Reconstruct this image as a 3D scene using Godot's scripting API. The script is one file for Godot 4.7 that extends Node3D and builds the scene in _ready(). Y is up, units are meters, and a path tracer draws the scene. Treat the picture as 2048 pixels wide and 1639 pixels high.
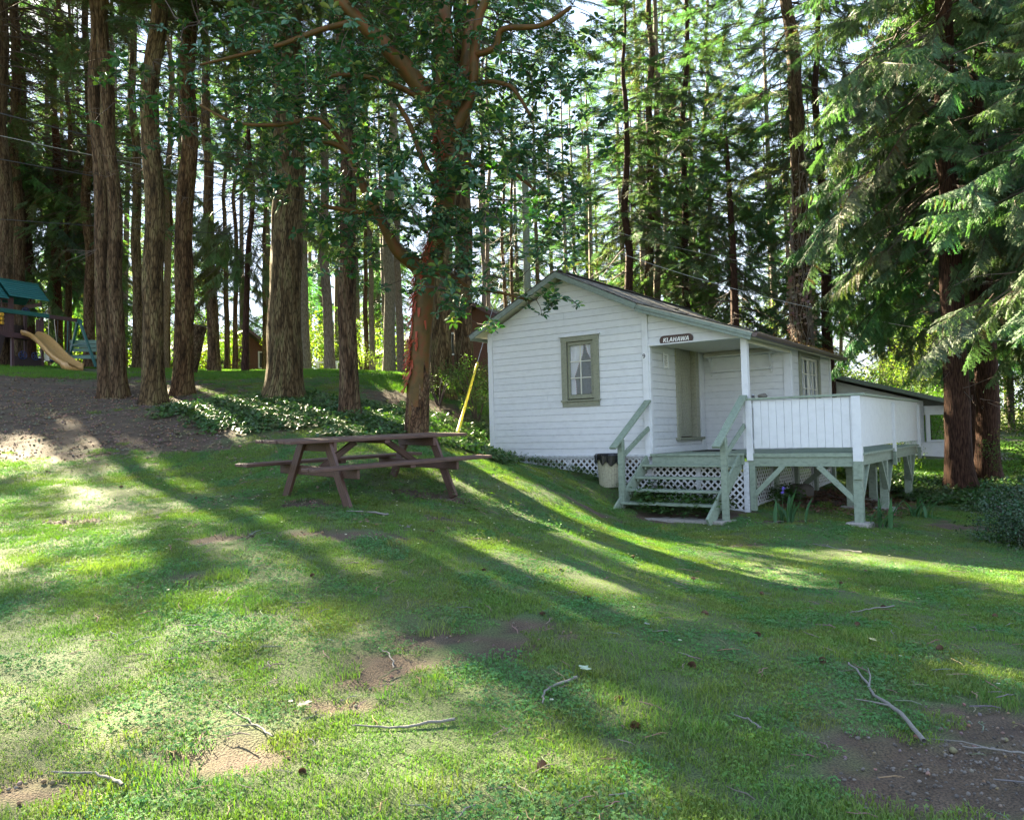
extends Node3D
# A white cabin on a grassy bank under tall conifers. Units are metres, y is up.

const SUN := Vector3(-0.528, 0.545, -0.652)      # towards the sun
const CAB := Vector3(-0.492, 1.208, -17.204)    # left front corner of the cabin at floor level
const CAB_TURN := -0.62483
var rng := RandomNumberGenerator.new()
var used := {}
var M := {}
var boxes := {}
var gaps: Array = []

func _ready():
	rng.seed = 4711
	# ---- camera, sky, sun, exposure
	var cam := Camera3D.new()
	cam.name = "camera"
	cam.fov = 56.04
	cam.near = 0.05
	cam.far = 900.0
	cam.position = Vector3(0, 1.65, 0)
	cam.rotation_degrees = Vector3(1.82, 0, -1.4)
	add_child(cam)
	cam.current = true
	var sky_mat := ProceduralSkyMaterial.new()
	sky_mat.sky_top_color = Color(0.62, 0.72, 0.87)
	sky_mat.sky_horizon_color = Color(0.93, 0.955, 0.985)
	sky_mat.sky_curve = 0.16
	sky_mat.ground_bottom_color = Color(0.18, 0.19, 0.13)
	sky_mat.ground_horizon_color = Color(0.55, 0.60, 0.60)
	sky_mat.sky_energy_multiplier = 0.44
	var sky := Sky.new()
	sky.sky_material = sky_mat
	var env := Environment.new()
	env.background_mode = Environment.BG_SKY
	env.sky = sky
	env.tonemap_mode = Environment.TONE_MAPPER_LINEAR
	env.tonemap_exposure = 18.5
	env.sdfgi_enabled = true
	env.ssao_enabled = true
	env.ssil_enabled = true
	var we := WorldEnvironment.new()
	we.name = "world_environment"
	we.environment = env
	add_child(we)
	var sun := DirectionalLight3D.new()
	sun.name = "sun"
	sun.light_energy = 1.6
	sun.light_color = Color(1.0, 0.94, 0.80)
	sun.light_angular_distance = 0.5
	sun.shadow_enabled = true
	add_child(sun)
	sun.look_at_from_position(SUN * 100.0, Vector3.ZERO)

	make_materials()
	solve_terrain()
	read_gaps()
	# ---- large structure
	make_ground()
	make_cabin()
	make_deck()
	make_stairs()
	make_neighbour_house()
	make_far_houses()
	# ---- trees and plants
	make_boughs()
	make_trees()
	make_madrone()
	make_distant_woods()
	make_undergrowth()
	make_ground_cover()
	make_grass()
	make_clods()
	make_litter()
	# ---- objects
	make_picnic_table()
	make_playset()
	make_pole_and_wires()
	make_porch_objects()
	make_small_things()

# ------------------------------------------------------------------ names, things, parts
func numbered(called: String) -> String:
	if not used.has(called):
		used[called] = 0
		return called
	used[called] += 1
	return "%s_%03d" % [called, used[called]]

func tag(o, label: String, category: String, group := "", kind := ""):
	o.set_meta("label", label)
	o.set_meta("category", category)
	if group:
		o.set_meta("group", group)
	if kind:
		o.set_meta("kind", kind)

func thing(called: String, label: String, category: String, at := Vector3.ZERO, turn := 0.0, group := "") -> Node3D:
	var o := Node3D.new()
	o.name = numbered(called)
	add_child(o)
	o.position = at
	o.rotation.y = turn
	tag(o, label, category, group)
	return o

func part(called: String, mesh: Mesh, mat: Material, parent: Node, at := Transform3D()) -> MeshInstance3D:
	var o := MeshInstance3D.new()
	o.name = called if parent != self else numbered(called)
	o.mesh = mesh
	if mat:
		o.material_override = mat
	parent.add_child(o, true)
	o.transform = at
	return o

func holder(called: String, parent: Node) -> Node3D:
	var o := Node3D.new()
	o.name = called
	parent.add_child(o, true)
	return o

# ------------------------------------------------------------------ mesh helpers
class MB:
	var v := PackedVector3Array()
	var n := PackedVector3Array()
	var uv := PackedVector2Array()
	var c := PackedColorArray()
	var ix := PackedInt32Array()

	func tri(a: Vector3, b: Vector3, d: Vector3, col := Color.WHITE):
		v.append(a); v.append(b); v.append(d)
		c.append(col); c.append(col); c.append(col)

	func quad(a: Vector3, b: Vector3, d: Vector3, e: Vector3, col := Color.WHITE):
		tri(a, b, d, col)
		tri(a, d, e, col)

	# a quad or triangle whose front looks along out
	func face(p: Array, out: Vector3, col := Color.WHITE):
		var nn: Vector3 = (p[1] - p[0]).cross(p[2] - p[0])
		var q := p.duplicate()
		if nn.dot(out) > 0.0:
			q.reverse()
		for k in range(1, q.size() - 1):
			tri(q[0], q[k], q[k + 1], col)

	func tube(pts: Array, rad: Array, sides: int, col := Color.WHITE, amp := 0.0, noise: FastNoiseLite = null, vlen := 1.0, ulen := 1.0):
		var first := v.size()
		var side := Vector3.ZERO
		var run := 0.0
		for k in pts.size():
			var d: Vector3 = (pts[mini(k + 1, pts.size() - 1)] - pts[maxi(k - 1, 0)]).normalized()
			if side == Vector3.ZERO:
				side = d.cross(Vector3(0, 0, 1) if absf(d.z) < 0.9 else Vector3(1, 0, 0)).normalized()
			side = (side - d * side.dot(d)).normalized()
			var other := d.cross(side)
			if k > 0:
				run += pts[k].distance_to(pts[k - 1])
			for s in sides + 1:
				var a := TAU * s / sides
				var out := side * cos(a) + other * sin(a)
				var r: float = rad[k]
				if noise:
					r *= 1.0 + amp * noise.get_noise_3d(cos(a) * 7.0, run * 1.3, sin(a) * 7.0)
				v.append(pts[k] + out * r)
				n.append(out)
				uv.append(Vector2(float(s) / sides * ulen, run / vlen))
				c.append(col)
		for k in pts.size() - 1:
			for s in sides:
				var i := first + k * (sides + 1) + s
				var j := i + sides + 1
				ix.append(i); ix.append(j); ix.append(i + 1)
				ix.append(j); ix.append(j + 1); ix.append(i + 1)

	func mesh() -> ArrayMesh:
		var a := []
		a.resize(Mesh.ARRAY_MAX)
		a[Mesh.ARRAY_VERTEX] = v
		if n.size() == v.size():
			a[Mesh.ARRAY_NORMAL] = n
		if uv.size() == v.size():
			a[Mesh.ARRAY_TEX_UV] = uv
		if c.size() == v.size():
			a[Mesh.ARRAY_COLOR] = c
		if ix.size():
			a[Mesh.ARRAY_INDEX] = ix
		var m := ArrayMesh.new()
		m.add_surface_from_arrays(Mesh.PRIMITIVE_TRIANGLES, a)
		return m

# a box with chamfered edges, shared between pieces of one size
func box(size: Vector3, bevel := 0.004) -> ArrayMesh:
	var key := "%d_%d_%d_%d" % [roundi(size.x * 1000), roundi(size.y * 1000), roundi(size.z * 1000), roundi(bevel * 10000)]
	if boxes.has(key):
		return boxes[key]
	var mb := MB.new()
	add_box(mb, Transform3D(), size, bevel)
	boxes[key] = mb.mesh()
	return boxes[key]

func add_box(mb: MB, t: Transform3D, size: Vector3, bevel := 0.004, col := Color.WHITE):
	var h := size * 0.5
	var b := minf(bevel, minf(h.x, minf(h.y, h.z)) * 0.6)
	var put := func(p: Array, out: Vector3):
		var q := []
		for x in p:
			q.append(t * x)
		mb.face(q, t.basis * out, col)
	for ax in 3:
		var u := (ax + 1) % 3
		var w := (ax + 2) % 3
		for s in [-1.0, 1.0]:
			var p := []
			for k in [[-1, -1], [1, -1], [1, 1], [-1, 1]]:
				var x := Vector3.ZERO
				x[ax] = s * h[ax]
				x[u] = k[0] * (h[u] - b)
				x[w] = k[1] * (h[w] - b)
				p.append(x)
			var o := Vector3.ZERO
			o[ax] = s
			put.call(p, o)
			if b <= 0.0:
				continue
			for s2 in [-1.0, 1.0]:      # the chamfer between faces ax and u
				var e := []
				for k in [[0, -1], [0, 1], [1, 1], [1, -1]]:
					var x := Vector3.ZERO
					x[ax] = s * (h[ax] - (b if k[0] else 0.0))
					x[u] = s2 * (h[u] - (0.0 if k[0] else b))
					x[w] = k[1] * (h[w] - b)
					e.append(x)
				var o2 := Vector3.ZERO
				o2[ax] = s
				o2[u] = s2
				put.call(e, o2)
	if b > 0.0:
		for sx in [-1.0, 1.0]:
			for sy in [-1.0, 1.0]:
				for sz in [-1.0, 1.0]:
					put.call([Vector3(sx * h.x, sy * (h.y - b), sz * (h.z - b)), Vector3(sx * (h.x - b), sy * h.y, sz * (h.z - b)), Vector3(sx * (h.x - b), sy * (h.y - b), sz * h.z)], Vector3(sx, sy, sz))

func board(called: String, parent: Node, mat: Material, size: Vector3, at: Vector3, basis := Basis(), bevel := 0.004) -> MeshInstance3D:
	return part(called, box(size, bevel), mat, parent, Transform3D(basis, at))

# a straight timber from a to b; wide runs sideways, tall runs towards up
func beam(called: String, parent: Node, mat: Material, a: Vector3, b: Vector3, tall: float, wide: float, up := Vector3.UP, bevel := 0.004) -> MeshInstance3D:
	var x := (b - a).normalized()
	var z := x.cross(up).normalized()
	var y := z.cross(x)
	return part(called, box(Vector3(a.distance_to(b), tall, wide), bevel), mat, parent, Transform3D(Basis(x, y, z), (a + b) * 0.5))

# a flat outline in x and y, given thickness from z0 to z1
func prism(poly: PackedVector2Array, z0: float, z1: float) -> ArrayMesh:
	var mb := MB.new()
	add_prism(mb, poly, z0, z1, Transform3D())
	return mb.mesh()

func add_prism(mb: MB, poly: PackedVector2Array, z0: float, z1: float, t: Transform3D, col := Color.WHITE):
	var tris := Geometry2D.triangulate_polygon(poly)
	for k in range(0, tris.size(), 3):
		var p := [poly[tris[k]], poly[tris[k + 1]], poly[tris[k + 2]]]
		for z in [z0, z1]:
			mb.face([t * Vector3(p[0].x, p[0].y, z), t * Vector3(p[1].x, p[1].y, z), t * Vector3(p[2].x, p[2].y, z)], t.basis * Vector3(0, 0, 1.0 if z == maxf(z0, z1) else -1.0), col)
	var turn := -1.0 if Geometry2D.is_polygon_clockwise(poly) else 1.0
	for k in poly.size():
		var a := poly[k]
		var b := poly[(k + 1) % poly.size()]
		var o := Vector3(b.y - a.y, a.x - b.x, 0) * turn
		mb.face([t * Vector3(a.x, a.y, z0), t * Vector3(b.x, b.y, z0), t * Vector3(b.x, b.y, z1), t * Vector3(a.x, a.y, z1)], t.basis * o, col)

func rect(x0: float, y0: float, x1: float, y1: float) -> PackedVector2Array:
	return PackedVector2Array([Vector2(x0, y0), Vector2(x1, y0), Vector2(x1, y1), Vector2(x0, y1)])

# copies of one mesh, as one object
func scatter(called: String, mesh: Mesh, mat: Material, parent: Node, where: Array, tints: Array = []) -> MultiMeshInstance3D:
	var mm := MultiMesh.new()
	mm.transform_format = MultiMesh.TRANSFORM_3D
	mm.use_colors = tints.size() > 0
	mm.mesh = mesh
	mm.instance_count = where.size()
	for k in where.size():
		mm.set_instance_transform(k, where[k])
		if tints.size():
			mm.set_instance_color(k, tints[k])
	var o := MultiMeshInstance3D.new()
	o.name = called if parent != self else numbered(called)
	o.multimesh = mm
	o.material_override = mat
	parent.add_child(o, true)
	return o

# ------------------------------------------------------------------ materials
func lin(r: float, g: float, b: float) -> Color:
	return Color(r, g, b).linear_to_srgb()

func noise_tex(type: int, freq: float, stops: Array, size := 512, octaves := 4, warp := 0.0, ret := -1) -> NoiseTexture2D:
	var f := FastNoiseLite.new()
	f.noise_type = type
	f.frequency = freq
	f.seed = rng.randi() % 9999
	f.fractal_octaves = octaves
	if type == FastNoiseLite.TYPE_CELLULAR:
		f.fractal_type = FastNoiseLite.FRACTAL_NONE
	if ret >= 0:
		f.cellular_return_type = ret
	if warp > 0.0:
		f.domain_warp_enabled = true
		f.domain_warp_amplitude = warp
		f.domain_warp_frequency = freq * 0.7
	var g := Gradient.new()
	var offs := PackedFloat32Array()
	var cols := PackedColorArray()
	for s in stops:
		offs.append(s[0])
		cols.append(s[1])
	g.offsets = offs
	g.colors = cols
	var t := NoiseTexture2D.new()
	t.width = size
	t.height = size
	t.seamless = true
	t.noise = f
	t.color_ramp = g
	return t

func grey(x: float) -> Color:
	return Color(x, x, x)

func mat(col: Color, rough: float, tex: Texture2D = null, scale := 1.0, bump := 0.0, world := true) -> StandardMaterial3D:
	var m := StandardMaterial3D.new()
	m.albedo_color = col
	m.roughness = rough
	if tex:
		m.albedo_texture = tex
		m.uv1_triplanar = true
		m.uv1_world_triplanar = world
		m.uv1_scale = Vector3.ONE * scale
		if bump > 0.0:
			m.heightmap_enabled = true
			m.heightmap_texture = tex
			m.heightmap_scale = bump
	return m

func leafy(rough: float, back: Color) -> StandardMaterial3D:
	var m := StandardMaterial3D.new()
	m.roughness = rough
	m.vertex_color_use_as_albedo = true
	m.backlight_enabled = true
	m.backlight = back
	m.metallic_specular = 0.4
	return m

func bark(tex: Texture2D, bump: float, rough := 0.9) -> StandardMaterial3D:
	var m := StandardMaterial3D.new()
	m.albedo_texture = tex
	m.vertex_color_use_as_albedo = true
	m.roughness = rough
	m.heightmap_enabled = true
	m.heightmap_texture = tex
	m.heightmap_scale = bump
	m.metallic_specular = 0.3
	return m

# tone patches over a bark, multiplied
func patch(m: StandardMaterial3D, t: Texture2D):
	m.detail_enabled = true
	m.detail_blend_mode = BaseMaterial3D.BLEND_MODE_MUL
	m.detail_albedo = t

func make_materials():
	var soft := noise_tex(FastNoiseLite.TYPE_SIMPLEX_SMOOTH, 0.012, [[0.0, grey(0.94)], [0.45, grey(0.985)], [0.7, grey(1.0)], [1.0, grey(0.97)]], 512, 5)
	var worn := noise_tex(FastNoiseLite.TYPE_SIMPLEX_SMOOTH, 0.02, [[0.0, grey(0.72)], [0.3, grey(0.9)], [0.6, grey(1.0)], [1.0, grey(0.94)]], 512, 5)
	var grain := noise_tex(FastNoiseLite.TYPE_SIMPLEX_SMOOTH, 0.03, [[0.0, grey(0.6)], [0.5, grey(0.9)], [1.0, grey(1.0)]], 512, 5)
	M.white = mat(lin(0.64, 0.655, 0.665), 0.55, soft, 0.9)
	M.white_b = mat(lin(0.615, 0.635, 0.65), 0.55, soft, 1.1)
	M.white_c = mat(lin(0.655, 0.667, 0.67), 0.55, soft, 0.8)
	M.white_worn = mat(lin(0.58, 0.60, 0.62), 0.6, worn, 1.3)
	M.cream = mat(lin(0.66, 0.63, 0.52), 0.6, soft, 0.9)
	M.olive = mat(lin(0.23, 0.24, 0.165), 0.5, worn, 1.5, 0.05)
	M.sage = mat(lin(0.23, 0.285, 0.215), 0.55, worn, 1.2, 0.08)
	M.barge = mat(lin(0.185, 0.23, 0.19), 0.55, worn, 1.2, 0.05)
	M.dark = mat(lin(0.035, 0.033, 0.03), 0.8)
	M.inside = mat(lin(0.22, 0.16, 0.105), 0.8, worn, 1.0)
	M.gutter = mat(lin(0.075, 0.045, 0.04), 0.4)
	M.shingle = mat(lin(0.20, 0.175, 0.155), 0.9, noise_tex(FastNoiseLite.TYPE_SIMPLEX_SMOOTH, 0.05, [[0.0, grey(0.35)], [0.5, grey(0.75)], [1.0, grey(1.0)]], 512, 5), 1.1, 0.3)
	M.shingle_pale = mat(lin(0.27, 0.245, 0.22), 0.9, M.shingle.albedo_texture, 1.3, 0.3)
	M.shingle_dark = mat(lin(0.13, 0.11, 0.095), 0.9, M.shingle.albedo_texture, 1.2, 0.3)
	M.concrete = mat(lin(0.30, 0.28, 0.25), 0.9, worn, 2.0, 0.3)
	M.stone = mat(lin(0.12, 0.108, 0.094), 0.9, worn, 3.0, 1.0)
	var tablewood := mat(lin(0.125, 0.062, 0.043), 0.6, grain, 1.0, 0.15, false)
	tablewood.uv1_scale = Vector3(0.35, 5.0, 5.0)
	patch(tablewood, noise_tex(FastNoiseLite.TYPE_SIMPLEX_SMOOTH, 0.014, [[0.0, grey(0.6)], [0.4, grey(0.9)], [0.6, grey(1.0)], [1.0, grey(0.85)]], 512, 6))
	M.table = tablewood
	M.door = mat(lin(0.32, 0.32, 0.235), 0.5, worn, 1.5)
	M.glass = StandardMaterial3D.new()
	M.glass.albedo_color = Color(0.9, 0.95, 0.95, 0.08)
	M.glass.transparency = BaseMaterial3D.TRANSPARENCY_ALPHA
	M.glass.roughness = 0.03
	M.glass.metallic_specular = 0.22
	M.curtain = mat(lin(0.72, 0.72, 0.76), 0.9)
	M.curtain.backlight_enabled = true
	M.curtain.backlight = Color(0.5, 0.5, 0.5)
	M.trim = StandardMaterial3D.new()
	M.trim.vertex_color_use_as_albedo = true
	M.trim.roughness = 0.9
	M.sign = mat(lin(0.06, 0.028, 0.02), 0.5, worn, 4.0)
	M.letter = mat(lin(0.8, 0.8, 0.78), 0.5)
	M.ink = mat(lin(0.03, 0.03, 0.035), 0.6)
	M.steel = mat(lin(0.45, 0.45, 0.45), 0.35)
	M.steel.metallic = 0.8
	M.wire = mat(lin(0.02, 0.02, 0.022), 0.5)
	M.wire_pale = mat(lin(0.35, 0.36, 0.38), 0.4)
	M.yellow = mat(lin(0.75, 0.62, 0.05), 0.45)
	M.pole = mat(lin(0.17, 0.20, 0.16), 0.8, worn, 1.0, 0.3)
	M.bin = mat(lin(0.40, 0.38, 0.26), 0.6, worn, 2.0)
	M.bag = mat(lin(0.012, 0.012, 0.014), 0.25)
	M.bag_white = mat(lin(0.6, 0.6, 0.6), 0.35)
	M.mat = mat(lin(0.025, 0.025, 0.022), 0.95)
	# playset
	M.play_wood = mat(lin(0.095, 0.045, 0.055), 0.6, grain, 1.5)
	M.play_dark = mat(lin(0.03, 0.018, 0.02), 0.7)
	M.play_green = mat(lin(0.012, 0.10, 0.095), 0.45)
	M.play_roof = mat(lin(0.02, 0.14, 0.145), 0.5, soft, 2.0)
	M.slide = mat(lin(0.46, 0.27, 0.095), 0.4, worn, 1.5)
	M.play_yellow = mat(lin(0.75, 0.42, 0.03), 0.4)
	M.play_blue = mat(lin(0.012, 0.03, 0.12), 0.4)
	M.play_white = mat(lin(0.7, 0.68, 0.62), 0.4)
	M.bench_green = mat(lin(0.13, 0.24, 0.2), 0.5)
	M.rope = mat(lin(0.55, 0.5, 0.42), 0.9)
	M.far_wood = mat(lin(0.14, 0.06, 0.035), 0.8, grain, 1.0)
	M.far_roof = mat(lin(0.17, 0.145, 0.125), 0.9, M.shingle.albedo_texture, 0.6)
	M.far_white = mat(lin(0.66, 0.67, 0.68), 0.6, soft, 0.7)
	# bark
	var furrow := noise_tex(FastNoiseLite.TYPE_CELLULAR, 0.034, [[0.0, lin(0.028, 0.020, 0.013)], [0.12, lin(0.083, 0.061, 0.040)], [0.35, lin(0.143, 0.108, 0.073)], [1.0, lin(0.205, 0.163, 0.117)]], 512, 1, 34.0, FastNoiseLite.RETURN_DISTANCE2_SUB)
	var flaky := noise_tex(FastNoiseLite.TYPE_SIMPLEX, 0.03, [[0.0, lin(0.07, 0.055, 0.045)], [0.4, lin(0.14, 0.118, 0.104)], [0.7, lin(0.20, 0.178, 0.162)], [1.0, lin(0.27, 0.25, 0.235)]], 512, 5)
	var stringy := noise_tex(FastNoiseLite.TYPE_SIMPLEX, 0.025, [[0.0, lin(0.012, 0.007, 0.005)], [0.35, lin(0.04, 0.021, 0.016)], [0.65, lin(0.075, 0.040, 0.029)], [1.0, lin(0.12, 0.07, 0.052)]], 512, 4, 10.0)
	M.bark_fir = bark(furrow, 3.5)
	patch(M.bark_fir, noise_tex(FastNoiseLite.TYPE_SIMPLEX_SMOOTH, 0.006, [[0.0, grey(0.5)], [0.4, Color(0.85, 0.8, 0.76)], [0.65, grey(1.0)], [1.0, Color(0.92, 1.0, 0.86)]], 512, 6))
	M.bark_grey = bark(flaky, 0.8)
	M.bark_cedar = bark(stringy, 2.0)
	var smooth := noise_tex(FastNoiseLite.TYPE_SIMPLEX_SMOOTH, 0.01, [[0.0, lin(0.06, 0.042, 0.012)], [0.5, lin(0.095, 0.055, 0.015)], [0.7, lin(0.115, 0.050, 0.015)], [1.0, lin(0.14, 0.040, 0.014)]], 512, 4)
	M.bark_madrone = bark(smooth, 0.3, 0.5)
	M.bark_peel = mat(lin(0.30, 0.055, 0.02), 0.6)
	M.bark_peel.backlight_enabled = true
	M.bark_peel.backlight = Color(0.5, 0.16, 0.07)
	M.twig = mat(lin(0.06, 0.042, 0.033), 0.9)
	M.stick = mat(lin(0.22, 0.205, 0.18), 0.85, grain, 8.0)
	# leaves
	M.needles = leafy(0.6, Color(0.84, 1.0, 0.68))
	M.leaf_soft = leafy(0.55, Color(0.9, 1.0, 0.4))
	M.leaf_gloss = leafy(0.27, Color(0.6, 0.75, 0.3))
	M.leaf_gloss.metallic_specular = 0.5
	M.ivy = leafy(0.32, Color(0.7, 0.85, 0.35))
	M.grass = leafy(0.75, Color(0.8, 0.95, 0.35))
	M.grass.metallic_specular = 0.2
	M.litter = leafy(0.8, Color(0.3, 0.25, 0.2))
	M.litter.metallic_specular = 0.2
	M.ivy_dead = leafy(0.8, Color(0.2, 0.15, 0.1))
	# ground: vertex colours say what grows where, the texture gives the grain
	var earth := noise_tex(FastNoiseLite.TYPE_SIMPLEX, 0.06, [[0.0, grey(0.45)], [0.4, grey(0.8)], [0.7, grey(1.0)], [1.0, Color(1.0, 0.96, 0.88)]], 1024, 6)
	M.ground = mat(Color.WHITE, 0.95, earth, 0.8, 1.2)
	M.ground.vertex_color_use_as_albedo = true

# ------------------------------------------------------------------ terrain
const HEIGHTS := "0 0 0|-4 0 .05|4 0 -.05|0 4 -.1|-12 2 .3|12 2 -.3|0 -3.4 0|-2.3 -3.6 .05|2.1 -3.5 -.04|0 -6.6 .3|-3.5 -6.5 .42|2.2 -8.2 -.02|3.5 -6 -.08|5 -9 -.12|.6 -9.5 .38|-2 -9.4 .84|-.8 -11 .82|-2.9 -10.3 .92|-5.5 -8.5 .7|-6.6 -10 .95|-8.5 -13 1.6|-4.5 -12.5 1.25|-1.73 -13.8 1.62|-.2 -13 1.0|.8 -12.6 .62|1.6 -12.6 .1|2 -14.2 .25|3.4 -13.1 .1|1.8 -15.5 .72|.9 -16.2 .93|-.4 -17.1 1.13|4.3 -13.9 .18|5.6 -12.5 .0|5.9 -16.2 .22|7.1 -14.6 .05|7.7 -18.7 .28|8.7 -16.8 .05|6.7 -11 -.22|8.5 -12 -.2|9.9 -17 .2|11.2 -18 .2|-9.1 -17.5 2.72|-7.7 -17.6 2.7|-5.2 -17.5 2.58|-3.3 -15.5 2.1|-1.9 -21 2.8|-1.5 -23 3.1|1 -20 1.5|-13.7 -25 4.07|-17.4 -27 4.45|-9.85 -26 3.95|-4.6 -27 3.9|-8.5 -32 4.45|-5 -32 4.2|2 -25 1.9|8 -30 1.6|0 -36 3.2|16 -30 .8|13 -24 .5|-18 -14 3|-20 -5 1.6|20 -8 -.3|22 -20 .0|0 -60 5|-30 -50 5.8|-40 -25 5|30 -50 1.5|-150 -150 9|150 -150 3|0 -220 8|-150 60 2|150 60 -2|0 120 -1|-80 0 3|80 0 -1"
var hp := PackedVector2Array()
var hw := PackedFloat64Array()
const GX0 := -60.0
const GZ0 := -90.0
const GS := 0.5
const GNX := 241
const GNZ := 201
var hg := PackedFloat32Array()
var fine: FastNoiseLite
var mid: FastNoiseLite

# a thin plate through the measured heights
func solve_terrain():
	fine = FastNoiseLite.new()
	fine.seed = 5
	fine.frequency = 1.6
	fine.fractal_octaves = 4
	mid = FastNoiseLite.new()
	mid.seed = 9
	mid.frequency = 0.35
	mid.fractal_octaves = 3
	var y := []
	for s in HEIGHTS.split("|"):
		var q := s.split(" ")
		hp.append(Vector2(float(q[0]), float(q[1])))
		y.append(float(q[2]))
	var n := hp.size()
	var m := n + 3
	var a := []
	for i in m:
		var row := PackedFloat64Array()
		row.resize(m + 1)
		a.append(row)
	for i in n:
		for j in n:
			a[i][j] = plate(hp[i].distance_squared_to(hp[j])) + (0.3 if i == j else 0.0)
		for k in 3:
			var q: float = [1.0, hp[i].x, hp[i].y][k]
			a[i][n + k] = q
			a[n + k][i] = q
		a[i][m] = y[i]
	for k in m:
		var best := k
		for i in range(k + 1, m):
			if absf(a[i][k]) > absf(a[best][k]):
				best = i
		var swap = a[k]
		a[k] = a[best]
		a[best] = swap
		for i in range(k + 1, m):
			var f: float = a[i][k] / a[k][k]
			if f != 0.0:
				for j in range(k, m + 1):
					a[i][j] -= f * a[k][j]
	hw.resize(m)
	for i in range(m - 1, -1, -1):
		var s: float = a[i][m]
		for j in range(i + 1, m):
			s -= a[i][j] * hw[j]
		hw[i] = s / a[i][i]
	hg.resize(GNX * GNZ)
	for j in GNZ:
		for i in GNX:
			hg[j * GNX + i] = exact(GX0 + i * GS, GZ0 + j * GS)

func plate(r2: float) -> float:
	return 0.5 * r2 * log(r2) if r2 > 1e-9 else 0.0

func exact(x: float, z: float) -> float:
	var n := hp.size()
	var s := hw[n] + hw[n + 1] * x + hw[n + 2] * z
	for i in n:
		var dx := hp[i].x - x
		var dz := hp[i].y - z
		var r2 := dx * dx + dz * dz
		if r2 > 1e-9:
			s += hw[i] * 0.5 * r2 * log(r2)
	return s

func h(x: float, z: float) -> float:
	var fx := (x - GX0) / GS
	var fz := (z - GZ0) / GS
	if fx < 1.0 or fz < 1.0 or fx > GNX - 3.0 or fz > GNZ - 3.0:
		return exact(x, z)
	var i := int(fx)
	var j := int(fz)
	var tx := fx - i
	var tz := fz - j
	var r := [0.0, 0.0, 0.0, 0.0]
	for k in 4:
		var o := (j - 1 + k) * GNX + i
		r[k] = cubic_interpolate(hg[o], hg[o + 1], hg[o - 1], hg[o + 2], tx)
	return cubic_interpolate(r[1], r[2], r[0], r[3], tz)

func up_at(x: float, z: float) -> Vector3:
	return Vector3(h(x - 0.1, z) - h(x + 0.1, z), 0.2, h(x, z - 0.1) - h(x, z + 0.1)).normalized()

func on(x: float, z: float, lift := 0.0) -> Vector3:
	return Vector3(x, h(x, z) + lift, z)

# upright on the slope, turned by a
func stand(x: float, z: float, a: float, s := 1.0, lift := 0.0, follow := 1.0) -> Transform3D:
	var y := Vector3.UP.lerp(up_at(x, z), follow).normalized()
	var f := Vector3(cos(a), 0, sin(a))
	var zz := f.cross(y).normalized()
	return Transform3D(Basis(y.cross(zz) * s, y * s, zz * s), on(x, z, lift))

# bare earth: how little grows at a place, 0 to 1
const BARE := "-3.0 -8.0 .28 .14|-1.94 -8.1 .5 .16|-1.29 -8.15 .28 .13|-.65 -9.2 .4 .12|-2.93 -6.75 .2 .12|-3.2 -6.6 .14 .1|-.35 -5.55 .5 .13|-.72 -5.1 .26 .13|-.9 -4.8 .24 .1|-1.1 -4.5 .2 .09|-.1 -5.35 .3 .09|.1 -5.85 .16 .1|.4 -5.7 .12 .08|-1.5 -3.95 .3 .13|-2.3 -3.6 .25 .12|2.35 -3.75 .75 .5|2.9 -4.3 .5 .35|-8.6 -14.6 3.2 1.5|-11.3 -17.5 4 2.6|-6.7 -14.0 1.6 .8|-14 -21 4.5 2.2|-10 -13.2 3 .9|1.1 -13.0 .7 .2|1.9 -12.2 .3 .12|3.4 -11.3 .4 .12|3.07 -13.6 .9 .35|6.2 -16.4 1.6 1.2|7.0 -15.0 .6 .4|-2.3 -19.5 1.3 .7|-1.2 -10.6 .5 .25|-2.6 -9.6 .3 .2|-5.2 -9.0 .3 .1|5.9 -12.8 .3 .12|4.7 -13.0 .4 .15|7.5 -12.9 .5 .3"
var bare_at := []

func bare(x: float, z: float) -> float:
	if bare_at.is_empty():
		for s in BARE.split("|"):
			var q := s.split(" ")
			bare_at.append([float(q[0]), float(q[1]), float(q[2]), float(q[3])])
	var most := 0.0
	var wob := fine.get_noise_2d(x * 1.1, z * 1.1) * 0.75 + fine.get_noise_2d(x * 5.0 + 40.0, z * 5.0) * 0.45
	for b in bare_at:
		var dx: float = (x - b[0]) / b[2]
		var dz: float = (z - b[1]) / b[3]
		var d := dx * dx + dz * dz
		if d < 6.0:
			most = maxf(most, 1.35 - sqrt(d) + wob)
	return clampf(most * 2.4, 0.0, 1.0)

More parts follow.
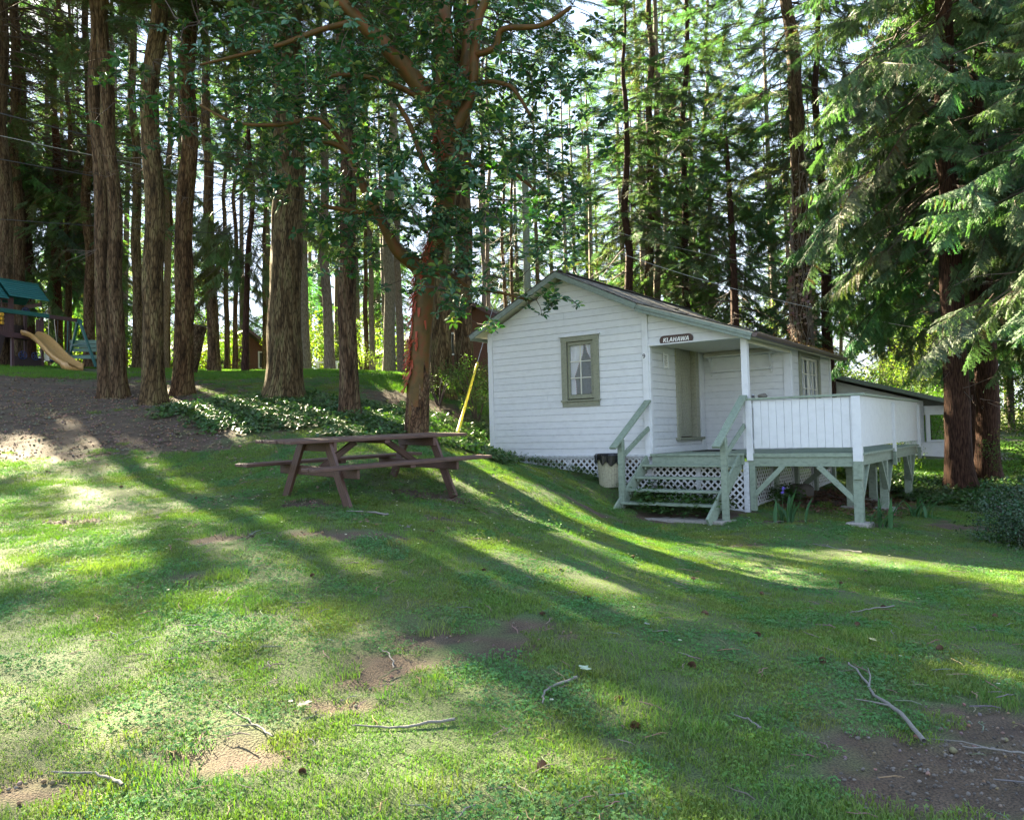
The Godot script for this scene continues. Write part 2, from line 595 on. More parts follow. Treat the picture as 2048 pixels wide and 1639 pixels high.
func make_ground():
	var xs := spread(-9.0, 9.0, 0.13, 260.0, 260.0)
	var zs := spread(-21.0, 2.0, 0.13, 320.0, 200.0)
	var mb := MB.new()
	var w := xs.size()
	var ht := PackedFloat32Array()
	for z in zs:
		for x in xs:
			var near: bool = x > -14.0 and x < 14.0 and z > -26.0 and z < 4.0
			var b := bare(x, z) if near else clampf(mid.get_noise_2d(x * 0.4, z * 0.4) * 2.0, 0.0, 1.0)
			var y := h(x, z)
			if near:
				y += fine.get_noise_2d(x, z) * 0.012 + mid.get_noise_2d(x, z) * 0.03 + b * fine.get_noise_2d(x * 3.0, z * 3.0) * 0.05 - b * 0.012
			ht.append(y)
			mb.v.append(Vector3(x, y, z))
			var g := 0.5 + 0.5 * mid.get_noise_2d(x * 1.7 + 50.0, z * 1.7)
			var turf := Color(0.062, 0.105, 0.027).lerp(Color(0.105, 0.12, 0.04), clampf(g * 1.3 - 0.2, 0, 1))
			var k := fine.get_noise_2d(x * 2.0 + 9.0, z * 2.0)
			var soil := Color(0.066, 0.042, 0.025).lerp(Color(0.125, 0.085, 0.051), clampf(0.5 + k, 0, 1))
			mb.c.append(turf.lerp(soil, b))
	for j in zs.size():
		for i in w:
			var l := ht[j * w + maxi(i - 1, 0)]
			var r := ht[j * w + mini(i + 1, w - 1)]
			var a := ht[maxi(j - 1, 0) * w + i]
			var d := ht[mini(j + 1, zs.size() - 1) * w + i]
			var dx: float = xs[mini(i + 1, w - 1)] - xs[maxi(i - 1, 0)]
			var dz: float = zs[mini(j + 1, zs.size() - 1)] - zs[maxi(j - 1, 0)]
			mb.n.append(Vector3((l - r) / dx, 1.0, (a - d) / dz).normalized())
	for j in zs.size() - 1:
		for i in w - 1:
			var o := j * w + i
			for q in [o, o + 1, o + w, o + 1, o + w + 1, o + w]:
				mb.ix.append(q)
	var g := part("ground", mb.mesh(), M.ground, self)
	g.set_meta("kind", "structure")
	g.set_meta("label", "grassy sloping ground with bare earth patches below the cabin")

# fine steps from a to b, then wider and wider ones out to lo and hi
func spread(a: float, b: float, step: float, lo: float, hi: float) -> Array:
	var o := []
	var s := step
	var x := a
	while x > -lo:
		s *= 1.22
		x -= s
		o.push_front(x)
	x = a
	while x < b:
		o.append(x)
		x += step
	s = step
	while x < hi:
		o.append(x)
		s *= 1.22
		x += s
	return o

# ------------------------------------------------------------------ openings in the canopy
# ground strips that the sun reaches in the photograph: no bough grows on the way from them to the sun
const SUNNY := "-7.6 -13.4 -7.3 -13.6 0.05|-8.0 -12.1 -7.6 -12.4 0.30|-6.8 -11.7 -4.5 -11.4 0.35|-5.7 -10.7 -4.6 -10.3 0.25|-5.9 -8.8 -5.0 -8.5 0.45|-4.6 -9.2 -3.3 -8.8 0.30|-4.6 -7.0 -3.8 -7.0 0.18|-3.1 -12.8 -1.3 -12.5 0.30|-0.8 -12.0 -0.1 -12.3 0.25|-0.6 -12.0 0.7 -12.2 0.16|0.7 -12.2 1.8 -10.4 0.20|-0.1 -11.2 0.9 -9.6 0.30|0.9 -9.6 1.6 -9.3 0.40|1.6 -9.3 2.0 -8.7 0.35|2.5 -10.7 3.1 -9.2 0.18|2.4 -8.7 3.3 -7.8 0.17|3.3 -10.8 4.3 -9.7 0.15|3.9 -10.2 4.8 -10.2 0.14|5.0 -10.3 5.3 -9.5 0.20|5.5 -9.8 5.3 -8.2 0.20|0.9 -4.3 1.2 -4.2 0.13|-2.9 -4.4 -2.1 -4.4 0.45|-2.7 -4.0 -1.3 -4.1 0.85|-2.4 -3.5 -0.8 -3.5 0.85|-1.1 -4.4 -0.4 -4.3 0.50|-0.5 -3.8 0.1 -3.8 0.60|-0.8 -3.5 -0.5 -3.5 0.40|0.0 -3.7 0.6 -3.4 0.50|-0.1 -4.2 0.0 -4.0 0.20|-2.3 -6.0 -1.8 -5.9 0.15|-1.2 -5.4 -0.9 -5.2 0.12|-7.1 -17.2 -3.6 -14.3 0.75|-3.6 -14.6 -2.0 -13.9 0.60|-5.9 -15.4 -4.3 -14.3 0.40|11.2 -20.3 12.6 -19.2 0.60|-1.4 -14.9 -0.8 -17.9 0.45|2.1 -14.6 2.2 -15.4 0.15"

func read_gaps():
	for s in SUNNY.split("|"):
		var q := s.split(" ")
		var a := Vector2(float(q[0]), float(q[1]))
		var b := Vector2(float(q[2]), float(q[3]))
		var r := float(q[4]) + 0.2
		var n := int(ceil(a.distance_to(b) / (r * 0.8))) + 1
		for k in n:
			var p := a.lerp(b, float(k) / maxf(1.0, n - 1))
			gaps.append([on(p.x, p.y), r])
	for q in [[-1.95, 3.2, -13.9, 0.5], [-1.95, 4.4, -14.0, 0.5], [-1.95, 2.3, -13.9, 0.5], [8.0, 4.6, -13.0, 0.9], [8.3, 5.6, -13.3, 0.7], [7.8, 3.4, -13.0, 0.8], [6.6, 7.6, -15.0, 0.7], [2.0, 1.5, -14.2, 0.22], [3.45, 1.4, -13.1, 0.2], [-7.5, 8.1, -16.5, 0.8], [-6.0, 7.6, -16.0, 0.6], [-9.5, 8.2, -17.0, 0.8], [-3.0, 6.6, -13.0, 0.5], [0.0, 6.0, -13.5, 0.5]]:
		gaps.append([Vector3(q[0], q[1], q[2]), q[3]])
	for k in 16:      # small dapples on the bare slope and far lawn
		gaps.append([on(rng.randf_range(-12.0, -5.5), rng.randf_range(-17.5, -11.5)), rng.randf_range(0.14, 0.26)])
	# glades: places behind the trunks that stand in full sun
	for q in [[-20.5, -36.0, 2.0, 2.2], [-24.0, -36.5, 2.0, 2.0], [-17.0, -40.0, 2.0, 2.4], [-14.6, -40.0, 2.0, 2.2], [-11.0, -39.0, 2.0, 2.4], [-8.0, -41.0, 2.0, 2.4], [-4.5, -42.0, 2.5, 2.6], [-1.0, -41.0, 3.0, 2.4], [3.2, -34.0, 5.5, 2.6], [3.2, -34.0, 3.5, 2.4], [10.5, -37.0, 4.5, 2.8], [18.5, -36.0, 4.5, 2.6], [9.9, -20.5, 1.0, 0.9], [-9.5, -27.0, 0.0, 1.6], [-5.0, -26.0, 0.0, 1.6], [-6.5, -31.0, 0.0, 1.8], [-2.5, -27.0, 0.0, 1.2], [-12.5, -31.0, 0.0, 1.2], [6.5, -40.0, 5.0, 2.2]]:
		gaps.append([on(q[0], q[1], q[2]), q[3]])

func in_gap(p: Vector3) -> bool:
	for g in gaps:
		var d: Vector3 = p - g[0]
		var along := d.dot(SUN)
		if along > 1.5:
			var r: float = g[1]
			if (d - SUN * along).length_squared() < r * r:
				return true
	return false

# ------------------------------------------------------------------ the cabin
# cabin axes: x runs right along the gable wall, y up from the porch floor, z out of the gable wall
const BASE_Y := 1.0          # the things stand this far below the porch floor

func cab(x: float, y: float, z: float) -> Vector3:
	return Vector3(x, y + BASE_Y, z)

func cab_world(x: float, y: float, z: float) -> Vector3:
	return CAB + Basis(Vector3.UP, CAB_TURN) * Vector3(x, y, z)

func cab_ground(x: float, z: float) -> float:
	var p := cab_world(x, 0, z)
	return h(p.x, p.z) - CAB.y

func cab_thing(called: String, label: String, category: String, group := "") -> Node3D:
	return thing(called, label, category, CAB - Vector3(0, BASE_Y, 0), CAB_TURN, group)

# a boarded wall: frame maps the wall's x, y and outward z to the thing's axes
func boarded_wall(called: String, o: Node3D, frame: Transform3D, outline: PackedVector2Array, holes: Array, mat_board: Material, tall := 0.142, individual := true) -> MeshInstance3D:
	var lo := outline[0]
	var hi := outline[0]
	for p in outline:
		lo = Vector2(minf(lo.x, p.x), minf(lo.y, p.y))
		hi = Vector2(maxf(hi.x, p.x), maxf(hi.y, p.y))
	var pieces := [outline]
	for hole in holes:
		var next := []
		var a: Vector2 = hole[0]
		var b: Vector2 = hole[2]
		for strip in [rect(lo.x - 1, lo.y - 1, a.x, hi.y + 1), rect(b.x, lo.y - 1, hi.x + 1, hi.y + 1), rect(a.x, lo.y - 1, b.x, a.y), rect(a.x, b.y, b.x, hi.y + 1)]:
			for p in pieces:
				next.append_array(Geometry2D.intersect_polygons(p, strip))
		pieces = next
	var mb := MB.new()
	for p in pieces:
		add_prism(mb, p, -0.13, -0.018, Transform3D())
	var wall := part(called, mb.mesh(), M.white_worn, o, frame)
	var all := MB.new()
	var y := lo.y
	while y < hi.y:
		var rows: Array = Geometry2D.intersect_polygons(rect(lo.x - 0.1, y, hi.x + 0.1, y + tall - 0.012), outline)
		for hole in holes:
			var next := []
			for r in rows:
				next.append_array(Geometry2D.clip_polygons(r, hole))
			rows = next
		for r in rows:
			if r.size() < 3:
				continue
			var out := rng.randf_range(-0.0015, 0.0015)
			if individual:
				var paint: Material = [mat_board, mat_board, M.white_b, M.white_c][rng.randi() % 4]
				var cut := lerpf(lo.x, hi.x, rng.randf_range(0.25, 0.75))
				if hi.x - lo.x > 2.5 and rng.randf() < 0.4:      # two boards butted end to end
					for half in [rect(lo.x - 0.1, y - 0.1, cut - 0.0015, y + 1.0), rect(cut + 0.0015, y - 0.1, hi.x + 0.1, y + 1.0)]:
						for q in Geometry2D.intersect_polygons(r, half):
							part("siding_board", prism(q, -0.0181, out + rng.randf_range(-0.001, 0.001)), paint, wall)
				else:
					part("siding_board", prism(r, -0.0181, out), paint, wall)
			else:
				add_prism(all, r, -0.0181, out, Transform3D())
		y += tall
	if not individual:
		part("siding_boards", all.mesh(), mat_board, wall).set_meta("kind", "stuff")
	return wall

const ROOF := [[-0.31, 2.66], [2.0, 3.775], [3.83, 2.895], [6.05, 2.14]]   # top of the roof across the gable

func make_cabin():
	var o := cab_thing("cabin", "small white clapboard cabin with sage trim and low shingled roof", "cabin")
	var gable := PackedVector2Array([Vector2(0, -0.02), Vector2(3.9, -0.02), Vector2(3.9, 2.74), Vector2(2.0, 3.66), Vector2(0, 2.69)])
	var win := rect(1.99, 1.1, 2.75, 2.36)
	var front := boarded_wall("front_wall", o, Transform3D(Basis(), cab(0, 0, 0)), gable, [win], M.white)
	# corner boards and water table
	board("corner_board", front, M.white, Vector3(0.12, 2.72, 0.03), Vector3(0.055, 1.34, 0.012))
	board("corner_board", front, M.white, Vector3(0.125, 2.78, 0.034), Vector3(3.85, 1.37, 0.014))
	board("bottom_board", front, M.white_worn, Vector3(3.92, 0.045, 0.05), Vector3(1.95, -0.035, 0.01))
	# above the porch opening
	var tri := PackedVector2Array([Vector2(3.915, 2.115), Vector2(5.82, 2.115), Vector2(5.82, 2.13), Vector2(3.915, 2.75)])
	var head := boarded_wall("porch_header", o, Transform3D(Basis(), cab(0, 0, 0)), tri, [], M.white)
	board("header_trim", head, M.white, Vector3(1.95, 0.03, 0.16), Vector3(4.87, 2.1, -0.05))
	# porch side wall with the door; the wall's x runs back from the corner
	var side := Basis(Vector3(0, 0, -1), Vector3.UP, Vector3(1, 0, 0))
	var door_hole := rect(1.24, 0.26, 2.42, 2.3)
	var sw := boarded_wall("porch_side_wall", o, Transform3D(side, cab(3.91, 0, 0)), rect(0.02, 0.0, 2.8, 2.5), [door_hole], M.white)
	board("corner_board", sw, M.white, Vector3(0.1, 2.1, 0.03), Vector3(0.05, 1.05, 0.012))
	board("corner_board", sw, M.white, Vector3(0.2, 2.1, 0.03), Vector3(2.62, 1.05, 0.012))
	board("skirting_board", sw, M.white, Vector3(2.8, 0.09, 0.03), Vector3(1.4, 0.045, 0.012))
	make_door(o, Transform3D(side, cab(3.91, 0, 0)))
	# porch back wall
	var back_f := Transform3D(Basis(), cab(3.91, 0, -2.8))
	var bw := boarded_wall("porch_back_wall", o, back_f, PackedVector2Array([Vector2(0, 0), Vector2(1.9, 0), Vector2(1.9, 2.12), Vector2(0, 2.5)]), [], M.white)
	board("corner_board", bw, M.white, Vector3(0.14, 2.1, 0.03), Vector3(1.82, 1.06, 0.012))
	# right side wall with its window
	var right_win := rect(3.5, 0.95, 5.0, 2.0)
	var rw := boarded_wall("right_wall", o, Transform3D(side, cab(5.8, 0, 0)), rect(2.8, -0.02, 6.12, 2.16), [right_win], M.white)
	board("corner_board", rw, M.white, Vector3(0.14, 2.15, 0.03), Vector3(2.87, 1.06, 0.012))
	board("corner_board", rw, M.white, Vector3(0.13, 2.15, 0.03), Vector3(6.06, 1.06, 0.012))
	# left and back walls, plain from here
	var left := Basis(Vector3(0, 0, 1), Vector3.UP, Vector3(-1, 0, 0))
	boarded_wall("left_wall", o, Transform3D(left, cab(0.0, 0, -6.12)), rect(0.0, -0.02, 6.1, 2.66), [], M.white, 0.142, false)
	var rear := Basis(Vector3(-1, 0, 0), Vector3.UP, Vector3(0, 0, -1))
	boarded_wall("back_wall", o, Transform3D(rear, cab(5.8, 0, -6.12)), PackedVector2Array([Vector2(0.01, 0), Vector2(5.79, 0), Vector2(5.79, 2.7), Vector2(3.8, 3.66), Vector2(1.97, 2.8), Vector2(0.01, 2.13)]), [], M.white, 0.142, false)
	# inside
	board("inner_floor", o, M.inside, Vector3(3.7, 0.08, 5.92), cab(1.955, 0.2, -3.06), Basis(), 0.0)
	board("inner_floor", o, M.inside, Vector3(1.9, 0.08, 3.1), cab(4.72, 0.2, -4.5), Basis(), 0.0)
	board("inner_ceiling", o, M.inside, Vector3(3.7, 0.06, 5.92), cab(1.955, 2.44, -3.06), Basis(), 0.0)
	board("inner_ceiling", o, M.inside, Vector3(1.86, 0.04, 3.2), cab(4.75, 2.07, -4.52), Basis(), 0.0)
	board("inner_partition", o, M.inside, Vector3(3.55, 2.2, 0.06), cab(1.95, 1.33, -3.2), Basis(), 0.0)
	board("porch_ceiling", o, M.cream, Vector3(1.86, 0.03, 2.72), cab(4.86, 2.16, -1.46), Basis(), 0.0)
	make_front_window(o)
	make_right_window(o, Transform3D(side, cab(5.8, 0, 0)))
	# post and plate on the porch's open corner
	board("porch_post", o, M.white, Vector3(0.115, 2.02, 0.115), cab(5.775, 1.10, -0.07))
	board("porch_plate", o, M.cream, Vector3(0.1, 0.13, 2.6), cab(5.775, 2.06, -1.46))
	make_roof(o)
	make_lattices(o)
	# house number on the corner board
	var plate_ := board("number_plate", o, M.letter, Vector3(0.07, 0.1, 0.008), cab(3.83, 1.9, 0.034), Basis(), 0.001)
	part("number", text_mesh("9", 0.085, 0.004, false), M.ink, plate_, Transform3D(Basis(), Vector3(0, 0, 0.006)))

func text_mesh(s: String, tall: float, deep: float, slanted: bool) -> TextMesh:
	var f := SystemFont.new()
	f.font_names = PackedStringArray(["Droid Sans"])
	f.font_weight = 700
	f.font_italic = slanted
	var t := TextMesh.new()
	t.font = f
	t.text = s
	t.font_size = 64
	t.pixel_size = tall / 46.0
	t.depth = deep
	return t

func make_door(o: Node3D, f: Transform3D):
	var d := holder("door", o)
	d.transform = f
	# x from 1.24 to 2.42
	board("door_leaf", d, M.door, Vector3(0.84, 2.0, 0.04), Vector3(1.80, 1.31, -0.10))
	for k in 3:
		board("door_panel", d, M.door, Vector3(0.15, 1.15, 0.014), Vector3(1.56 + k * 0.24, 1.05, -0.078), Basis(), 0.006)
	board("door_rail", d, M.door, Vector3(0.6, 0.02, 0.012), Vector3(1.8, 1.75, -0.078))
	board("door_jamb", d, M.door, Vector3(0.15, 2.05, 0.17), Vector3(1.315, 1.3, -0.055))
	board("door_jamb", d, M.door, Vector3(0.17, 2.05, 0.17), Vector3(2.335, 1.3, -0.055))
	board("door_head", d, M.door, Vector3(1.18, 0.12, 0.165), Vector3(1.83, 2.36, -0.055))
	board("door_sill", d, M.olive, Vector3(1.36, 0.055, 0.22), Vector3(1.86, 0.265, -0.02))
	var knob := SphereMesh.new()
	knob.radius = 0.03
	knob.height = 0.05
	knob.radial_segments = 12
	knob.rings = 6
	part("knob", knob, M.steel, d, Transform3D(Basis(), Vector3(1.46, 1.15, -0.06)))

func make_front_window(o: Node3D):
	var w := holder("front_window", o)
	w.transform = Transform3D(Basis(), cab(0, 0, 0))
	board("side_casing", w, M.olive, Vector3(0.13, 1.3, 0.035), Vector3(1.99, 1.7, 0.016))
	board("side_casing", w, M.olive, Vector3(0.13, 1.3, 0.035), Vector3(2.75, 1.7, 0.016))
	board("head_casing", w, M.olive, Vector3(0.90, 0.10, 0.04), Vector3(2.37, 2.38, 0.018))
	board("drip_cap", w, M.white, Vector3(0.98, 0.02, 0.07), Vector3(2.37, 2.442, 0.03))
	board("sill", w, M.olive, Vector3(0.92, 0.035, 0.075), Vector3(2.37, 1.105, 0.03))
	board("apron", w, M.olive, Vector3(0.88, 0.10, 0.03), Vector3(2.37, 1.035, 0.014))
	board("sash_stile", w, M.olive, Vector3(0.055, 1.18, 0.045), Vector3(2.085, 1.735, -0.03))
	board("sash_stile", w, M.olive, Vector3(0.075, 1.18, 0.045), Vector3(2.648, 1.735, -0.03))
	board("sash_rail", w, M.olive, Vector3(0.5, 0.07, 0.043), Vector3(2.36, 2.29, -0.03))
	board("sash_rail", w, M.olive, Vector3(0.5, 0.09, 0.043), Vector3(2.36, 1.19, -0.03))
	board("muntin", w, M.cream, Vector3(0.02, 1.02, 0.03), Vector3(2.363, 1.745, -0.03))
	for y in [1.575, 1.915]:
		board("muntin", w, M.cream, Vector3(0.498, 0.02, 0.028), Vector3(2.361, y, -0.03))
	for i in 2:
		for j in 3:
			board("pane", w, M.glass, Vector3(0.236, 0.32, 0.004), Vector3(2.235 + i * 0.25, 1.405 + j * 0.34, -0.03), Basis(), 0.0)
	for p in [[[2.05, 2.40, 2.3], [2.05, 2.36, 2.05], [2.05, 2.26, 1.85], [2.05, 2.16, 1.6], [2.06, 2.19, 1.5], [2.06, 2.2, 1.2]], [[2.44, 2.66, 2.3], [2.50, 2.66, 2.1], [2.58, 2.66, 1.95], [2.62, 2.66, 1.9]]]:
		hang_curtain(w, p)

# rows of [left x, right x, y]; folds run down the cloth
func hang_curtain(w: Node3D, rows: Array):
	var mb := MB.new()
	var tr := MB.new()
	var right_edge: bool = rows[0][0] > 2.3
	var fine_rows := []
	for k in rows.size() - 1:
		for s in 6:
			var t := s / 6.0
			fine_rows.append([lerpf(rows[k][0], rows[k + 1][0], t), lerpf(rows[k][1], rows[k + 1][1], t), lerpf(rows[k][2], rows[k + 1][2], t)])
	fine_rows.append(rows[-1])
	var at := func(r: Array, s: int) -> Vector3:
		var t := s / 28.0
		return Vector3(lerpf(r[0], r[1], t), r[2], -0.10 + 0.013 * sin(t * 44.0) + 0.006 * sin(t * 17.0 + r[2] * 3.0))
	for k in fine_rows.size() - 1:
		for s in 28:
			mb.quad(at.call(fine_rows[k], s), at.call(fine_rows[k], s + 1), at.call(fine_rows[k + 1], s + 1), at.call(fine_rows[k + 1], s))
		var e := 0 if right_edge else 28
		var a: Vector3 = at.call(fine_rows[k], e)
		var b: Vector3 = at.call(fine_rows[k + 1], e)
		for q in 2:
			var p := a.lerp(b, q * 0.5)
			var p2 := a.lerp(b, q * 0.5 + 0.5)
			var col := Color(0.30, 0.03, 0.05) if q == 0 else Color(0.75, 0.73, 0.74)
			var dx := Vector3(-0.016 if right_edge else 0.016, 0, 0.004)
			tr.quad(p, p + dx, p2 + dx, p2, col)
	var c := part("curtain", mb.mesh(), M.curtain, w)
	part("curtain_trim", tr.mesh(), M.trim, w)
	c.set_meta("label", "white curtain drawn to the side")

func make_right_window(o: Node3D, f: Transform3D):
	var w := holder("side_window", o)
	w.transform = f
	board("side_casing", w, M.olive, Vector3(0.14, 1.2, 0.035), Vector3(3.47, 1.45, 0.016))
	board("side_casing", w, M.olive, Vector3(0.14, 1.2, 0.035), Vector3(5.03, 1.45, 0.016))
	board("head_casing", w, M.olive, Vector3(1.7, 0.10, 0.04), Vector3(4.25, 2.045, 0.018))
	board("sill", w, M.olive, Vector3(1.72, 0.04, 0.07), Vector3(4.25, 0.93, 0.03))
	for k in 2:
		var x0 := 3.54 + k * 0.71
		board("sash_stile", w, M.cream, Vector3(0.05, 1.02, 0.04), Vector3(x0 + 0.025, 1.47, -0.03))
		board("sash_stile", w, M.cream, Vector3(0.05, 1.02, 0.04), Vector3(x0 + 0.685, 1.47, -0.03))
		board("sash_rail", w, M.cream, Vector3(0.61, 0.05, 0.038), Vector3(x0 + 0.355, 1.965, -0.03))
		board("sash_rail", w, M.cream, Vector3(0.61, 0.06, 0.038), Vector3(x0 + 0.355, 0.99, -0.03))
		board("muntin", w, M.cream, Vector3(0.025, 0.93, 0.03), Vector3(x0 + 0.355, 1.48, -0.03))
		for y in [1.3, 1.63]:
			board("muntin", w, M.cream, Vector3(0.61, 0.022, 0.028), Vector3(x0 + 0.355, y, -0.03))
		for i in 2:
			for j in 3:
				board("pane", w, M.glass, Vector3(0.29, 0.305, 0.004), Vector3(x0 + 0.2 + i * 0.31, 1.14 + j * 0.33, -0.03), Basis(), 0.0)
		var mb := MB.new()
		for s in 24:
			var xa := x0 + 0.42 + s * 0.011
			var xb := xa + 0.011
			mb.quad(Vector3(xa, 1.95, -0.1 + 0.012 * sin(s * 1.6)), Vector3(xb, 1.95, -0.1 + 0.012 * sin((s + 1) * 1.6)), Vector3(xb, 1.0, -0.1 + 0.012 * sin((s + 1) * 1.6)), Vector3(xa, 1.0, -0.1 + 0.012 * sin(s * 1.6)))
		part("curtain", mb.mesh(), M.curtain, w)

func make_roof(o: Node3D):
	var r := holder("roof", o)
	var zf := 0.30
	var zb := -6.45
	for k in 3:
		var a := Vector2(ROOF[k][0], ROOF[k][1])
		var b := Vector2(ROOF[k + 1][0], ROOF[k + 1][1])
		var n := Vector2(-(b - a).y, (b - a).x).normalized()
		var p := PackedVector2Array([a, b, b - n * 0.035, a - n * 0.035])
		part("roof_deck", prism(p, zb, zf - 0.03), M.cream, r, Transform3D(Basis(), cab(0, 0, 0)))
		var d := (b - a).normalized()
		# barge boards: one deep board on the steep slopes, two lapped ones on the shallow slope
		var a3 := Vector3(a.x, a.y, zf)
		var b3 := Vector3(b.x, b.y, zf)
		var n3 := Vector3(n.x, n.y, 0)
		beam("barge_board", r, M.barge, cab(0, 0, 0) + a3 - n3 * 0.055, cab(0, 0, 0) + b3 - n3 * 0.055, 0.11 if k < 2 else 0.065, 0.032 if k != 1 else 0.034, n3)
		if k == 2:
			beam("barge_board", r, M.barge, cab(0, 0, 0) + a3 - n3 * 0.118 - Vector3(0, 0, 0.012), cab(0, 0, 0) + b3 - n3 * 0.118 - Vector3(0, 0, 0.012), 0.06, 0.03, n3)
		# shingles, in courses that lap downhill
		var down := d if k > 0 else -d
		var top := a if k > 0 else b
		var length := a.distance_to(b)
		var courses := int(length / 0.145)
		var stuff := MB.new()
		var out := Vector3(n.x, n.y, 0)
		var slope := Vector3(down.x, down.y, 0)
		for c in courses:
			var cols := 20
			for i in cols:
				var wide := (zf + 0.02 - zb) / cols
				var z := zf + 0.02 - (i + 0.5) * wide + (0.5 * wide if c % 2 else 0.0)
				z = minf(z, zf + 0.02 - wide * 0.5)
				var lift := rng.randf_range(0.0, 0.006)
				var y := (slope * 0.998 - out * 0.055).normalized()
				var x := Vector3(0, 0, 1)
				var zz := x.cross(y).normalized()
				if zz.dot(out) < 0.0:
					x = -x
					zz = -zz
				var at := cab(top.x, top.y, z) + slope * ((c + 0.65) * length / courses) + out * (0.014 + lift)
				var t := Transform3D(Basis(x, y, zz), at)
				var size := Vector3(wide - 0.008, 0.19, 0.009)
				if k > 0 and i < 10:
					var one := part("shingle", box(size, 0.002), [M.shingle, M.shingle, M.shingle_dark, M.shingle_pale][rng.randi() % 4], r, t)
					one.rotate_object_local(Vector3(0, 0, 1), rng.randf_range(-0.012, 0.012))
				else:
					add_box(stuff, t, size, 0.0)
		part("shingles", stuff.mesh(), M.shingle, r).set_meta("kind", "stuff")
	beam("ridge_cap", r, M.shingle_dark, cab(2.0, 3.795, 0.3), cab(2.0, 3.795, -6.45), 0.02, 0.2)
	beam("fascia", r, M.cream, cab(6.0, 2.09, 0.27), cab(6.0, 2.09, -6.45), 0.11, 0.025)
	beam("fascia", r, M.barge, cab(-0.29, 2.6, 0.28), cab(-0.29, 2.6, -6.45), 0.09, 0.025)
	# gutter: an open trough along the low eave
	var g := PackedVector2Array()
	for k in 9:
		var a := PI + PI * k / 8.0
		g.append(Vector2(6.075 + 0.06 * cos(a), 2.12 + 0.075 * sin(a)))
	for k in 9:
		var a := TAU - PI * k / 8.0
		g.append(Vector2(6.075 + 0.054 * cos(a), 2.12 + 0.069 * sin(a)))
	part("gutter", prism(g, -6.5, 0.28), M.gutter, r, Transform3D(Basis(), cab(0, 0, 0)))
	part("gutter_end", prism(g.slice(0, 9), 0.28, 0.285), M.gutter, r, Transform3D(Basis(), cab(0, 0, 0)))
	# litter of needles and moss on the low slope
	var bits := []
	var tints := []
	for k in 420:
		var u := rng.randf()
		var x := lerpf(3.6, 6.0, u)
		var z := -6.4 + absf(rng.randfn(0, 2.0))
		if z > -0.5:
			continue
		var y := (lerpf(2.895, 2.14, (x - 3.83) / 2.22) if x > 3.83 else 2.895 + (3.83 - x) * 0.48) + 0.035
		bits.append(Transform3D(Basis.from_euler(Vector3(rng.randf_range(-0.4, 0.4), rng.randf() * TAU, rng.randf_range(-0.4, 0.4))) * rng.randf_range(0.6, 1.5), cab(x, y, z)))
		tints.append([Color(0.16, 0.09, 0.03), Color(0.08, 0.09, 0.03), Color(0.2, 0.15, 0.07)][rng.randi() % 3])
	var lm := MB.new()
	for k in 5:
		var a := rng.randf() * TAU
		var c := Vector3(cos(a), 0.1, sin(a)) * 0.03
		lm.tri(c, c + Vector3(cos(a + 1.0), 0.1, sin(a + 1.0)) * 0.05, c + Vector3(cos(a + 1.3), 0.3, sin(a + 1.3)) * 0.05)
	scatter("needle_litter", lm.mesh(), M.litter, r, bits, tints).set_meta("kind", "stuff")

# diagonal slats both ways between x0 and x1, from the ground line to y1, inside a wooden frame
func lattice(called: String, o: Node3D, f: Transform3D, x0: float, x1: float, y1: float, g0: float, g1: float, mat_slat: Material, step := 0.095):
	var l := holder(called, o)
	l.transform = f
	var area := PackedVector2Array([Vector2(x0, g0), Vector2(x1, g1), Vector2(x1, y1), Vector2(x0, y1)])
	for way in [1.0, -1.0]:
		var c := x0 - (y1 - minf(g0, g1)) - 0.2
		while c < x1 + (y1 - minf(g0, g1)) + 0.2:
			var d := Vector2(way, 1).normalized()
			var n := Vector2(-d.y, d.x) * 0.0175
			var m := Vector2(c, (y1 + g0) * 0.5)
			var strip := PackedVector2Array([m - d * 2.5 - n, m + d * 2.5 - n, m + d * 2.5 + n, m - d * 2.5 + n])
			for p in Geometry2D.intersect_polygons(strip, area):
				if p.size() >= 3:
					var z := 0.0 if way > 0 else 0.0065
					part("slat", prism(p, z, z + 0.006), mat_slat, l)
			c += step * 1.41
	board("top_rail", l, M.white_worn, Vector3(x1 - x0, 0.05, 0.022), Vector3((x0 + x1) * 0.5, y1 - 0.02, 0.026))
	board("side_rail", l, M.white_worn, Vector3(0.05, y1 - g0, 0.024), Vector3(x0 + 0.02, (y1 + g0) * 0.5, 0.026))
	board("side_rail", l, M.white_worn, Vector3(0.05, y1 - g1, 0.024), Vector3(x1 - 0.02, (y1 + g1) * 0.5, 0.026))
	beam("bottom_rail", l, M.white_worn, Vector3(x0, g0 + 0.03, 0.02), Vector3(x1, g1 + 0.03, 0.02), 0.05, 0.02)

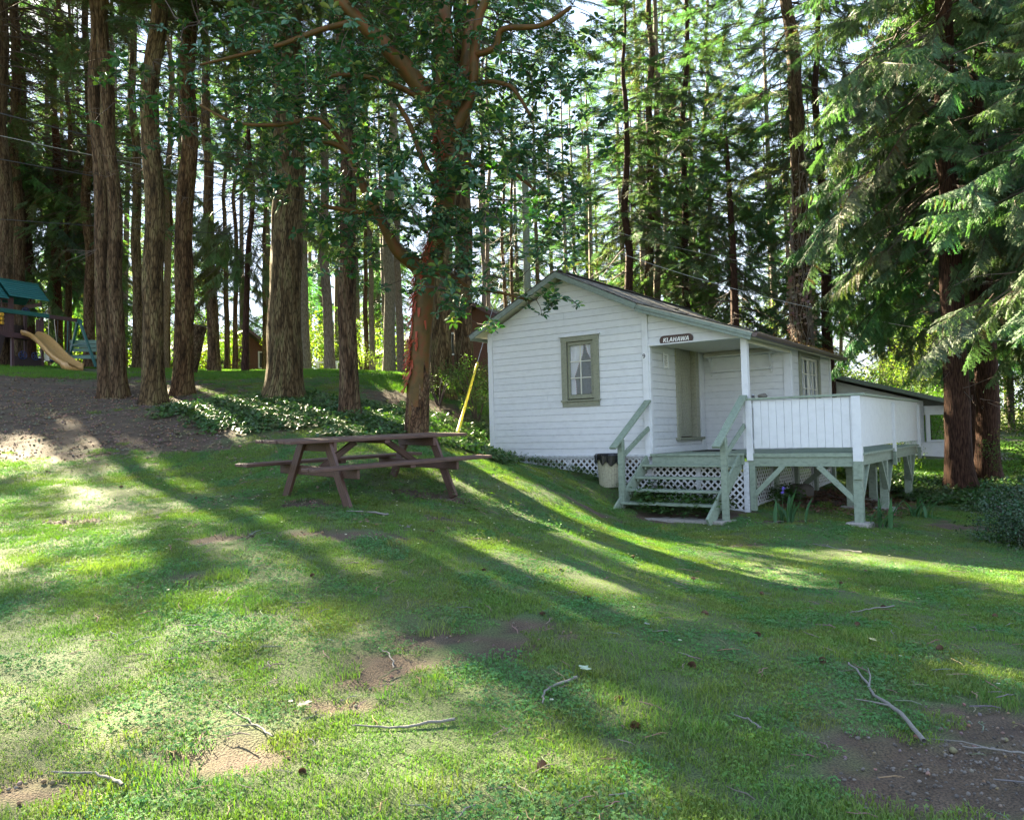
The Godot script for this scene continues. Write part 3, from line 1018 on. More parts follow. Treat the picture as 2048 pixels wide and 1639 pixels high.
func make_lattices(o: Node3D):
	var f := Transform3D(Basis(), cab(0, 0, -0.03))
	for s in [[0.05, 1.1], [1.1, 2.75], [2.75, 3.86], [3.86, 4.85], [4.85, 5.76]]:
		var y1 := -0.05 if s[0] < 3.8 else -0.16
		lattice("lattice_panel", o, f, s[0], s[1], y1, cab_ground(s[0], 0) - 0.03, cab_ground(s[1], 0) - 0.03, M.white)
	var side := Basis(Vector3(0, 0, -1), Vector3.UP, Vector3(1, 0, 0))
	for s in [[0.1, 1.5], [1.62, 2.9], [3.0, 4.4], [4.55, 6.05]]:
		lattice("lattice_panel", o, Transform3D(side, cab(5.74, 0, 0)), s[0], s[1], -0.2, cab_ground(5.74, -s[0]) + 0.02, cab_ground(5.74, -s[1]) + 0.02, M.white)
	board("corner_post", o, M.white_worn, Vector3(0.1, 0.9, 0.1), cab(5.76, -0.6, -0.02))
	for z in [-1.56, -2.95, -4.47, -6.1]:
		var g := cab_ground(5.75, z)
		board("foundation_post", o, M.sage, Vector3(0.14, -0.12 - g, 0.14), cab(5.78, (-0.12 + g) * 0.5, z))
	for x in [0.06, 2.0, 3.86]:
		var g := cab_ground(x, -0.12) - 0.05
		board("foundation_post", o, M.white_worn, Vector3(0.12, -0.05 - g, 0.1), cab(x, (-0.05 + g) * 0.5, -0.1))
	# a dark crawl space: the floor beams over it
	board("floor_beam", o, M.inside, Vector3(3.85, 0.16, 5.9), cab(1.95, -0.14, -3.1), Basis(), 0.0)
	board("floor_beam", o, M.inside, Vector3(1.7, 0.12, 3.2), cab(4.8, -0.14, -4.5), Basis(), 0.0)

# ------------------------------------------------------------------ deck, stairs
func make_deck():
	var o := cab_thing("wooden_deck", "raised wooden deck with white board railing on sage posts", "deck")
	# floor boards run parallel to the gable wall
	var fl := holder("deck_floor", o)
	var z := -0.07
	var k := 0
	while z > -5.8:
		var x0 := 3.93 if z > -2.78 else 5.83
		var x1 := 7.74
		board("floor_board", fl, M.sage, Vector3(x1 - x0, 0.04, 0.134), cab((x0 + x1) * 0.5, -0.02 + rng.randf_range(-0.002, 0.002), z), Basis(), 0.005)
		z -= 0.14
		k += 1
	board("front_nosing", fl, M.sage, Vector3(1.9, 0.07, 0.04), cab(6.72, -0.035, 0.03))
	board("step_nosing", fl, M.sage, Vector3(1.84, 0.045, 0.06), cab(4.83, -0.02, 0.04))
	# beams under the floor
	var fr := holder("deck_frame", o)
	board("front_joist", fr, M.sage, Vector3(1.86, 0.17, 0.05), cab(6.72, -0.145, 0.0))
	board("right_joist", fr, M.sage, Vector3(0.05, 0.17, 5.72), cab(7.66, -0.13, -2.88))
	board("back_joist", fr, M.sage, Vector3(1.86, 0.17, 0.05), cab(6.72, -0.13, -5.72))
	for x in [6.3, 6.9]:
		board("joist", fr, M.sage, Vector3(0.05, 0.15, 5.6), cab(x, -0.12, -2.86))
	for zz in [-1.9, -3.9]:
		board("cross_beam", fr, M.sage, Vector3(1.85, 0.13, 0.09), cab(6.7, -0.26, zz))
	# posts, each on a footing
	for p in [[7.62, -0.02, 0.14], [7.6, -2.3, 0.14], [7.6, -5.0, 0.14], [7.1, -1.9, 0.15], [7.1, -3.9, 0.15], [5.87, -0.02, 0.1]]:
		var g := cab_ground(p[0], p[1])
		var top := -0.22 if p[0] != 7.1 else -0.3
		board("post", o, M.sage, Vector3(p[2], top - g - 0.02, p[2]), cab(p[0], (top + g + 0.02) * 0.5, p[1]))
		if p[0] > 7.0:
			board("footing", o, M.concrete, Vector3(0.36, 0.2, 0.34), cab(p[0], g - 0.05, p[1]), Basis(Vector3.UP, rng.randf_range(-0.2, 0.2)), 0.02)
		if p[0] == 7.1:
			board("post_cap", o, M.sage, Vector3(0.2, 0.16, 0.2), cab(p[0], -0.27, p[1]))
	# knee braces
	beam("brace", o, M.sage, cab(7.58, -0.80, 0.01), cab(7.0, -0.22, 0.01), 0.09, 0.05)
	beam("brace", o, M.sage, cab(5.9, -0.74, 0.01), cab(6.42, -0.22, 0.01), 0.09, 0.05)
	for q in [[-0.05, -0.62], [-2.3, -1.75], [-2.32, -2.85], [-5.0, -4.4], [-5.0, -5.5]]:
		beam("brace", o, M.sage, cab(7.64, -0.80, q[0]), cab(7.64, -0.21, q[1]), 0.05, 0.09)
	beam("brace", o, M.sage, cab(5.95, -0.75, -3.0), cab(6.6, -0.2, -3.0), 0.1, 0.06)
	# railing, boards outside a frame
	var rl := holder("front_railing", o)
	board("railing_post", rl, M.white, Vector3(0.11, 1.1, 0.1), cab(5.85, 0.42, 0.02))
	var x := 5.93
	while x < 7.56:
		var wd := 0.134
		board("railing_board", rl, M.white, Vector3(wd - 0.004, 0.84 + rng.randf_range(-0.003, 0.003), 0.02), cab(x + wd * 0.5, 0.51, 0.03 + rng.randf_range(-0.0015, 0.0015)), Basis(), 0.003)
		x += wd
	board("backing_rail", rl, M.white_worn, Vector3(1.75, 0.09, 0.035), cab(6.74, 0.85, 0.0))
	board("backing_rail", rl, M.white_worn, Vector3(1.75, 0.09, 0.035), cab(6.74, 0.2, 0.0))
	board("cap_rail", rl, M.sage, Vector3(1.97, 0.04, 0.13), cab(6.79, 0.965, 0.02))
	board("corner_post", rl, M.white, Vector3(0.14, 1.08, 0.12), cab(7.64, 0.40, 0.02))
	board("corner_post_foot", rl, M.sage, Vector3(0.145, 0.3, 0.125), cab(7.64, -0.29, 0.02))
	var rr := holder("side_railing", o)
	var zz := -0.05
	while zz > -5.72:
		board("railing_board", rr, M.white, Vector3(0.02, 0.85 + rng.randf_range(-0.003, 0.003), 0.1325), cab(7.70 + rng.randf_range(-0.0015, 0.0015), 0.52, zz - 0.067), Basis(), 0.003)
		zz -= 0.135
	board("cap_rail", rr, M.sage, Vector3(0.13, 0.04, 5.72), cab(7.69, 0.965, -2.93))
	board("backing_rail", rr, M.white_worn, Vector3(0.035, 0.09, 5.6), cab(7.668, 0.85, -2.9))
	board("backing_rail", rr, M.white_worn, Vector3(0.035, 0.09, 5.6), cab(7.668, 0.2, -2.9))
	for pz in [-2.72, -5.74]:
		board("railing_post", rr, M.white, Vector3(0.06, 0.95, 0.07), cab(7.735, 0.41, pz))
		board("railing_post_foot", rr, M.sage, Vector3(0.065, 0.26, 0.09), cab(7.735, -0.19, pz))
	var bk := holder("back_railing", o)
	x = 5.9
	while x < 7.6:
		board("railing_board", bk, M.white, Vector3(0.126, 0.85, 0.02), cab(x + 0.067, 0.52, -5.8), Basis(), 0.003)
		x += 0.134
	board("cap_rail", bk, M.sage, Vector3(1.8, 0.04, 0.13), cab(6.75, 0.966, -5.8))

func make_stairs():
	var o := cab_thing("wooden_stairs", "sage wooden porch steps with four open treads and sloping handrails", "stairs")
	var run := 0.27
	for k in 4:
		board("tread", o, M.sage, Vector3(1.84, 0.042, 0.27), cab(4.76 - 0.03 * k, -0.215 * (k + 1), 0.16 + run * k), Basis(), 0.006)
		for x in [3.9, 5.62]:
			board("cleat", o, M.sage, Vector3(0.035, 0.05, 0.22), cab(x - 0.03 * k, -0.215 * (k + 1) - 0.046, 0.16 + run * k))
	board("top_riser", o, M.sage, Vector3(1.8, 0.16, 0.03), cab(4.84, -0.125, 0.03))
	for s in [3.84, 5.66]:
		var a := cab(s, -0.02, 0.02)
		var b := cab(s - 0.1, -1.16, 1.36)
		beam("stringer", o, M.sage, a + Vector3(0, -0.10, 0), b + Vector3(0, 0.02, 0), 0.24, 0.045)
	for s in [[3.77, 3.84, 3.885], [5.72, 5.79, 5.76]]:
		var g := cab_ground(s[0], 1.0) - 0.05
		board("newel_post", o, M.sage, Vector3(0.1, 0.30 - g, 0.1), cab(s[0], (0.30 + g) * 0.5, 0.98))
		beam("handrail", o, M.sage, cab(s[0] - 0.05, 0.14, 1.22), cab(s[2], 1.03, 0.03), 0.045, 0.14)
		beam("lower_rail", o, M.sage, cab(s[0], -0.03, 0.98), cab(s[2], 0.50, 0.04), 0.09, 0.04)

# ------------------------------------------------------------------ other houses
func make_neighbour_house():
	# behind the deck: a pale house whose low gable end faces the camera
	var at := Vector3(8.3, 0.0, -27.5)
	at.y = 0.45
	var o := thing("neighbour_house", "pale grey neighbour house with low gable roof behind the deck", "house", at, -0.30)
	var ol := PackedVector2Array([Vector2(1.6, 0.6), Vector2(5.75, 0.6), Vector2(5.75, 1.98), Vector2(2.4, 2.95), Vector2(1.6, 2.7)])
	boarded_wall("front_wall", o, Transform3D(), ol, [rect(4.5, 0.8, 4.82, 1.5), rect(5.1, 0.8, 5.45, 1.5)], M.far_white, 0.2)
	for x in [4.5, 5.1]:
		var w := holder("window", o)
		var wide := 0.32 if x < 5.0 else 0.35
		board("frame", w, M.white, Vector3(0.06, 0.8, 0.05), Vector3(x, 1.15, 0.02))
		board("frame", w, M.white, Vector3(0.06, 0.8, 0.05), Vector3(x + wide, 1.15, 0.02))
		board("frame", w, M.white, Vector3(wide + 0.06, 0.07, 0.052), Vector3(x + wide * 0.5, 1.53, 0.02))
		board("pane", w, M.glass, Vector3(wide, 0.7, 0.01), Vector3(x + wide * 0.5, 1.15, -0.05), Basis(), 0.0)
	board("skirt_wall", o, M.far_white, Vector3(5.2, 1.2, 0.1), Vector3(4.2, 0.0, 0.1))
	board("porch_rail", o, M.white, Vector3(1.05, 0.07, 0.14), Vector3(6.3, 0.64, 0.12))
	board("porch_beam", o, M.far_white, Vector3(1.1, 0.3, 0.14), Vector3(6.3, 1.66, 0.06))
	for x in [5.85, 6.75]:
		board("porch_post", o, M.white, Vector3(0.12, 1.0, 0.12), Vector3(x, 1.05, 0.06))
	board("porch_floor", o, M.sage, Vector3(1.05, 0.1, 4.0), Vector3(6.3, 0.5, -1.9))
	board("side_wall", o, M.far_white, Vector3(0.12, 1.9, 7.0), Vector3(5.7, 1.0, -3.6))
	board("side_wall", o, M.far_white, Vector3(0.12, 2.4, 7.0), Vector3(1.66, 1.4, -3.6))
	board("back_wall", o, M.far_white, Vector3(4.1, 1.9, 0.12), Vector3(3.7, 1.0, -7.1))
	board("inner_floor", o, M.inside, Vector3(5.6, 0.1, 7.0), Vector3(2.9, 0.5, -3.6))
	var r := holder("roof", o)
	for s in [[1.2, 2.72, 2.4, 3.13], [2.4, 3.13, 7.0, 1.82]]:
		var a := Vector2(s[0], s[1])
		var b := Vector2(s[2], s[3])
		var n := Vector2(-(b - a).y, (b - a).x).normalized() * 0.12
		part("roof_slope", prism(PackedVector2Array([a, b, b - n, a - n]), -7.6, 0.55), M.far_roof, r)
		beam("barge_board", r, M.barge, Vector3(a.x, a.y - 0.07, 0.57), Vector3(b.x, b.y - 0.07, 0.57), 0.14, 0.03)

func cottage(called: String, label: String, at: Vector3, turn: float, size: Vector3, wall_m: Material, eave: float):
	var o := thing(called, label, "house", at, turn)
	var hx := size.x * 0.5
	var outline := PackedVector2Array([Vector2(-hx, -0.6), Vector2(hx, -0.6), Vector2(hx, size.y), Vector2(0, size.y + hx * 0.55), Vector2(-hx, size.y)])
	part("wall", prism(outline, -size.z, 0.0), wall_m, o)
	var r := holder("roof", o)
	for s in [-1.0, 1.0]:
		var a := Vector2(0, size.y + hx * 0.55 + 0.12)
		var b := Vector2(s * (hx + eave), size.y - eave * 0.55 + 0.12)
		var n := Vector2(0, -0.12)
		part("roof_slope", prism(PackedVector2Array([a, b, b + n, a + n]), -size.z - 0.4, 0.45), M.far_roof, r)
		beam("barge_board", r, M.play_wood, Vector3(a.x, a.y - 0.06, 0.47), Vector3(b.x, b.y - 0.06, 0.47), 0.17, 0.04)
	for s in [-0.5, 0.5]:
		var w := holder("window", o)
		board("frame", w, M.white, Vector3(0.9, 1.0, 0.06), Vector3(s * hx, 1.45, 0.02))
		board("pane", w, M.dark, Vector3(0.76, 0.86, 0.02), Vector3(s * hx, 1.45, 0.05))

func make_far_houses():
	cottage("far_house", "brown house with low roof far behind the thick fir trunk", Vector3(-15.3, h(-15, -44) - 0.3, -44), 0.9, Vector3(5.5, 1.5, 7.0), M.far_wood, 0.6)
	cottage("far_house", "small white-gabled house far behind the madrone trunk", Vector3(-6.3, h(-6.3, -46) - 0.2, -46), 0.5, Vector3(3.4, 2.0, 5.0), M.far_white, 0.4)
	cottage("far_house", "red-brown cabin with dark roof behind the cabin's left eave", Vector3(-1.4, h(-1.4, -33) + 0.8, -33.5), -0.4, Vector3(3.6, 2.0, 4.5), M.far_wood, 0.5)
	# a low white rail fence by the far lawn
	var f := thing("rail_fence", "low white rail fence on the far lawn between the trunks", "fence", on(-7.5, -33.0))
	for k in 3:
		board("fence_post", f, M.white_worn, Vector3(0.1, 0.6, 0.1), Vector3(k * 0.8 - 0.8, 0.25, 0))
	board("rail", f, M.white, Vector3(1.9, 0.09, 0.05), Vector3(0, 0.5, 0.07))
	board("rail", f, M.white, Vector3(1.9, 0.07, 0.05), Vector3(0, 0.1, 0.07))

# ------------------------------------------------------------------ foliage meshes
var fir_bough := []
var cedar_bough := []
var bare_bough := []
var leaf_clump := []

func make_boughs():
	for k in 3:
		fir_bough.append(needle_bough(0.32, 0.0))
		cedar_bough.append(needle_bough(0.42, 1.0))
		leaf_clump.append(clump(110, 0.075))
	for k in 2:
		bare_bough.append(dead_bough())

# one branch along +x, a metre long, with side shoots in a flat fan; hang turns the shoots into drooping cedar sprays
func needle_bough(spread_: float, hang: float) -> ArrayMesh:
	var mb := MB.new()
	var wood := Color(0.09, 0.06, 0.045)
	var axis := func(t: float) -> Vector3:
		return Vector3(t, (0.10 * t - 0.26 * t * t) if hang == 0.0 else (0.05 * t - 0.5 * t * t + 0.28 * t * t * t), 0.04 * sin(t * 5.0))
	var prev: Vector3 = axis.call(0.0)
	for k in range(1, 9):
		var p: Vector3 = axis.call(k / 8.0)
		var r0 := 0.013 * (1.0 - (k - 1) / 9.0)
		var r1 := 0.013 * (1.0 - k / 9.0)
		for q in 3:
			var a := TAU * q / 3.0
			var b := TAU * (q + 1) / 3.0
			mb.quad(prev + Vector3(0, cos(a), sin(a)) * r0, prev + Vector3(0, cos(b), sin(b)) * r0, p + Vector3(0, cos(b), sin(b)) * r1, p + Vector3(0, cos(a), sin(a)) * r1, wood)
		prev = p
	var t := 0.14
	while t < 1.0:
		for s in [-1.0, 1.0]:
			var o: Vector3 = axis.call(t)
			var l := spread_ * (1.06 - t * 0.72) * smoothstep(0.02, 0.4, t) * rng.randf_range(0.65, 1.2)
			var ang := rng.randf_range(0.7, 1.1)
			var d := Vector3(cos(ang), rng.randf_range(-0.3, 0.05) - hang * rng.randf_range(0.35, 1.3), s * sin(ang)).normalized()
			shoot(mb, o, d, l, hang)
		t += rng.randf_range(0.04, 0.062)
	shoot(mb, axis.call(0.98), Vector3(0.9, -0.3, 0), spread_ * 0.5, hang)
	return mb.mesh()

func shoot(mb: MB, o: Vector3, d: Vector3, l: float, hang: float):
	var shade := rng.randf_range(0.7, 1.25)
	var col := Color(0.102 * shade, 0.150 * shade, 0.076 * shade)
	if hang > 0.0:
		col = Color(0.102 * shade, 0.150 * shade, 0.076 * shade)
	if rng.randf() < 0.05:
		col = Color(0.13, 0.085, 0.04)
	var flat := d.cross(Vector3.UP).normalized()
	var up := flat.cross(d)
	mb.tri(o - flat * 0.004, o + flat * 0.004, o + d * l + Vector3.DOWN * l * l * 0.5, Color(0.08, 0.06, 0.04))
	var step := 0.026 if hang == 0.0 else 0.0235
	var n := maxi(2, int(l / step))
	for k in n + 1:
		var u := float(k) / n
		var p := o + d * (l * u) + Vector3.DOWN * (l * u * l * u * 0.5)
		for s in [-1.0, 1.0]:
			var ll := rng.randf_range(0.05, 0.085) * (1.2 - 0.55 * u)
			var e: Vector3 = (d * rng.randf_range(0.6, 1.0) + flat * s * rng.randf_range(0.5, 1.0) + up * rng.randf_range(-0.35, 0.25) + Vector3.DOWN * hang * rng.randf_range(0.0, 0.9)).normalized()
			var w := e.cross(up + flat * rng.randf_range(-0.8, 0.8)).normalized() * (0.0095 if hang == 0.0 else 0.0095)
			mb.tri(p - w, p + w, p + e * ll, col * rng.randf_range(0.85, 1.15))

func dead_bough() -> ArrayMesh:
	var mb := MB.new()
	var col := Color(0.13, 0.105, 0.085)
	for b in 5:
		var p := Vector3(0.2 * b, 0, 0) if b else Vector3.ZERO
		var d := Vector3(1, rng.randf_range(-0.3, 0.3), rng.randf_range(-1.0, 1.0) if b else 0.0).normalized()
		var l := 1.0 if b == 0 else rng.randf_range(0.25, 0.5)
		var r := 0.012 if b == 0 else 0.006
		for k in 5:
			var q := p + d * l * 0.2
			d = (d + Vector3(rng.randfn(0, 0.12), rng.randfn(-0.05, 0.12), rng.randfn(0, 0.12))).normalized()
			for s in 3:
				var a := TAU * s / 3.0
				var a2 := TAU * (s + 1) / 3.0
				mb.quad(p + Vector3(0, cos(a), sin(a)) * r, p + Vector3(0, cos(a2), sin(a2)) * r, q + Vector3(0, cos(a2), sin(a2)) * r * 0.8, q + Vector3(0, cos(a), sin(a)) * r * 0.8, col)
			r *= 0.8
			p = q
	return mb.mesh()

# a ball of broad leaves, half a metre in radius, thinner inside
func clump(n: int, size: float) -> ArrayMesh:
	var mb := MB.new()
	for k in n:
		var d := Vector3(rng.randfn(), rng.randfn() * 0.8, rng.randfn()).normalized()
		var p := d * 0.5 * pow(rng.randf(), 0.4)
		var y := (d + Vector3(rng.randfn(0, 0.5), rng.randfn(0.5, 0.5), rng.randfn(0, 0.5))).normalized()
		var x := y.cross(Vector3(rng.randfn(), rng.randfn(), rng.randfn())).normalized()
		var z := x.cross(y)
		var s := size * rng.randf_range(0.6, 1.3)
		var g := rng.randf_range(0.75, 1.25)
		var col := Color(g, g, g * 0.95)
		var tip := p + z * s
		var mid_ := p + z * s * 0.5
		mb.tri(p, mid_ + x * s * 0.32 + y * s * 0.1, tip, col)
		mb.tri(p, tip, mid_ - x * s * 0.32 + y * s * 0.1, col)
	return mb.mesh()

# ------------------------------------------------------------------ trees
func trunk_part(o: Node3D, called: String, r0: float, height: float, lean: Vector3, mat_: Material, tint: Color, sides: int, flare := 0.35, offset := Vector3.ZERO, seed_ := 1, bow := 0.0) -> Callable:
	var f := FastNoiseLite.new()
	f.seed = seed_
	f.frequency = 0.22
	f.fractal_octaves = 2
	var path := func(y: float) -> Vector3:
		var wob := 0.11 * minf(y, 8.0) / 8.0
		return offset + Vector3(lean.x * y + f.get_noise_2d(y * 0.9, 3.0) * wob * 2.0 + bow * sin(y * 0.25), y, lean.z * y + f.get_noise_2d(y * 0.9, 90.0) * wob)
	var pts := []
	var rad := []
	var y := -0.5
	var big := sides >= 24
	while y < height:
		pts.append(path.call(maxf(y, 0.0)) + (Vector3(0, y, 0) if y < 0.0 else Vector3.ZERO))
		var t := clampf(y / height, 0.0, 1.0)
		rad.append(r0 * (pow(1.0 - t, 0.8) * 0.9 + 0.1) * (1.0 + flare * exp(-maxf(y, 0.0) * 3.0)))
		y += (0.12 if y < 11.0 else 0.8) if big else 0.7
	var mb := MB.new()
	f = f.duplicate()
	f.frequency = 0.35
	mb.tube(pts, rad, sides, tint, 0.16 if big else 0.06, f, 3.8, maxf(1.0, ceilf(TAU * r0 * 1.3)))
	if big:      # vertical ribs of bark, so that the outline is not a clean cylinder
		var rib := FastNoiseLite.new()
		rib.seed = seed_ + 7
		rib.frequency = 0.9
		rib.fractal_octaves = 3
		for k in mb.v.size():
			var a := mb.n[k]
			var low := exp(-maxf(mb.v[k].y, 0.0) * 2.6)
			mb.v[k] += a * r0 * low * (0.16 + 0.2 * sin(atan2(a.z, a.x) * 5.0 + seed_))
			mb.v[k] += a * r0 * 0.10 * rib.get_noise_3d(a.x * 5.0, mb.v[k].y * 0.55, a.z * 5.0)
	part(called, mb.mesh(), mat_, o)
	return path

func hash_tint(base: Color, k: float) -> Color:
	return Color(base.r * (1.0 + rng.randf_range(-k, k)), base.g * (1.0 + rng.randf_range(-k, k) * 0.8), base.b * (1.0 + rng.randf_range(-k, k)))

# boughs round a trunk from height a to b (the tip), longest reach r; fine > 0 sets that many short boughs along each branch
func add_crown(o: Node3D, path: Callable, meshes: Array, mat_: Material, a: float, b: float, r: float, n: int, tint: Color, called := "crown", droop := 0.25, low := 0.55, fine_ := 0):
	var lists := []
	var tints := []
	var stems := []
	for m in meshes:
		lists.append([])
		tints.append([])
	for k in n:
		var t := (k + rng.randf()) / n
		var y := a + (b - a) * pow(t, 0.9)
		var full := pow(1.0 - t, 0.75) * lerpf(low, 1.0, smoothstep(0.0, 0.25, t))
		var l := maxf(0.7, r * full * rng.randf_range(0.65, 1.15))
		var az := k * 2.39996 + rng.randf_range(-0.5, 0.5)
		var pitch := lerpf(-droop, 0.35, t) + rng.randf_range(-0.2, 0.2)
		var x := Vector3(cos(az) * cos(pitch), sin(pitch), sin(az) * cos(pitch))
		var side := x.cross(Vector3.UP).normalized().rotated(x, rng.randf_range(-0.45, 0.45))
		var up := side.cross(x)
		var p: Vector3 = path.call(y)
		var w := o.position + p
		if fine_ == 0:
			if in_gap(w + x * l * 0.25) or in_gap(w + x * l * 0.5) or in_gap(w + x * l * 0.75) or in_gap(w + x * l):
				continue
			var m := rng.randi() % meshes.size()
			lists[m].append(Transform3D(Basis(x * l, up * l, side * l), p))
			tints[m].append(hash_tint(tint, 0.22))
			continue
		stems.append(Transform3D(Basis(x * l * 0.9, up * l * 0.9, side * l * 0.9), p))
		var here := hash_tint(tint, 0.2)
		for j in fine_:
			var u := sqrt((j + rng.randf()) / fine_)
			if u < 0.18:
				continue
			var q := p + x * l * u + Vector3.DOWN * l * u * u * 0.22 + side * rng.randf_range(-0.16, 0.16) * l
			var d := (x.rotated(Vector3.UP, rng.randf_range(-1.1, 1.1)) + Vector3(0, rng.randf_range(-0.5, 0.15), 0)).normalized()
			var s := clampf(l * rng.randf_range(0.28, 0.5), 0.45, 1.25)
			if in_gap(o.position + q + d * s * 0.3) or in_gap(o.position + q + d * s * 0.8):
				continue
			var sd := d.cross(Vector3.UP).normalized().rotated(d, rng.randf_range(-0.5, 0.5))
			var m2 := rng.randi() % meshes.size()
			lists[m2].append(Transform3D(Basis(d * s, sd.cross(d) * s, sd * s), q))
			tints[m2].append(hash_tint(here, 0.12))
	for m in meshes.size():
		if lists[m].size():
			scatter(called, meshes[m], mat_, o, lists[m], tints[m])
	if stems.size():
		scatter("branches", bare_bough[0], M.twig, o, stems).set_meta("kind", "stuff")

# what, label, x, z, trunk radius, lean x, lean z, height, crown from, crown reach, boughs, group
# what: f furrowed fir, g grey bark, c cedar with hanging sprays
const TREES := [
	["f", "slim fir just right of the twin-stemmed fir, straight brown trunk at the left", -7.92, -17.0, 0.225, 0.012, 0.0, 27.0, 9.6, 4.0, 120],
	["f", "reddish brown fir with flared foot, third of the front firs beside the playset", -7.70, -18.0, 0.215, 0.020, 0.0, 28.0, 9.9, 4.2, 120],
	["f", "thickest fir trunk, deeply furrowed, above the far end of the ivy bank", -5.18, -17.5, 0.375, 0.030, 0.0, 31.0, 9.6, 5.0, 150],
	["f", "medium fir trunk rising out of the ivy between thickest fir and madrone", -3.26, -15.5, 0.185, 0.004, 0.0, 25.0, 8.8, 3.8, 110],
	["f", "broad fir trunk close behind the madrone's right side", -1.95, -21.0, 0.29, 0.030, 0.0, 30.0, 9.0, 4.6, 130],
	["f", "fir trunk between the madrone and the cabin's left eave", -1.36, -22.0, 0.28, 0.008, 0.0, 29.0, 8.5, 4.4, 120],
	["g", "grey-barked trunk just right of the thickest fir", -8.54, -32.0, 0.21, -0.011, 0.0, 26.0, 8.0, 3.4, 70],
	["g", "grey leaning trunk standing left of the medium ivy fir", -6.37, -27.0, 0.185, -0.022, 0.0, 24.0, 8.5, 3.2, 70],
	["g", "grey trunk midway between medium ivy fir and madrone, stoutest of the grey ones there", -5.1, -32.0, 0.25, 0.026, 0.0, 27.0, 8.0, 3.6, 80],
	["g", "pale trunk close to the left side of the madrone", -5.14, -36.0, 0.19, -0.006, 0.0, 25.0, 8.0, 3.2, 60],
	["g", "thin grey pole-like trunk right of the medium ivy fir", -6.49, -36.0, 0.14, -0.004, 0.0, 22.0, 8.0, 2.6, 50],
	["f", "thin brown trunk right of the medium ivy fir, beside a grey one", -7.15, -38.0, 0.13, 0.007, 0.0, 22.0, 8.0, 2.6, 50],
	["f", "dark fir trunk at the back lawn's left edge, beyond a leaning stump", -10.82, -28.0, 0.215, -0.017, 0.0, 26.0, 9.0, 3.4, 70],
	["c", "slender dark cedar with low hanging skirt left of the thickest fir", -8.66, -25.0, 0.11, 0.035, 0.0, 15.0, 3.4, 2.8, 230],
	["f", "brown fir trunk seen between twin-stemmed fir and slim fir", -14.55, -30.0, 0.21, -0.005, 0.0, 26.0, 8.0, 3.4, 80],
	["g", "pale grey trunk seen between slim fir and reddish fir", -14.9, -33.0, 0.16, 0.028, 0.0, 25.0, 9.0, 2.8, 60],
	["f", "thin sunlit orange trunk beside the pale grey one among front firs", -16.1, -36.0, 0.12, 0.018, 0.0, 23.0, 9.0, 2.6, 50],
	["c", "dark cedar trunk behind the playset's roof, hung with low boughs", -20.7, -33.0, 0.3, -0.030, 0.0, 24.0, 2.6, 4.4, 190],
	["c", "reddish cedar trunk directly behind the playset's ladder tower corner", -19.85, -33.6, 0.23, -0.002, 0.0, 23.0, 5.0, 3.8, 140],
	["f", "narrow straight trunk behind the middle of the swing beam", -19.0, -33.0, 0.15, 0.0, 0.0, 22.0, 5.5, 2.8, 90],
	["f", "larger trunk of the pair behind the swing frame's end", -17.0, -31.0, 0.225, -0.003, 0.0, 25.0, 6.0, 3.4, 110],
	["g", "smaller trunk of the pair behind the swing frame's end", -16.95, -32.0, 0.165, -0.002, 0.0, 24.0, 6.5, 3.0, 80],
	["f", "thin reddish trunk on the far lawn, right of the slender dark cedar's left neighbour", -12.2, -34.0, 0.115, 0.013, 0.0, 20.0, 6.0, 2.5, 60],
	["f", "thin trunk on the far lawn nearest to the dark back-lawn fir", -13.7, -37.0, 0.135, 0.008, 0.0, 21.0, 6.0, 2.6, 60],
	["f", "thin trunk just left of the thickest fir's foot, far back", -12.2, -38.0, 0.115, 0.006, 0.0, 20.0, 6.0, 2.5, 60],
	["f", "stout brown trunk rising behind the cabin roof, left of a paler twin", 5.38, -30.0, 0.205, 0.0317, 0.0, 27.0, 5.4, 3.8, 120],
	["g", "pale grey trunk pressed against the brown trunk behind the cabin roof", 5.76, -30.4, 0.165, 0.025, 0.0, 26.0, 6.5, 3.2, 80],
	["c", "dark brown trunk behind the cabin roof with dark boughs low down", 6.8, -30.0, 0.18, 0.0255, 0.0, 25.0, 3.0, 3.7, 170],
	["g", "thin grey trunk behind the roof, right of the dark brown one", 8.2, -32.0, 0.15, 0.0217, 0.0, 24.0, 5.5, 3.0, 90],
	["g", "thin trunk behind the cabin's left slope, nearest the madrone", -1.35, -36.0, 0.13, 0.0173, 0.0, 22.0, 7.0, 2.6, 60],
	["g", "second thin trunk behind the cabin's left slope, close to the first", -1.05, -38.0, 0.135, 0.0177, 0.0, 22.0, 7.0, 2.6, 60],
	["f", "thin brown trunk behind the cabin's left slope, left of the utility pole", -0.28, -40.0, 0.12, 0.0066, 0.0, 21.0, 6.5, 2.6, 60],
	["f", "thin trunk just left of the utility pole behind the roof", 0.1, -38.0, 0.11, 0.0186, 0.0, 21.0, 6.0, 2.6, 60],
]

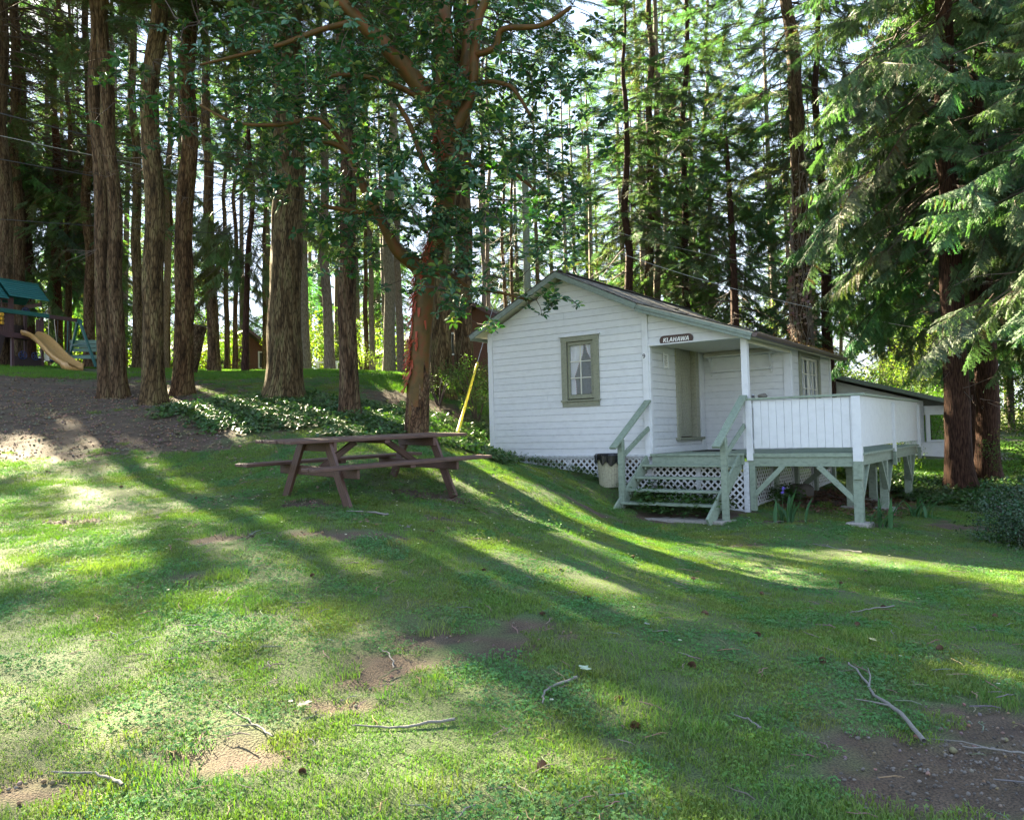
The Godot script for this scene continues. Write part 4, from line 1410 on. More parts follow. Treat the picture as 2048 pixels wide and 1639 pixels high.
func make_trees():
	# the twin-stemmed fir: two trunks from one foot
	var twin := thing("fir_tree", "twin-stemmed fir with two fused trunks, nearest to the slide's foot", "tree", on(-9.1, -17.55, -0.1), 0.0, "tall firs")
	var pa := trunk_part(twin, "trunk", 0.165, 25.0, Vector3(-0.033, 0, -0.01), M.bark_fir, Color(0.95, 0.85, 0.72), 30, 0.3, Vector3(-0.14, 0, 0.02), 3)
	var pb := trunk_part(twin, "trunk", 0.175, 27.0, Vector3(-0.0195, 0, 0.0), M.bark_fir, Color(1.05, 0.92, 0.78), 30, 0.3, Vector3(0.10, 0, -0.05), 4)
	add_crown(twin, pa, fir_bough, M.needles, 9.3, 25.0, 5.0, 120, Color(1, 1, 1), "crown", 0.25, 0.5, 6)
	add_crown(twin, pb, fir_bough, M.needles, 9.6, 27.0, 5.2, 130, Color(1, 1, 1), "crown", 0.25, 0.5, 6)
	add_dead(twin, pb, 3.0, 10.0, 1.1, 26)
	var k := 20
	for t in TREES:
		k += 1
		var near: bool = t[3] > -24.0
		var kind: String = t[0]
		var label: String = t[1]
		var called: String = {"f": "fir_tree", "g": "fir_tree", "c": "cedar_tree"}[kind]
		var o := thing(called, label, "tree", on(t[2], t[3], -0.1), 0.0, "tall firs" if kind != "c" else "cedars")
		var tint := Color(1, 1, 1)
		if kind == "f":
			tint = hash_tint(Color(1.08, 0.95, 0.8), 0.12)
		elif kind == "g":
			tint = hash_tint(Color(1.0, 0.93, 0.84), 0.1)
		if "reddish" in label or "orange" in label:
			tint = Color(1.35, 0.85, 0.62)
		if kind == "c" and "dark" in label:
			tint = Color(0.7, 0.65, 0.62)
		var bark_: Material = {"f": M.bark_fir, "g": M.bark_grey, "c": M.bark_cedar}[kind]
		var path := trunk_part(o, "trunk", t[4], t[7], Vector3(t[5], 0, t[6]), bark_, tint, 32 if near else 12, 0.5 if t[4] > 0.3 else 0.35, Vector3.ZERO, k)
		var leaf := Color(1, 1, 1)
		if not near:
			leaf = hash_tint(Color(1.05, 1.05, 0.97), 0.15)
		if kind == "c":
			add_crown(o, path, cedar_bough, M.needles, t[8], t[7], t[9], int(t[10] * 0.85), leaf, "crown", 0.45, 0.7, 6)
		else:
			add_crown(o, path, fir_bough, M.needles, t[8] - (0.0 if near else 2.0), t[7], t[9] * (1.25 if near else (1.05 if t[2] > 4.0 else 1.3)), int(t[10] * (1.1 if near else (1.05 if t[2] > 4.0 else 0.9))), leaf, "crown", 0.3, 0.5, 6 if near else 5)
		add_dead(o, path, 2.5, t[8] + 1.5, 1.2, 30 if near else 14)
		if near and t[2] < -4.0:      # a few low drooping boughs under the crown
			add_crown(o, path, fir_bough, M.needles, 6.8, 9.4, 2.4, 11, leaf, "low_boughs", 0.5, 1.0, 7)
	make_ivy_fir()
	make_right_cedars()

func add_dead(o: Node3D, path: Callable, a: float, b: float, r: float, n: int):
	var l := []
	for k in n:
		var y := lerpf(a, b, sqrt(rng.randf()))
		var az := rng.randf() * TAU
		var pitch := rng.randf_range(-0.5, 0.1)
		var x := Vector3(cos(az) * cos(pitch), sin(pitch), sin(az) * cos(pitch))
		var side := x.cross(Vector3.UP).normalized()
		var s := r * rng.randf_range(0.25, 1.0)
		l.append(Transform3D(Basis(x * s, side.cross(x) * s, side * s), path.call(y)))
	var half := l.size() / 2
	scatter("dead_twigs", bare_bough[0], M.litter, o, l.slice(0, half)).set_meta("kind", "stuff")
	scatter("dead_twigs", bare_bough[1], M.litter, o, l.slice(half)).set_meta("kind", "stuff")

# the tall trunk right of the roof, wound with dead ivy
func make_ivy_fir():
	var o := thing("fir_tree", "tall fir wrapped in dead ivy stems, rising behind the porch roof's end", "tree", on(9.15, -24.0, -0.1), 0.0, "tall firs")
	var path := trunk_part(o, "trunk", 0.3, 28.0, Vector3(-0.003, 0, 0), M.bark_fir, Color(0.9, 0.8, 0.74), 30, 0.3, Vector3.ZERO, 77)
	add_crown(o, path, fir_bough, M.needles, 8.8, 28.0, 4.2, 130, Color(1, 1, 1), "crown", 0.25, 0.5, 6)
	add_dead(o, path, 4.0, 10.0, 1.4, 20)
	var mb := MB.new()
	for k in 34:
		var a := rng.randf() * TAU
		var pts := []
		var rad := []
		var y := rng.randf_range(0.0, 3.0)
		var top := rng.randf_range(6.0, 10.5)
		while y < top:
			a += rng.randfn(0, 0.16)
			pts.append(path.call(y) + Vector3(cos(a), 0, sin(a)) * (0.335 * pow(1.0 - y / 28.0, 0.8) + rng.randf_range(0.0, 0.05)))
			rad.append(rng.randf_range(0.006, 0.012))
			y += 0.28
		mb.tube(pts, rad, 4, Color(0.24, 0.2, 0.17))
	part("ivy_stems", mb.mesh(), M.litter, o).set_meta("kind", "stuff")
	var leaf := MB.new()
	leaf.tri(Vector3(0, 0, 0), Vector3(0.05, 0.045, 0.02), Vector3(0, 0.1, 0))
	leaf.tri(Vector3(0, 0, 0), Vector3(0, 0.1, 0), Vector3(-0.05, 0.045, 0.025))
	var l := []
	var c := []
	for k in 1500:
		var y := rng.randf_range(2.5, 9.0)
		if rng.randf() > 0.25 + 0.75 * exp(-pow((y - 5.6) / 1.7, 2.0)):
			continue
		var a := rng.randf() * TAU
		var d := Vector3(cos(a), 0, sin(a))
		l.append(Transform3D(Basis.from_euler(Vector3(rng.randf_range(-2.0, 0.5), rng.randf() * TAU, rng.randf_range(-1, 1))) * rng.randf_range(0.8, 1.5), path.call(y) + d * (0.33 * pow(1.0 - y / 28.0, 0.8) + rng.randf_range(0.02, 0.14))))
		c.append(hash_tint(Color(0.25, 0.19, 0.15), 0.3))
	scatter("dead_ivy_leaves", leaf.mesh(), M.ivy_dead, o, l, c).set_meta("kind", "stuff")

# the two big cedars at the right and the curtain of sprays they hang over the deck
func make_right_cedars():
	var spec := [
		["left one of the two big red cedars beyond the deck, trunk split by a groove", 9.85, -17.0, 0.26, -0.012, 23.0, 3.3, 380],
		["right one of the two big red cedars beyond the deck", 11.0, -17.9, 0.25, 0.02, 24.0, 3.8, 360],
	]
	for s in spec:
		var o := thing("cedar_tree", s[0], "tree", on(s[1], s[2], -0.1), 0.0, "cedars")
		var path := trunk_part(o, "trunk", s[3], s[5], Vector3(s[4], 0, 0), M.bark_cedar, Color(0.85, 0.8, 0.72), 32, 0.5, Vector3.ZERO, int(s[7]))
		add_crown(o, path, cedar_bough, M.needles, 5.9, s[5], s[6] * 1.08, 160, Color(1.0, 1.05, 0.97), "crown", 0.45, 0.75, 9)
		add_dead(o, path, 1.5, 8.0, 1.8, 26)
	# a young cedar close to the lens on the right edge, its pale sprays in the sun
	var y := thing("cedar_tree", "sunlit pale green cedar with hanging sprays at the right edge before the big cedars", "tree", on(10.5, -13.6, -0.1), 0.0, "cedars")
	var p2 := trunk_part(y, "trunk", 0.10, 9.0, Vector3(-0.02, 0, 0.0), M.bark_cedar, Color(0.9, 0.9, 0.85), 12, 0.2, Vector3.ZERO, 5)
	add_crown(y, p2, cedar_bough, M.needles, 4.6, 9.8, 3.2, 90, Color(1.1, 1.1, 1.0), "crown", 0.55, 0.9, 9)
	# dark cedars further back that close the wood behind deck and house
	for q in [["dark cedar behind the porch roof's end, right of the ivy-wrapped fir", 10.45, -25.3, 3.2, 20.0, 220], ["dark cedar filling the gap left of the two big red cedars", 13.8, -23.0, 4.0, 22.0, 240], ["bushy dark cedar at the far right behind the big red cedars", 16.8, -22.5, 4.2, 20.0, 200], ["dark hemlock low behind the cabin roof, its boughs touching the ridge line", 7.6, -26.0, 3.2, 11.0, 150], ["dark hemlock behind the cabin's ridge, left of the stout brown trunk", 4.4, -28.0, 3.2, 17.0, 190], ["low dark cedar left of the ivy-wrapped fir, behind the porch roof", 8.3, -28.5, 3.0, 13.0, 150]]:
		var o := thing("cedar_tree", q[0], "tree", on(q[1], q[2], -0.1), 0.0, "cedars")
		var path := trunk_part(o, "trunk", 0.2, q[4], Vector3(0.005, 0, 0), M.bark_cedar, Color(0.7, 0.66, 0.64), 14, 0.3, Vector3.ZERO, q[5])
		add_crown(o, path, fir_bough if "hemlock" in q[0] else cedar_bough, M.needles, 2.2 if q[4] < 15.0 else 4.4, q[4], q[3], int(q[5] * 0.42), Color(0.95, 1.08, 0.95), "crown", 0.4, 0.8, 7)
	# tall firs left of the frame whose crowns shade the lawn
	for q in [["tall fir outside the left edge, nearest to the lawn", -19.2, -22.5, 27.0], ["tall fir behind the playset at the left edge, in line with the twin-stemmed fir", -19.3, -30.1, 29.0], ["tall fir outside the left edge, left of the playset", -24.5, -28.5, 28.0], ["tall fir outside the left edge, well behind the playset", -27.5, -31.0, 30.0], ["tall fir at the very left edge, close behind the playset's roof", -17.5, -26.6, 29.0], ["tall fir outside the left edge, farthest from the lawn", -24.3, -36.0, 31.0]]:
		var o := thing("fir_tree", q[0], "tree", on(q[1], q[2], -0.1), 0.0, "tall firs")
		var path := trunk_part(o, "trunk", 0.25, q[3], Vector3(-0.01, 0, 0), M.bark_fir, Color(0.9, 0.85, 0.8), 16, 0.3, Vector3.ZERO, 50)
		add_crown(o, path, fir_bough, M.needles, 10.0 if q[1] > -18.0 else 8.5, q[3], 5.6, 190, Color(1, 1, 1), "crown", 0.25, 0.6, 7)

# ------------------------------------------------------------------ the madrone
const LIMBS := "-1.73 1.54 -13.80 0.224 -1.69 2.30 -13.80 0.193 -1.63 3.20 -13.80 0.188 -1.56 3.92 -13.80 0.188 -1.49 4.60 -13.80 0.188 -1.28 5.10 -13.80 0.170 -1.12 5.73 -13.80 0.170 -1.08 6.55 -13.80 0.170 -1.13 7.24 -13.80 0.188 -1.08 7.84 -13.80 0.179 -1.07 8.67 -13.80 0.161 -1.11 9.60 -13.80 0.143 -1.15 10.99 -13.80 0.108|-1.51 4.56 -13.80 0.179 -1.69 4.75 -13.70 0.142 -1.97 4.97 -13.60 0.115 -2.17 5.36 -13.50 0.096 -2.30 5.64 -13.40 0.087 -2.54 6.12 -13.30 0.073 -2.71 6.58 -13.20 0.064 -3.02 6.74 -13.10 0.043 -3.51 6.76 -13.00 0.030|-1.15 7.18 -13.80 0.179 -1.27 7.57 -13.70 0.169 -1.79 8.26 -13.50 0.158 -2.17 8.65 -13.40 0.139 -2.54 9.00 -13.30 0.121 -2.84 9.29 -13.20 0.111 -3.23 9.78 -13.10 0.085|-1.07 6.96 -13.80 0.116 -0.88 7.19 -13.70 0.107 -0.59 7.79 -13.60 0.097 -0.51 8.52 -13.50 0.088 -0.41 9.04 -13.40 0.078 -0.24 9.38 -13.30 0.069|-0.96 7.67 -13.85 0.090 -0.84 8.06 -13.90 0.117 -0.71 8.41 -14.00 0.118 -0.63 9.19 -14.10 0.101 -0.50 10.00 -14.20 0.083|-0.52 8.43 -13.50 0.061 -0.32 8.41 -13.40 0.061 -0.11 8.48 -13.30 0.056 0.01 8.71 -13.20 0.051 0.67 8.65 -13.00 0.046 1.17 8.85 -12.80 0.033|-0.57 7.92 -13.60 0.044 -0.29 7.93 -13.50 0.039 -0.07 7.85 -13.40 0.039 0.17 7.69 -13.30 0.035 0.44 7.18 -13.20 0.026|-1.17 7.52 -13.80 0.072 -1.60 7.76 -13.60 0.053 -2.17 7.91 -13.30 0.043 -2.83 7.92 -13.10 0.034 -3.47 7.67 -12.90 0.025|-1.12 5.91 -13.80 0.063 -1.45 6.49 -13.60 0.053 -1.69 7.18 -13.50 0.044 -1.93 7.59 -13.40 0.035|-1.08 6.55 -13.80 0.054 -0.46 6.43 -13.50 0.044 0.07 6.22 -13.20 0.034 0.57 5.71 -13.00 0.025|-1.49 4.60 -13.80 0.063 -1.05 4.53 -13.70 0.044 -0.69 4.27 -13.60 0.035 -0.16 4.17 -13.60 0.026 0.37 4.02 -13.60 0.022|-2.28 5.55 -13.40 0.044 -2.80 5.60 -13.20 0.039 -3.21 5.66 -13.10 0.030 -3.44 5.72 -13.00 0.021|-2.70 6.58 -13.20 0.043 -3.16 7.10 -13.00 0.038 -3.79 6.95 -12.80 0.033 -4.54 7.01 -12.80 0.025 -5.17 7.37 -12.90 0.021|-2.50 8.99 -13.30 0.060 -3.16 8.72 -13.10 0.047 -3.80 8.37 -12.90 0.038 -4.44 8.16 -12.80 0.029 -5.12 8.01 -12.80 0.021"
const LEAFY := "-3.53 7.03 -12.80 1.50 1.05 1.30 108|-2.73 8.47 -13.50 1.97 1.35 1.30 108|-3.82 8.51 -13.00 1.65 1.06 1.30 60|-1.39 8.71 -13.50 2.24 1.35 1.30 96|-0.06 8.49 -13.50 1.84 1.35 1.30 96|0.88 7.61 -13.20 1.03 1.44 1.30 54|0.07 6.24 -13.00 1.39 1.06 1.30 108|0.73 5.45 -13.00 0.95 0.71 1.30 40|-0.47 5.31 -13.00 1.14 0.95 1.30 60|-2.01 6.36 -13.20 1.16 0.96 1.30 72|-2.67 5.62 -13.00 0.89 0.65 1.30 43|-2.78 4.72 -13.00 0.51 0.47 0.40 14|-1.87 5.16 -13.30 0.91 0.73 1.30 36|-1.22 5.38 -12.90 0.88 1.06 1.30 43|-0.67 3.94 -13.00 0.89 0.53 1.30 31|0.59 3.95 -13.60 0.60 0.27 0.40 11|-4.13 6.27 -12.80 0.56 0.52 0.40 16|-4.91 7.88 -12.90 1.13 0.94 1.30 33|-5.77 7.29 -12.90 0.88 0.82 0.40 16|-1.18 4.47 -13.20 0.64 0.36 0.40 12|-6.58 7.79 -13.00 0.76 0.71 0.40 10|-1.36 11.65 -13.80 4.44 2.01 1.30 180|-3.05 7.40 -12.90 0.75 0.59 1.30 36|-0.93 7.17 -12.90 1.01 1.41 1.30 48"

func make_madrone():
	var base := on(-1.73, -13.8, -0.1)
	var o := thing("madrone_tree", "madrone with orange peeling bark and glossy dark leaves behind the picnic table", "tree", base)
	var f := FastNoiseLite.new()
	f.seed = 12
	f.frequency = 0.5
	var limbs := []
	var radii0 := []
	var first := true
	for s in LIMBS.split("|"):
		var q := s.split(" ")
		var pts := []
		var rad := []
		for k in range(0, q.size(), 4):
			pts.append(Vector3(float(q[k]), float(q[k + 1]), float(q[k + 2])) - base)
			rad.append(float(q[k + 3]))
		var c := smooth_line(pts, rad, 6)
		limbs.append(c[0])
		if first:
			radii0 = c[1]
		var mb := MB.new()
		mb.tube(c[0], c[1], 24 if first else 14, Color.WHITE, 0.14, f, 1.5, 1.0)
		if first:     # grey scaly bark on the lowest metre, smooth orange above: colour of the bark itself
			var edge := FastNoiseLite.new()
			edge.frequency = 1.2
			var lower := MB.new()
			lower.tube(c[0].slice(0, 12), c[1].slice(0, 12).map(func(r): return r * 1.04), 28, Color(1.05, 0.8, 0.7), 0.16, f, 1.6, 2.0)
			for k in lower.v.size():
				var a := atan2(lower.n[k].z, lower.n[k].x)
				var limit := 1.05 + 0.35 * sin(a * 2.0 + 0.5) + 0.4 * edge.get_noise_2d(a * 2.0, 0.0)
				if lower.v[k].y > limit:      # tucks under the smooth bark above its ragged upper edge
					lower.v[k] -= lower.n[k] * 0.05
			part("lower_bark", lower.mesh(), M.bark_fir, o)
			part("trunk", mb.mesh(), M.bark_madrone, o)
		else:
			part("limb", mb.mesh(), M.bark_madrone, o)
		first = false
	# peeling strips on the sunny side
	var peel := MB.new()
	var trunk: Array = limbs[0]
	var girth: Array = radii0
	for k in 520:
		var i := rng.randi_range(8, trunk.size() - 26)
		var a := rng.randfn(0.0, 0.55)
		var d := Vector3(-cos(a), 0, 0.25 + sin(a)).normalized()
		var p: Vector3 = trunk[i].lerp(trunk[i + 1], rng.randf()) + d * girth[i] * rng.randf_range(0.98, 1.1)
		var l := rng.randf_range(0.06, 0.22)
		var w := rng.randf_range(0.012, 0.03)
		var t := d.cross(Vector3.UP)
		var curl := d * rng.randf_range(0.015, 0.06) + t * rng.randf_range(-0.03, 0.03)
		peel.quad(p - t * w, p + t * w, p + t * w * 0.6 - Vector3(0, l, 0) * 0.6 + curl, p - t * w - Vector3(0, l, 0) * 0.6 + curl)
		peel.quad(p - t * w - Vector3(0, l, 0) * 0.6 + curl, p + t * w * 0.6 - Vector3(0, l, 0) * 0.6 + curl, p - Vector3(0, l, 0) + curl * 2.2, p - t * w * 0.5 - Vector3(0, l, 0) + curl * 1.8)
	part("peeling_bark", peel.mesh(), M.bark_peel, o).set_meta("kind", "stuff")
	# twigs branch from the nearest limb or earlier twig and end in whorls of leaves
	var tips := []
	var ends := []
	var twigs := MB.new()
	var nodes := PackedVector3Array()
	for l in limbs:
		for x in range(0, l.size(), 2):
			if l[x].y > 2.4:
				nodes.append(l[x])
	for s in LEAFY.split("|"):
		var q := s.split(" ")
		var c := Vector3(float(q[0]), float(q[1]), float(q[2])) - base
		var e := Vector3(float(q[3]), float(q[4]), float(q[5]))
		for k in int(q[6]):
			var p := c + Vector3(rng.randfn(0, 0.5), rng.randfn(0, 0.5), rng.randfn(0, 0.5)) * e
			var d := 1e9
			for x in nodes:
				d = minf(d, x.distance_squared_to(p))
			if d > 0.12 or rng.randf() < 0.4:      # the limbs themselves stay bare
				ends.append([d, p])
	ends.sort_custom(func(x, y): return x[0] < y[0])
	for e in ends:
		var p: Vector3 = e[1]
		var best := nodes[0]
		var near := 1e9
		for x in nodes:
			var d := x.distance_squared_to(p) * (1.0 if x.y < p.y + 0.3 else 1.6)
			if d < near:
				near = d
				best = x
		var way := grow_twig(twigs, best, p)
		if way.size() > 3:
			nodes.append(way[2])
			nodes.append(way[4])
		for k in 1 + rng.randi() % 2:
			var q := p + (Vector3(rng.randfn(0, 0.13), rng.randfn(0, 0.10), rng.randfn(0, 0.13)) if k else Vector3.ZERO)
			if k and way.size() > 4:
				grow_twig(twigs, way[4], q)
			tips.append(q)
	part("twigs", twigs.mesh(), M.twig, o).set_meta("kind", "stuff")
	var whorl := [leaf_whorl(9, false), leaf_whorl(10, false), leaf_whorl(7, false), leaf_whorl(8, true)]
	tips.sort_custom(func(a, b): return a.z > b.z)
	var rest := [[], [], [], []]
	var tint := [[], [], [], []]
	var made := 0
	for p in tips:
		var y := Vector3(rng.randfn(0, 0.45), 1.0, rng.randfn(0.25, 0.45)).normalized()
		var x := y.cross(Vector3(rng.randfn(), 0.1, rng.randfn())).normalized()
		var s := rng.randf_range(0.8, 1.3)
		var t := Transform3D(Basis(x * s, y * s, x.cross(y) * s), p)
		var k := rng.randi() % 4
		if k == 3 and rng.randf() < 0.5:
			k = 0
		if made < 290:
			part("leaf_whorl", whorl[k], M.leaf_gloss, o, t)
			made += 1
		else:
			rest[k].append(t)
			tint[k].append(hash_tint(Color.WHITE, 0.2))
	for k in 4:
		if rest[k].size():
			scatter("leaves", whorl[k], M.leaf_gloss, o, rest[k], tint[k]).set_meta("kind", "stuff")

func smooth_line(pts: Array, rad: Array, n: int) -> Array:
	var p := []
	var r := []
	for k in pts.size() - 1:
		for s in n:
			var t := float(s) / n
			p.append((pts[k] as Vector3).cubic_interpolate(pts[k + 1], pts[maxi(k - 1, 0)], pts[mini(k + 2, pts.size() - 1)], t))
			r.append(lerpf(rad[k], rad[k + 1], t))
	p.append(pts[-1])
	r.append(rad[-1])
	return [p, r]

func grow_twig(mb: MB, a: Vector3, b: Vector3) -> Array:
	var l := a.distance_to(b)
	if l < 0.05:
		return []
	var pts := []
	var rad := []
	var off := Vector3(rng.randfn(), rng.randfn(), rng.randfn()) * l * 0.07
	var bend := Vector3(0, -0.12 * l, 0) if a.y < b.y else Vector3(0, 0.12 * l, 0)
	for k in 6:
		var t := k / 5.0
		pts.append(a.lerp(b, t) + (bend + off) * sin(t * PI) + Vector3(rng.randfn(), rng.randfn(), rng.randfn()) * l * 0.018 * sin(t * PI))
		rad.append(lerpf(0.006 + 0.007 * minf(l, 2.5), 0.004, t))
	mb.tube(pts, rad, 4)
	return pts

func leaf_whorl(n: int, bloom: bool) -> ArrayMesh:
	var mb := MB.new()
	for k in n:
		var a := k * 2.4 + rng.randf_range(-0.3, 0.3)
		var lift := rng.randf_range(-0.35, 0.65)
		var d := Vector3(cos(a) * cos(lift), sin(lift), sin(a) * cos(lift))
		var s := d.cross(Vector3.UP).normalized()
		var u := s.cross(d)
		var l := rng.randf_range(0.10, 0.17)
		var w := l * rng.randf_range(0.19, 0.26)
		var g := rng.randf_range(0.75, 1.25)
		var col := Color(0.05 * g, 0.115 * g, 0.058 * g)
		if rng.randf() < 0.10:
			col = Color(0.17, 0.24, 0.07)
		var p := d * 0.02
		var m1 := d * (0.02 + l * 0.3) + u * 0.006
		var m2 := d * (0.02 + l * 0.7) - u * 0.002
		var tip := d * (0.02 + l) - u * 0.018
		for side in [-1.0, 1.0]:
			var e1: Vector3 = m1 + s * side * w * 0.92 + u * 0.012
			var e2: Vector3 = m2 + s * side * w + u * 0.006
			mb.tri(p, m1, e1, col)
			mb.quad(m1, m2, e2, e1, col)
			mb.tri(m2, tip, e2, col)
	if bloom:
		for k in 22:
			var p := Vector3(rng.randfn(0, 0.025), rng.randf_range(0.03, 0.15), rng.randfn(0, 0.025))
			var s := 0.012
			mb.tri(p, p + Vector3(s, s, 0), p + Vector3(-s, s, s), Color(0.32, 0.36, 0.16))
			mb.tri(p, p + Vector3(0, s, s), p + Vector3(s, 0, -s), Color(0.32, 0.36, 0.16))
	return mb.mesh()

# ------------------------------------------------------------------ the far wood and the undergrowth
func make_distant_woods():
	var o := Node3D.new()
	o.name = "distant_woods"
	add_child(o)
	o.set_meta("kind", "stuff")
	o.set_meta("label", "far wood of conifers closing the view behind everything")
	var trunk := MB.new()
	trunk.tube([Vector3(0, -1, 0), Vector3(0, 6, 0), Vector3(0.1, 14, 0), Vector3(0, 24, 0)], [0.2, 0.17, 0.11, 0.03], 7, Color(0.85, 0.8, 0.75), 0.0, null, 3.0, 1.0)
	var trunks := []
	var lists := [[], [], []]
	var tints := [[], [], []]
	for k in 120:
		var z := -rng.randf_range(42.0, 66.0)
		var x := rng.randf_range(-0.95, 0.95) * absf(z)
		if k < 8:
			z = -rng.randf_range(38.0, 48.0)
			x = rng.randf_range(0.12, 0.75) * absf(z)
		elif k < 30:
			z = -rng.randf_range(37.0, 52.0)
			x = rng.randf_range(-0.95, -0.3) * absf(z)
		var p := on(x, z, -0.3)
		var s := rng.randf_range(0.8, 1.15)
		trunks.append(Transform3D(Basis.from_euler(Vector3(0, rng.randf() * TAU, rng.randfn(0, 0.012))).scaled(Vector3(s, s, s)), p))
		var low := rng.randf_range(1.0, 7.0)
		var high := 24.0 * s
		var tint := hash_tint(Color(1.05, 1.05, 0.95), 0.2)
		var n := 66
		for b in n:
			var t := (b + rng.randf()) / n
			var y := lerpf(low, high, pow(t, 0.9))
			var l := maxf(0.8, 4.0 * pow(1.0 - t, 0.7) * rng.randf_range(0.6, 1.15))
			var az := b * 2.4 + rng.randf()
			var pitch := lerpf(-0.4, 0.3, t) + rng.randf_range(-0.2, 0.2)
			var dx := Vector3(cos(az) * cos(pitch), sin(pitch), sin(az) * cos(pitch))
			var side := dx.cross(Vector3.UP).normalized()
			var q := p + Vector3(0, y, 0)
			if in_gap(q + dx * l * 0.5):
				continue
			var m := rng.randi() % 3
			lists[m].append(Transform3D(Basis(dx * l, side.cross(dx) * l, side * l), q))
			tints[m].append(hash_tint(tint, 0.15))
	scatter("trunks", trunk.mesh(), M.bark_grey, o, trunks)
	for m in 3:
		scatter("foliage", fir_bough[m], M.needles, o, lists[m], tints[m])

# clumps of broad leaves heaped over an ellipse of ground
func leaf_heap(called: String, label: String, at: Vector3, size: Vector3, n: int, tint: Color, mat_: Material, stems := true, scale_ := 1.0, category := "shrub", group := "shrubs"):
	var o := thing(called, label, category, at, 0.0, group)
	heap_into(o, size, n, tint, mat_, scale_)
	if stems:
		var mb := MB.new()
		for k in 7:
			var a := rng.randf() * TAU
			var d := Vector3(cos(a) * size.x * 0.5, size.y * 0.75, sin(a) * size.z * 0.5)
			mb.tube([Vector3(0, -0.1, 0), d * 0.5 + Vector3(0, 0.1, 0), d], [0.025, 0.018, 0.006], 5)
		part("stem", mb.mesh(), M.twig, o)

func heap_into(o: Node3D, size: Vector3, n: int, tint: Color, mat_: Material, scale_: float):
	var lists := [[], [], []]
	var tints := [[], [], []]
	for k in n:
		var d := Vector3(rng.randfn(), rng.randfn(), rng.randfn()).normalized() * pow(rng.randf(), 0.45)
		var p := Vector3(d.x * size.x, size.y * (0.5 + 0.5 * d.y), d.z * size.z)
		if in_gap(o.position + p):
			continue
		var m := rng.randi() % 3
		var s := scale_ * rng.randf_range(0.6, 1.2)
		lists[m].append(Transform3D(Basis.from_euler(Vector3(rng.randf() * 0.6, rng.randf() * TAU, rng.randf() * 0.6)) * s, p))
		tints[m].append(hash_tint(tint, 0.25))
	for m in 3:
		if lists[m].size():
			scatter("foliage", leaf_clump[m], mat_, o, lists[m], tints[m])

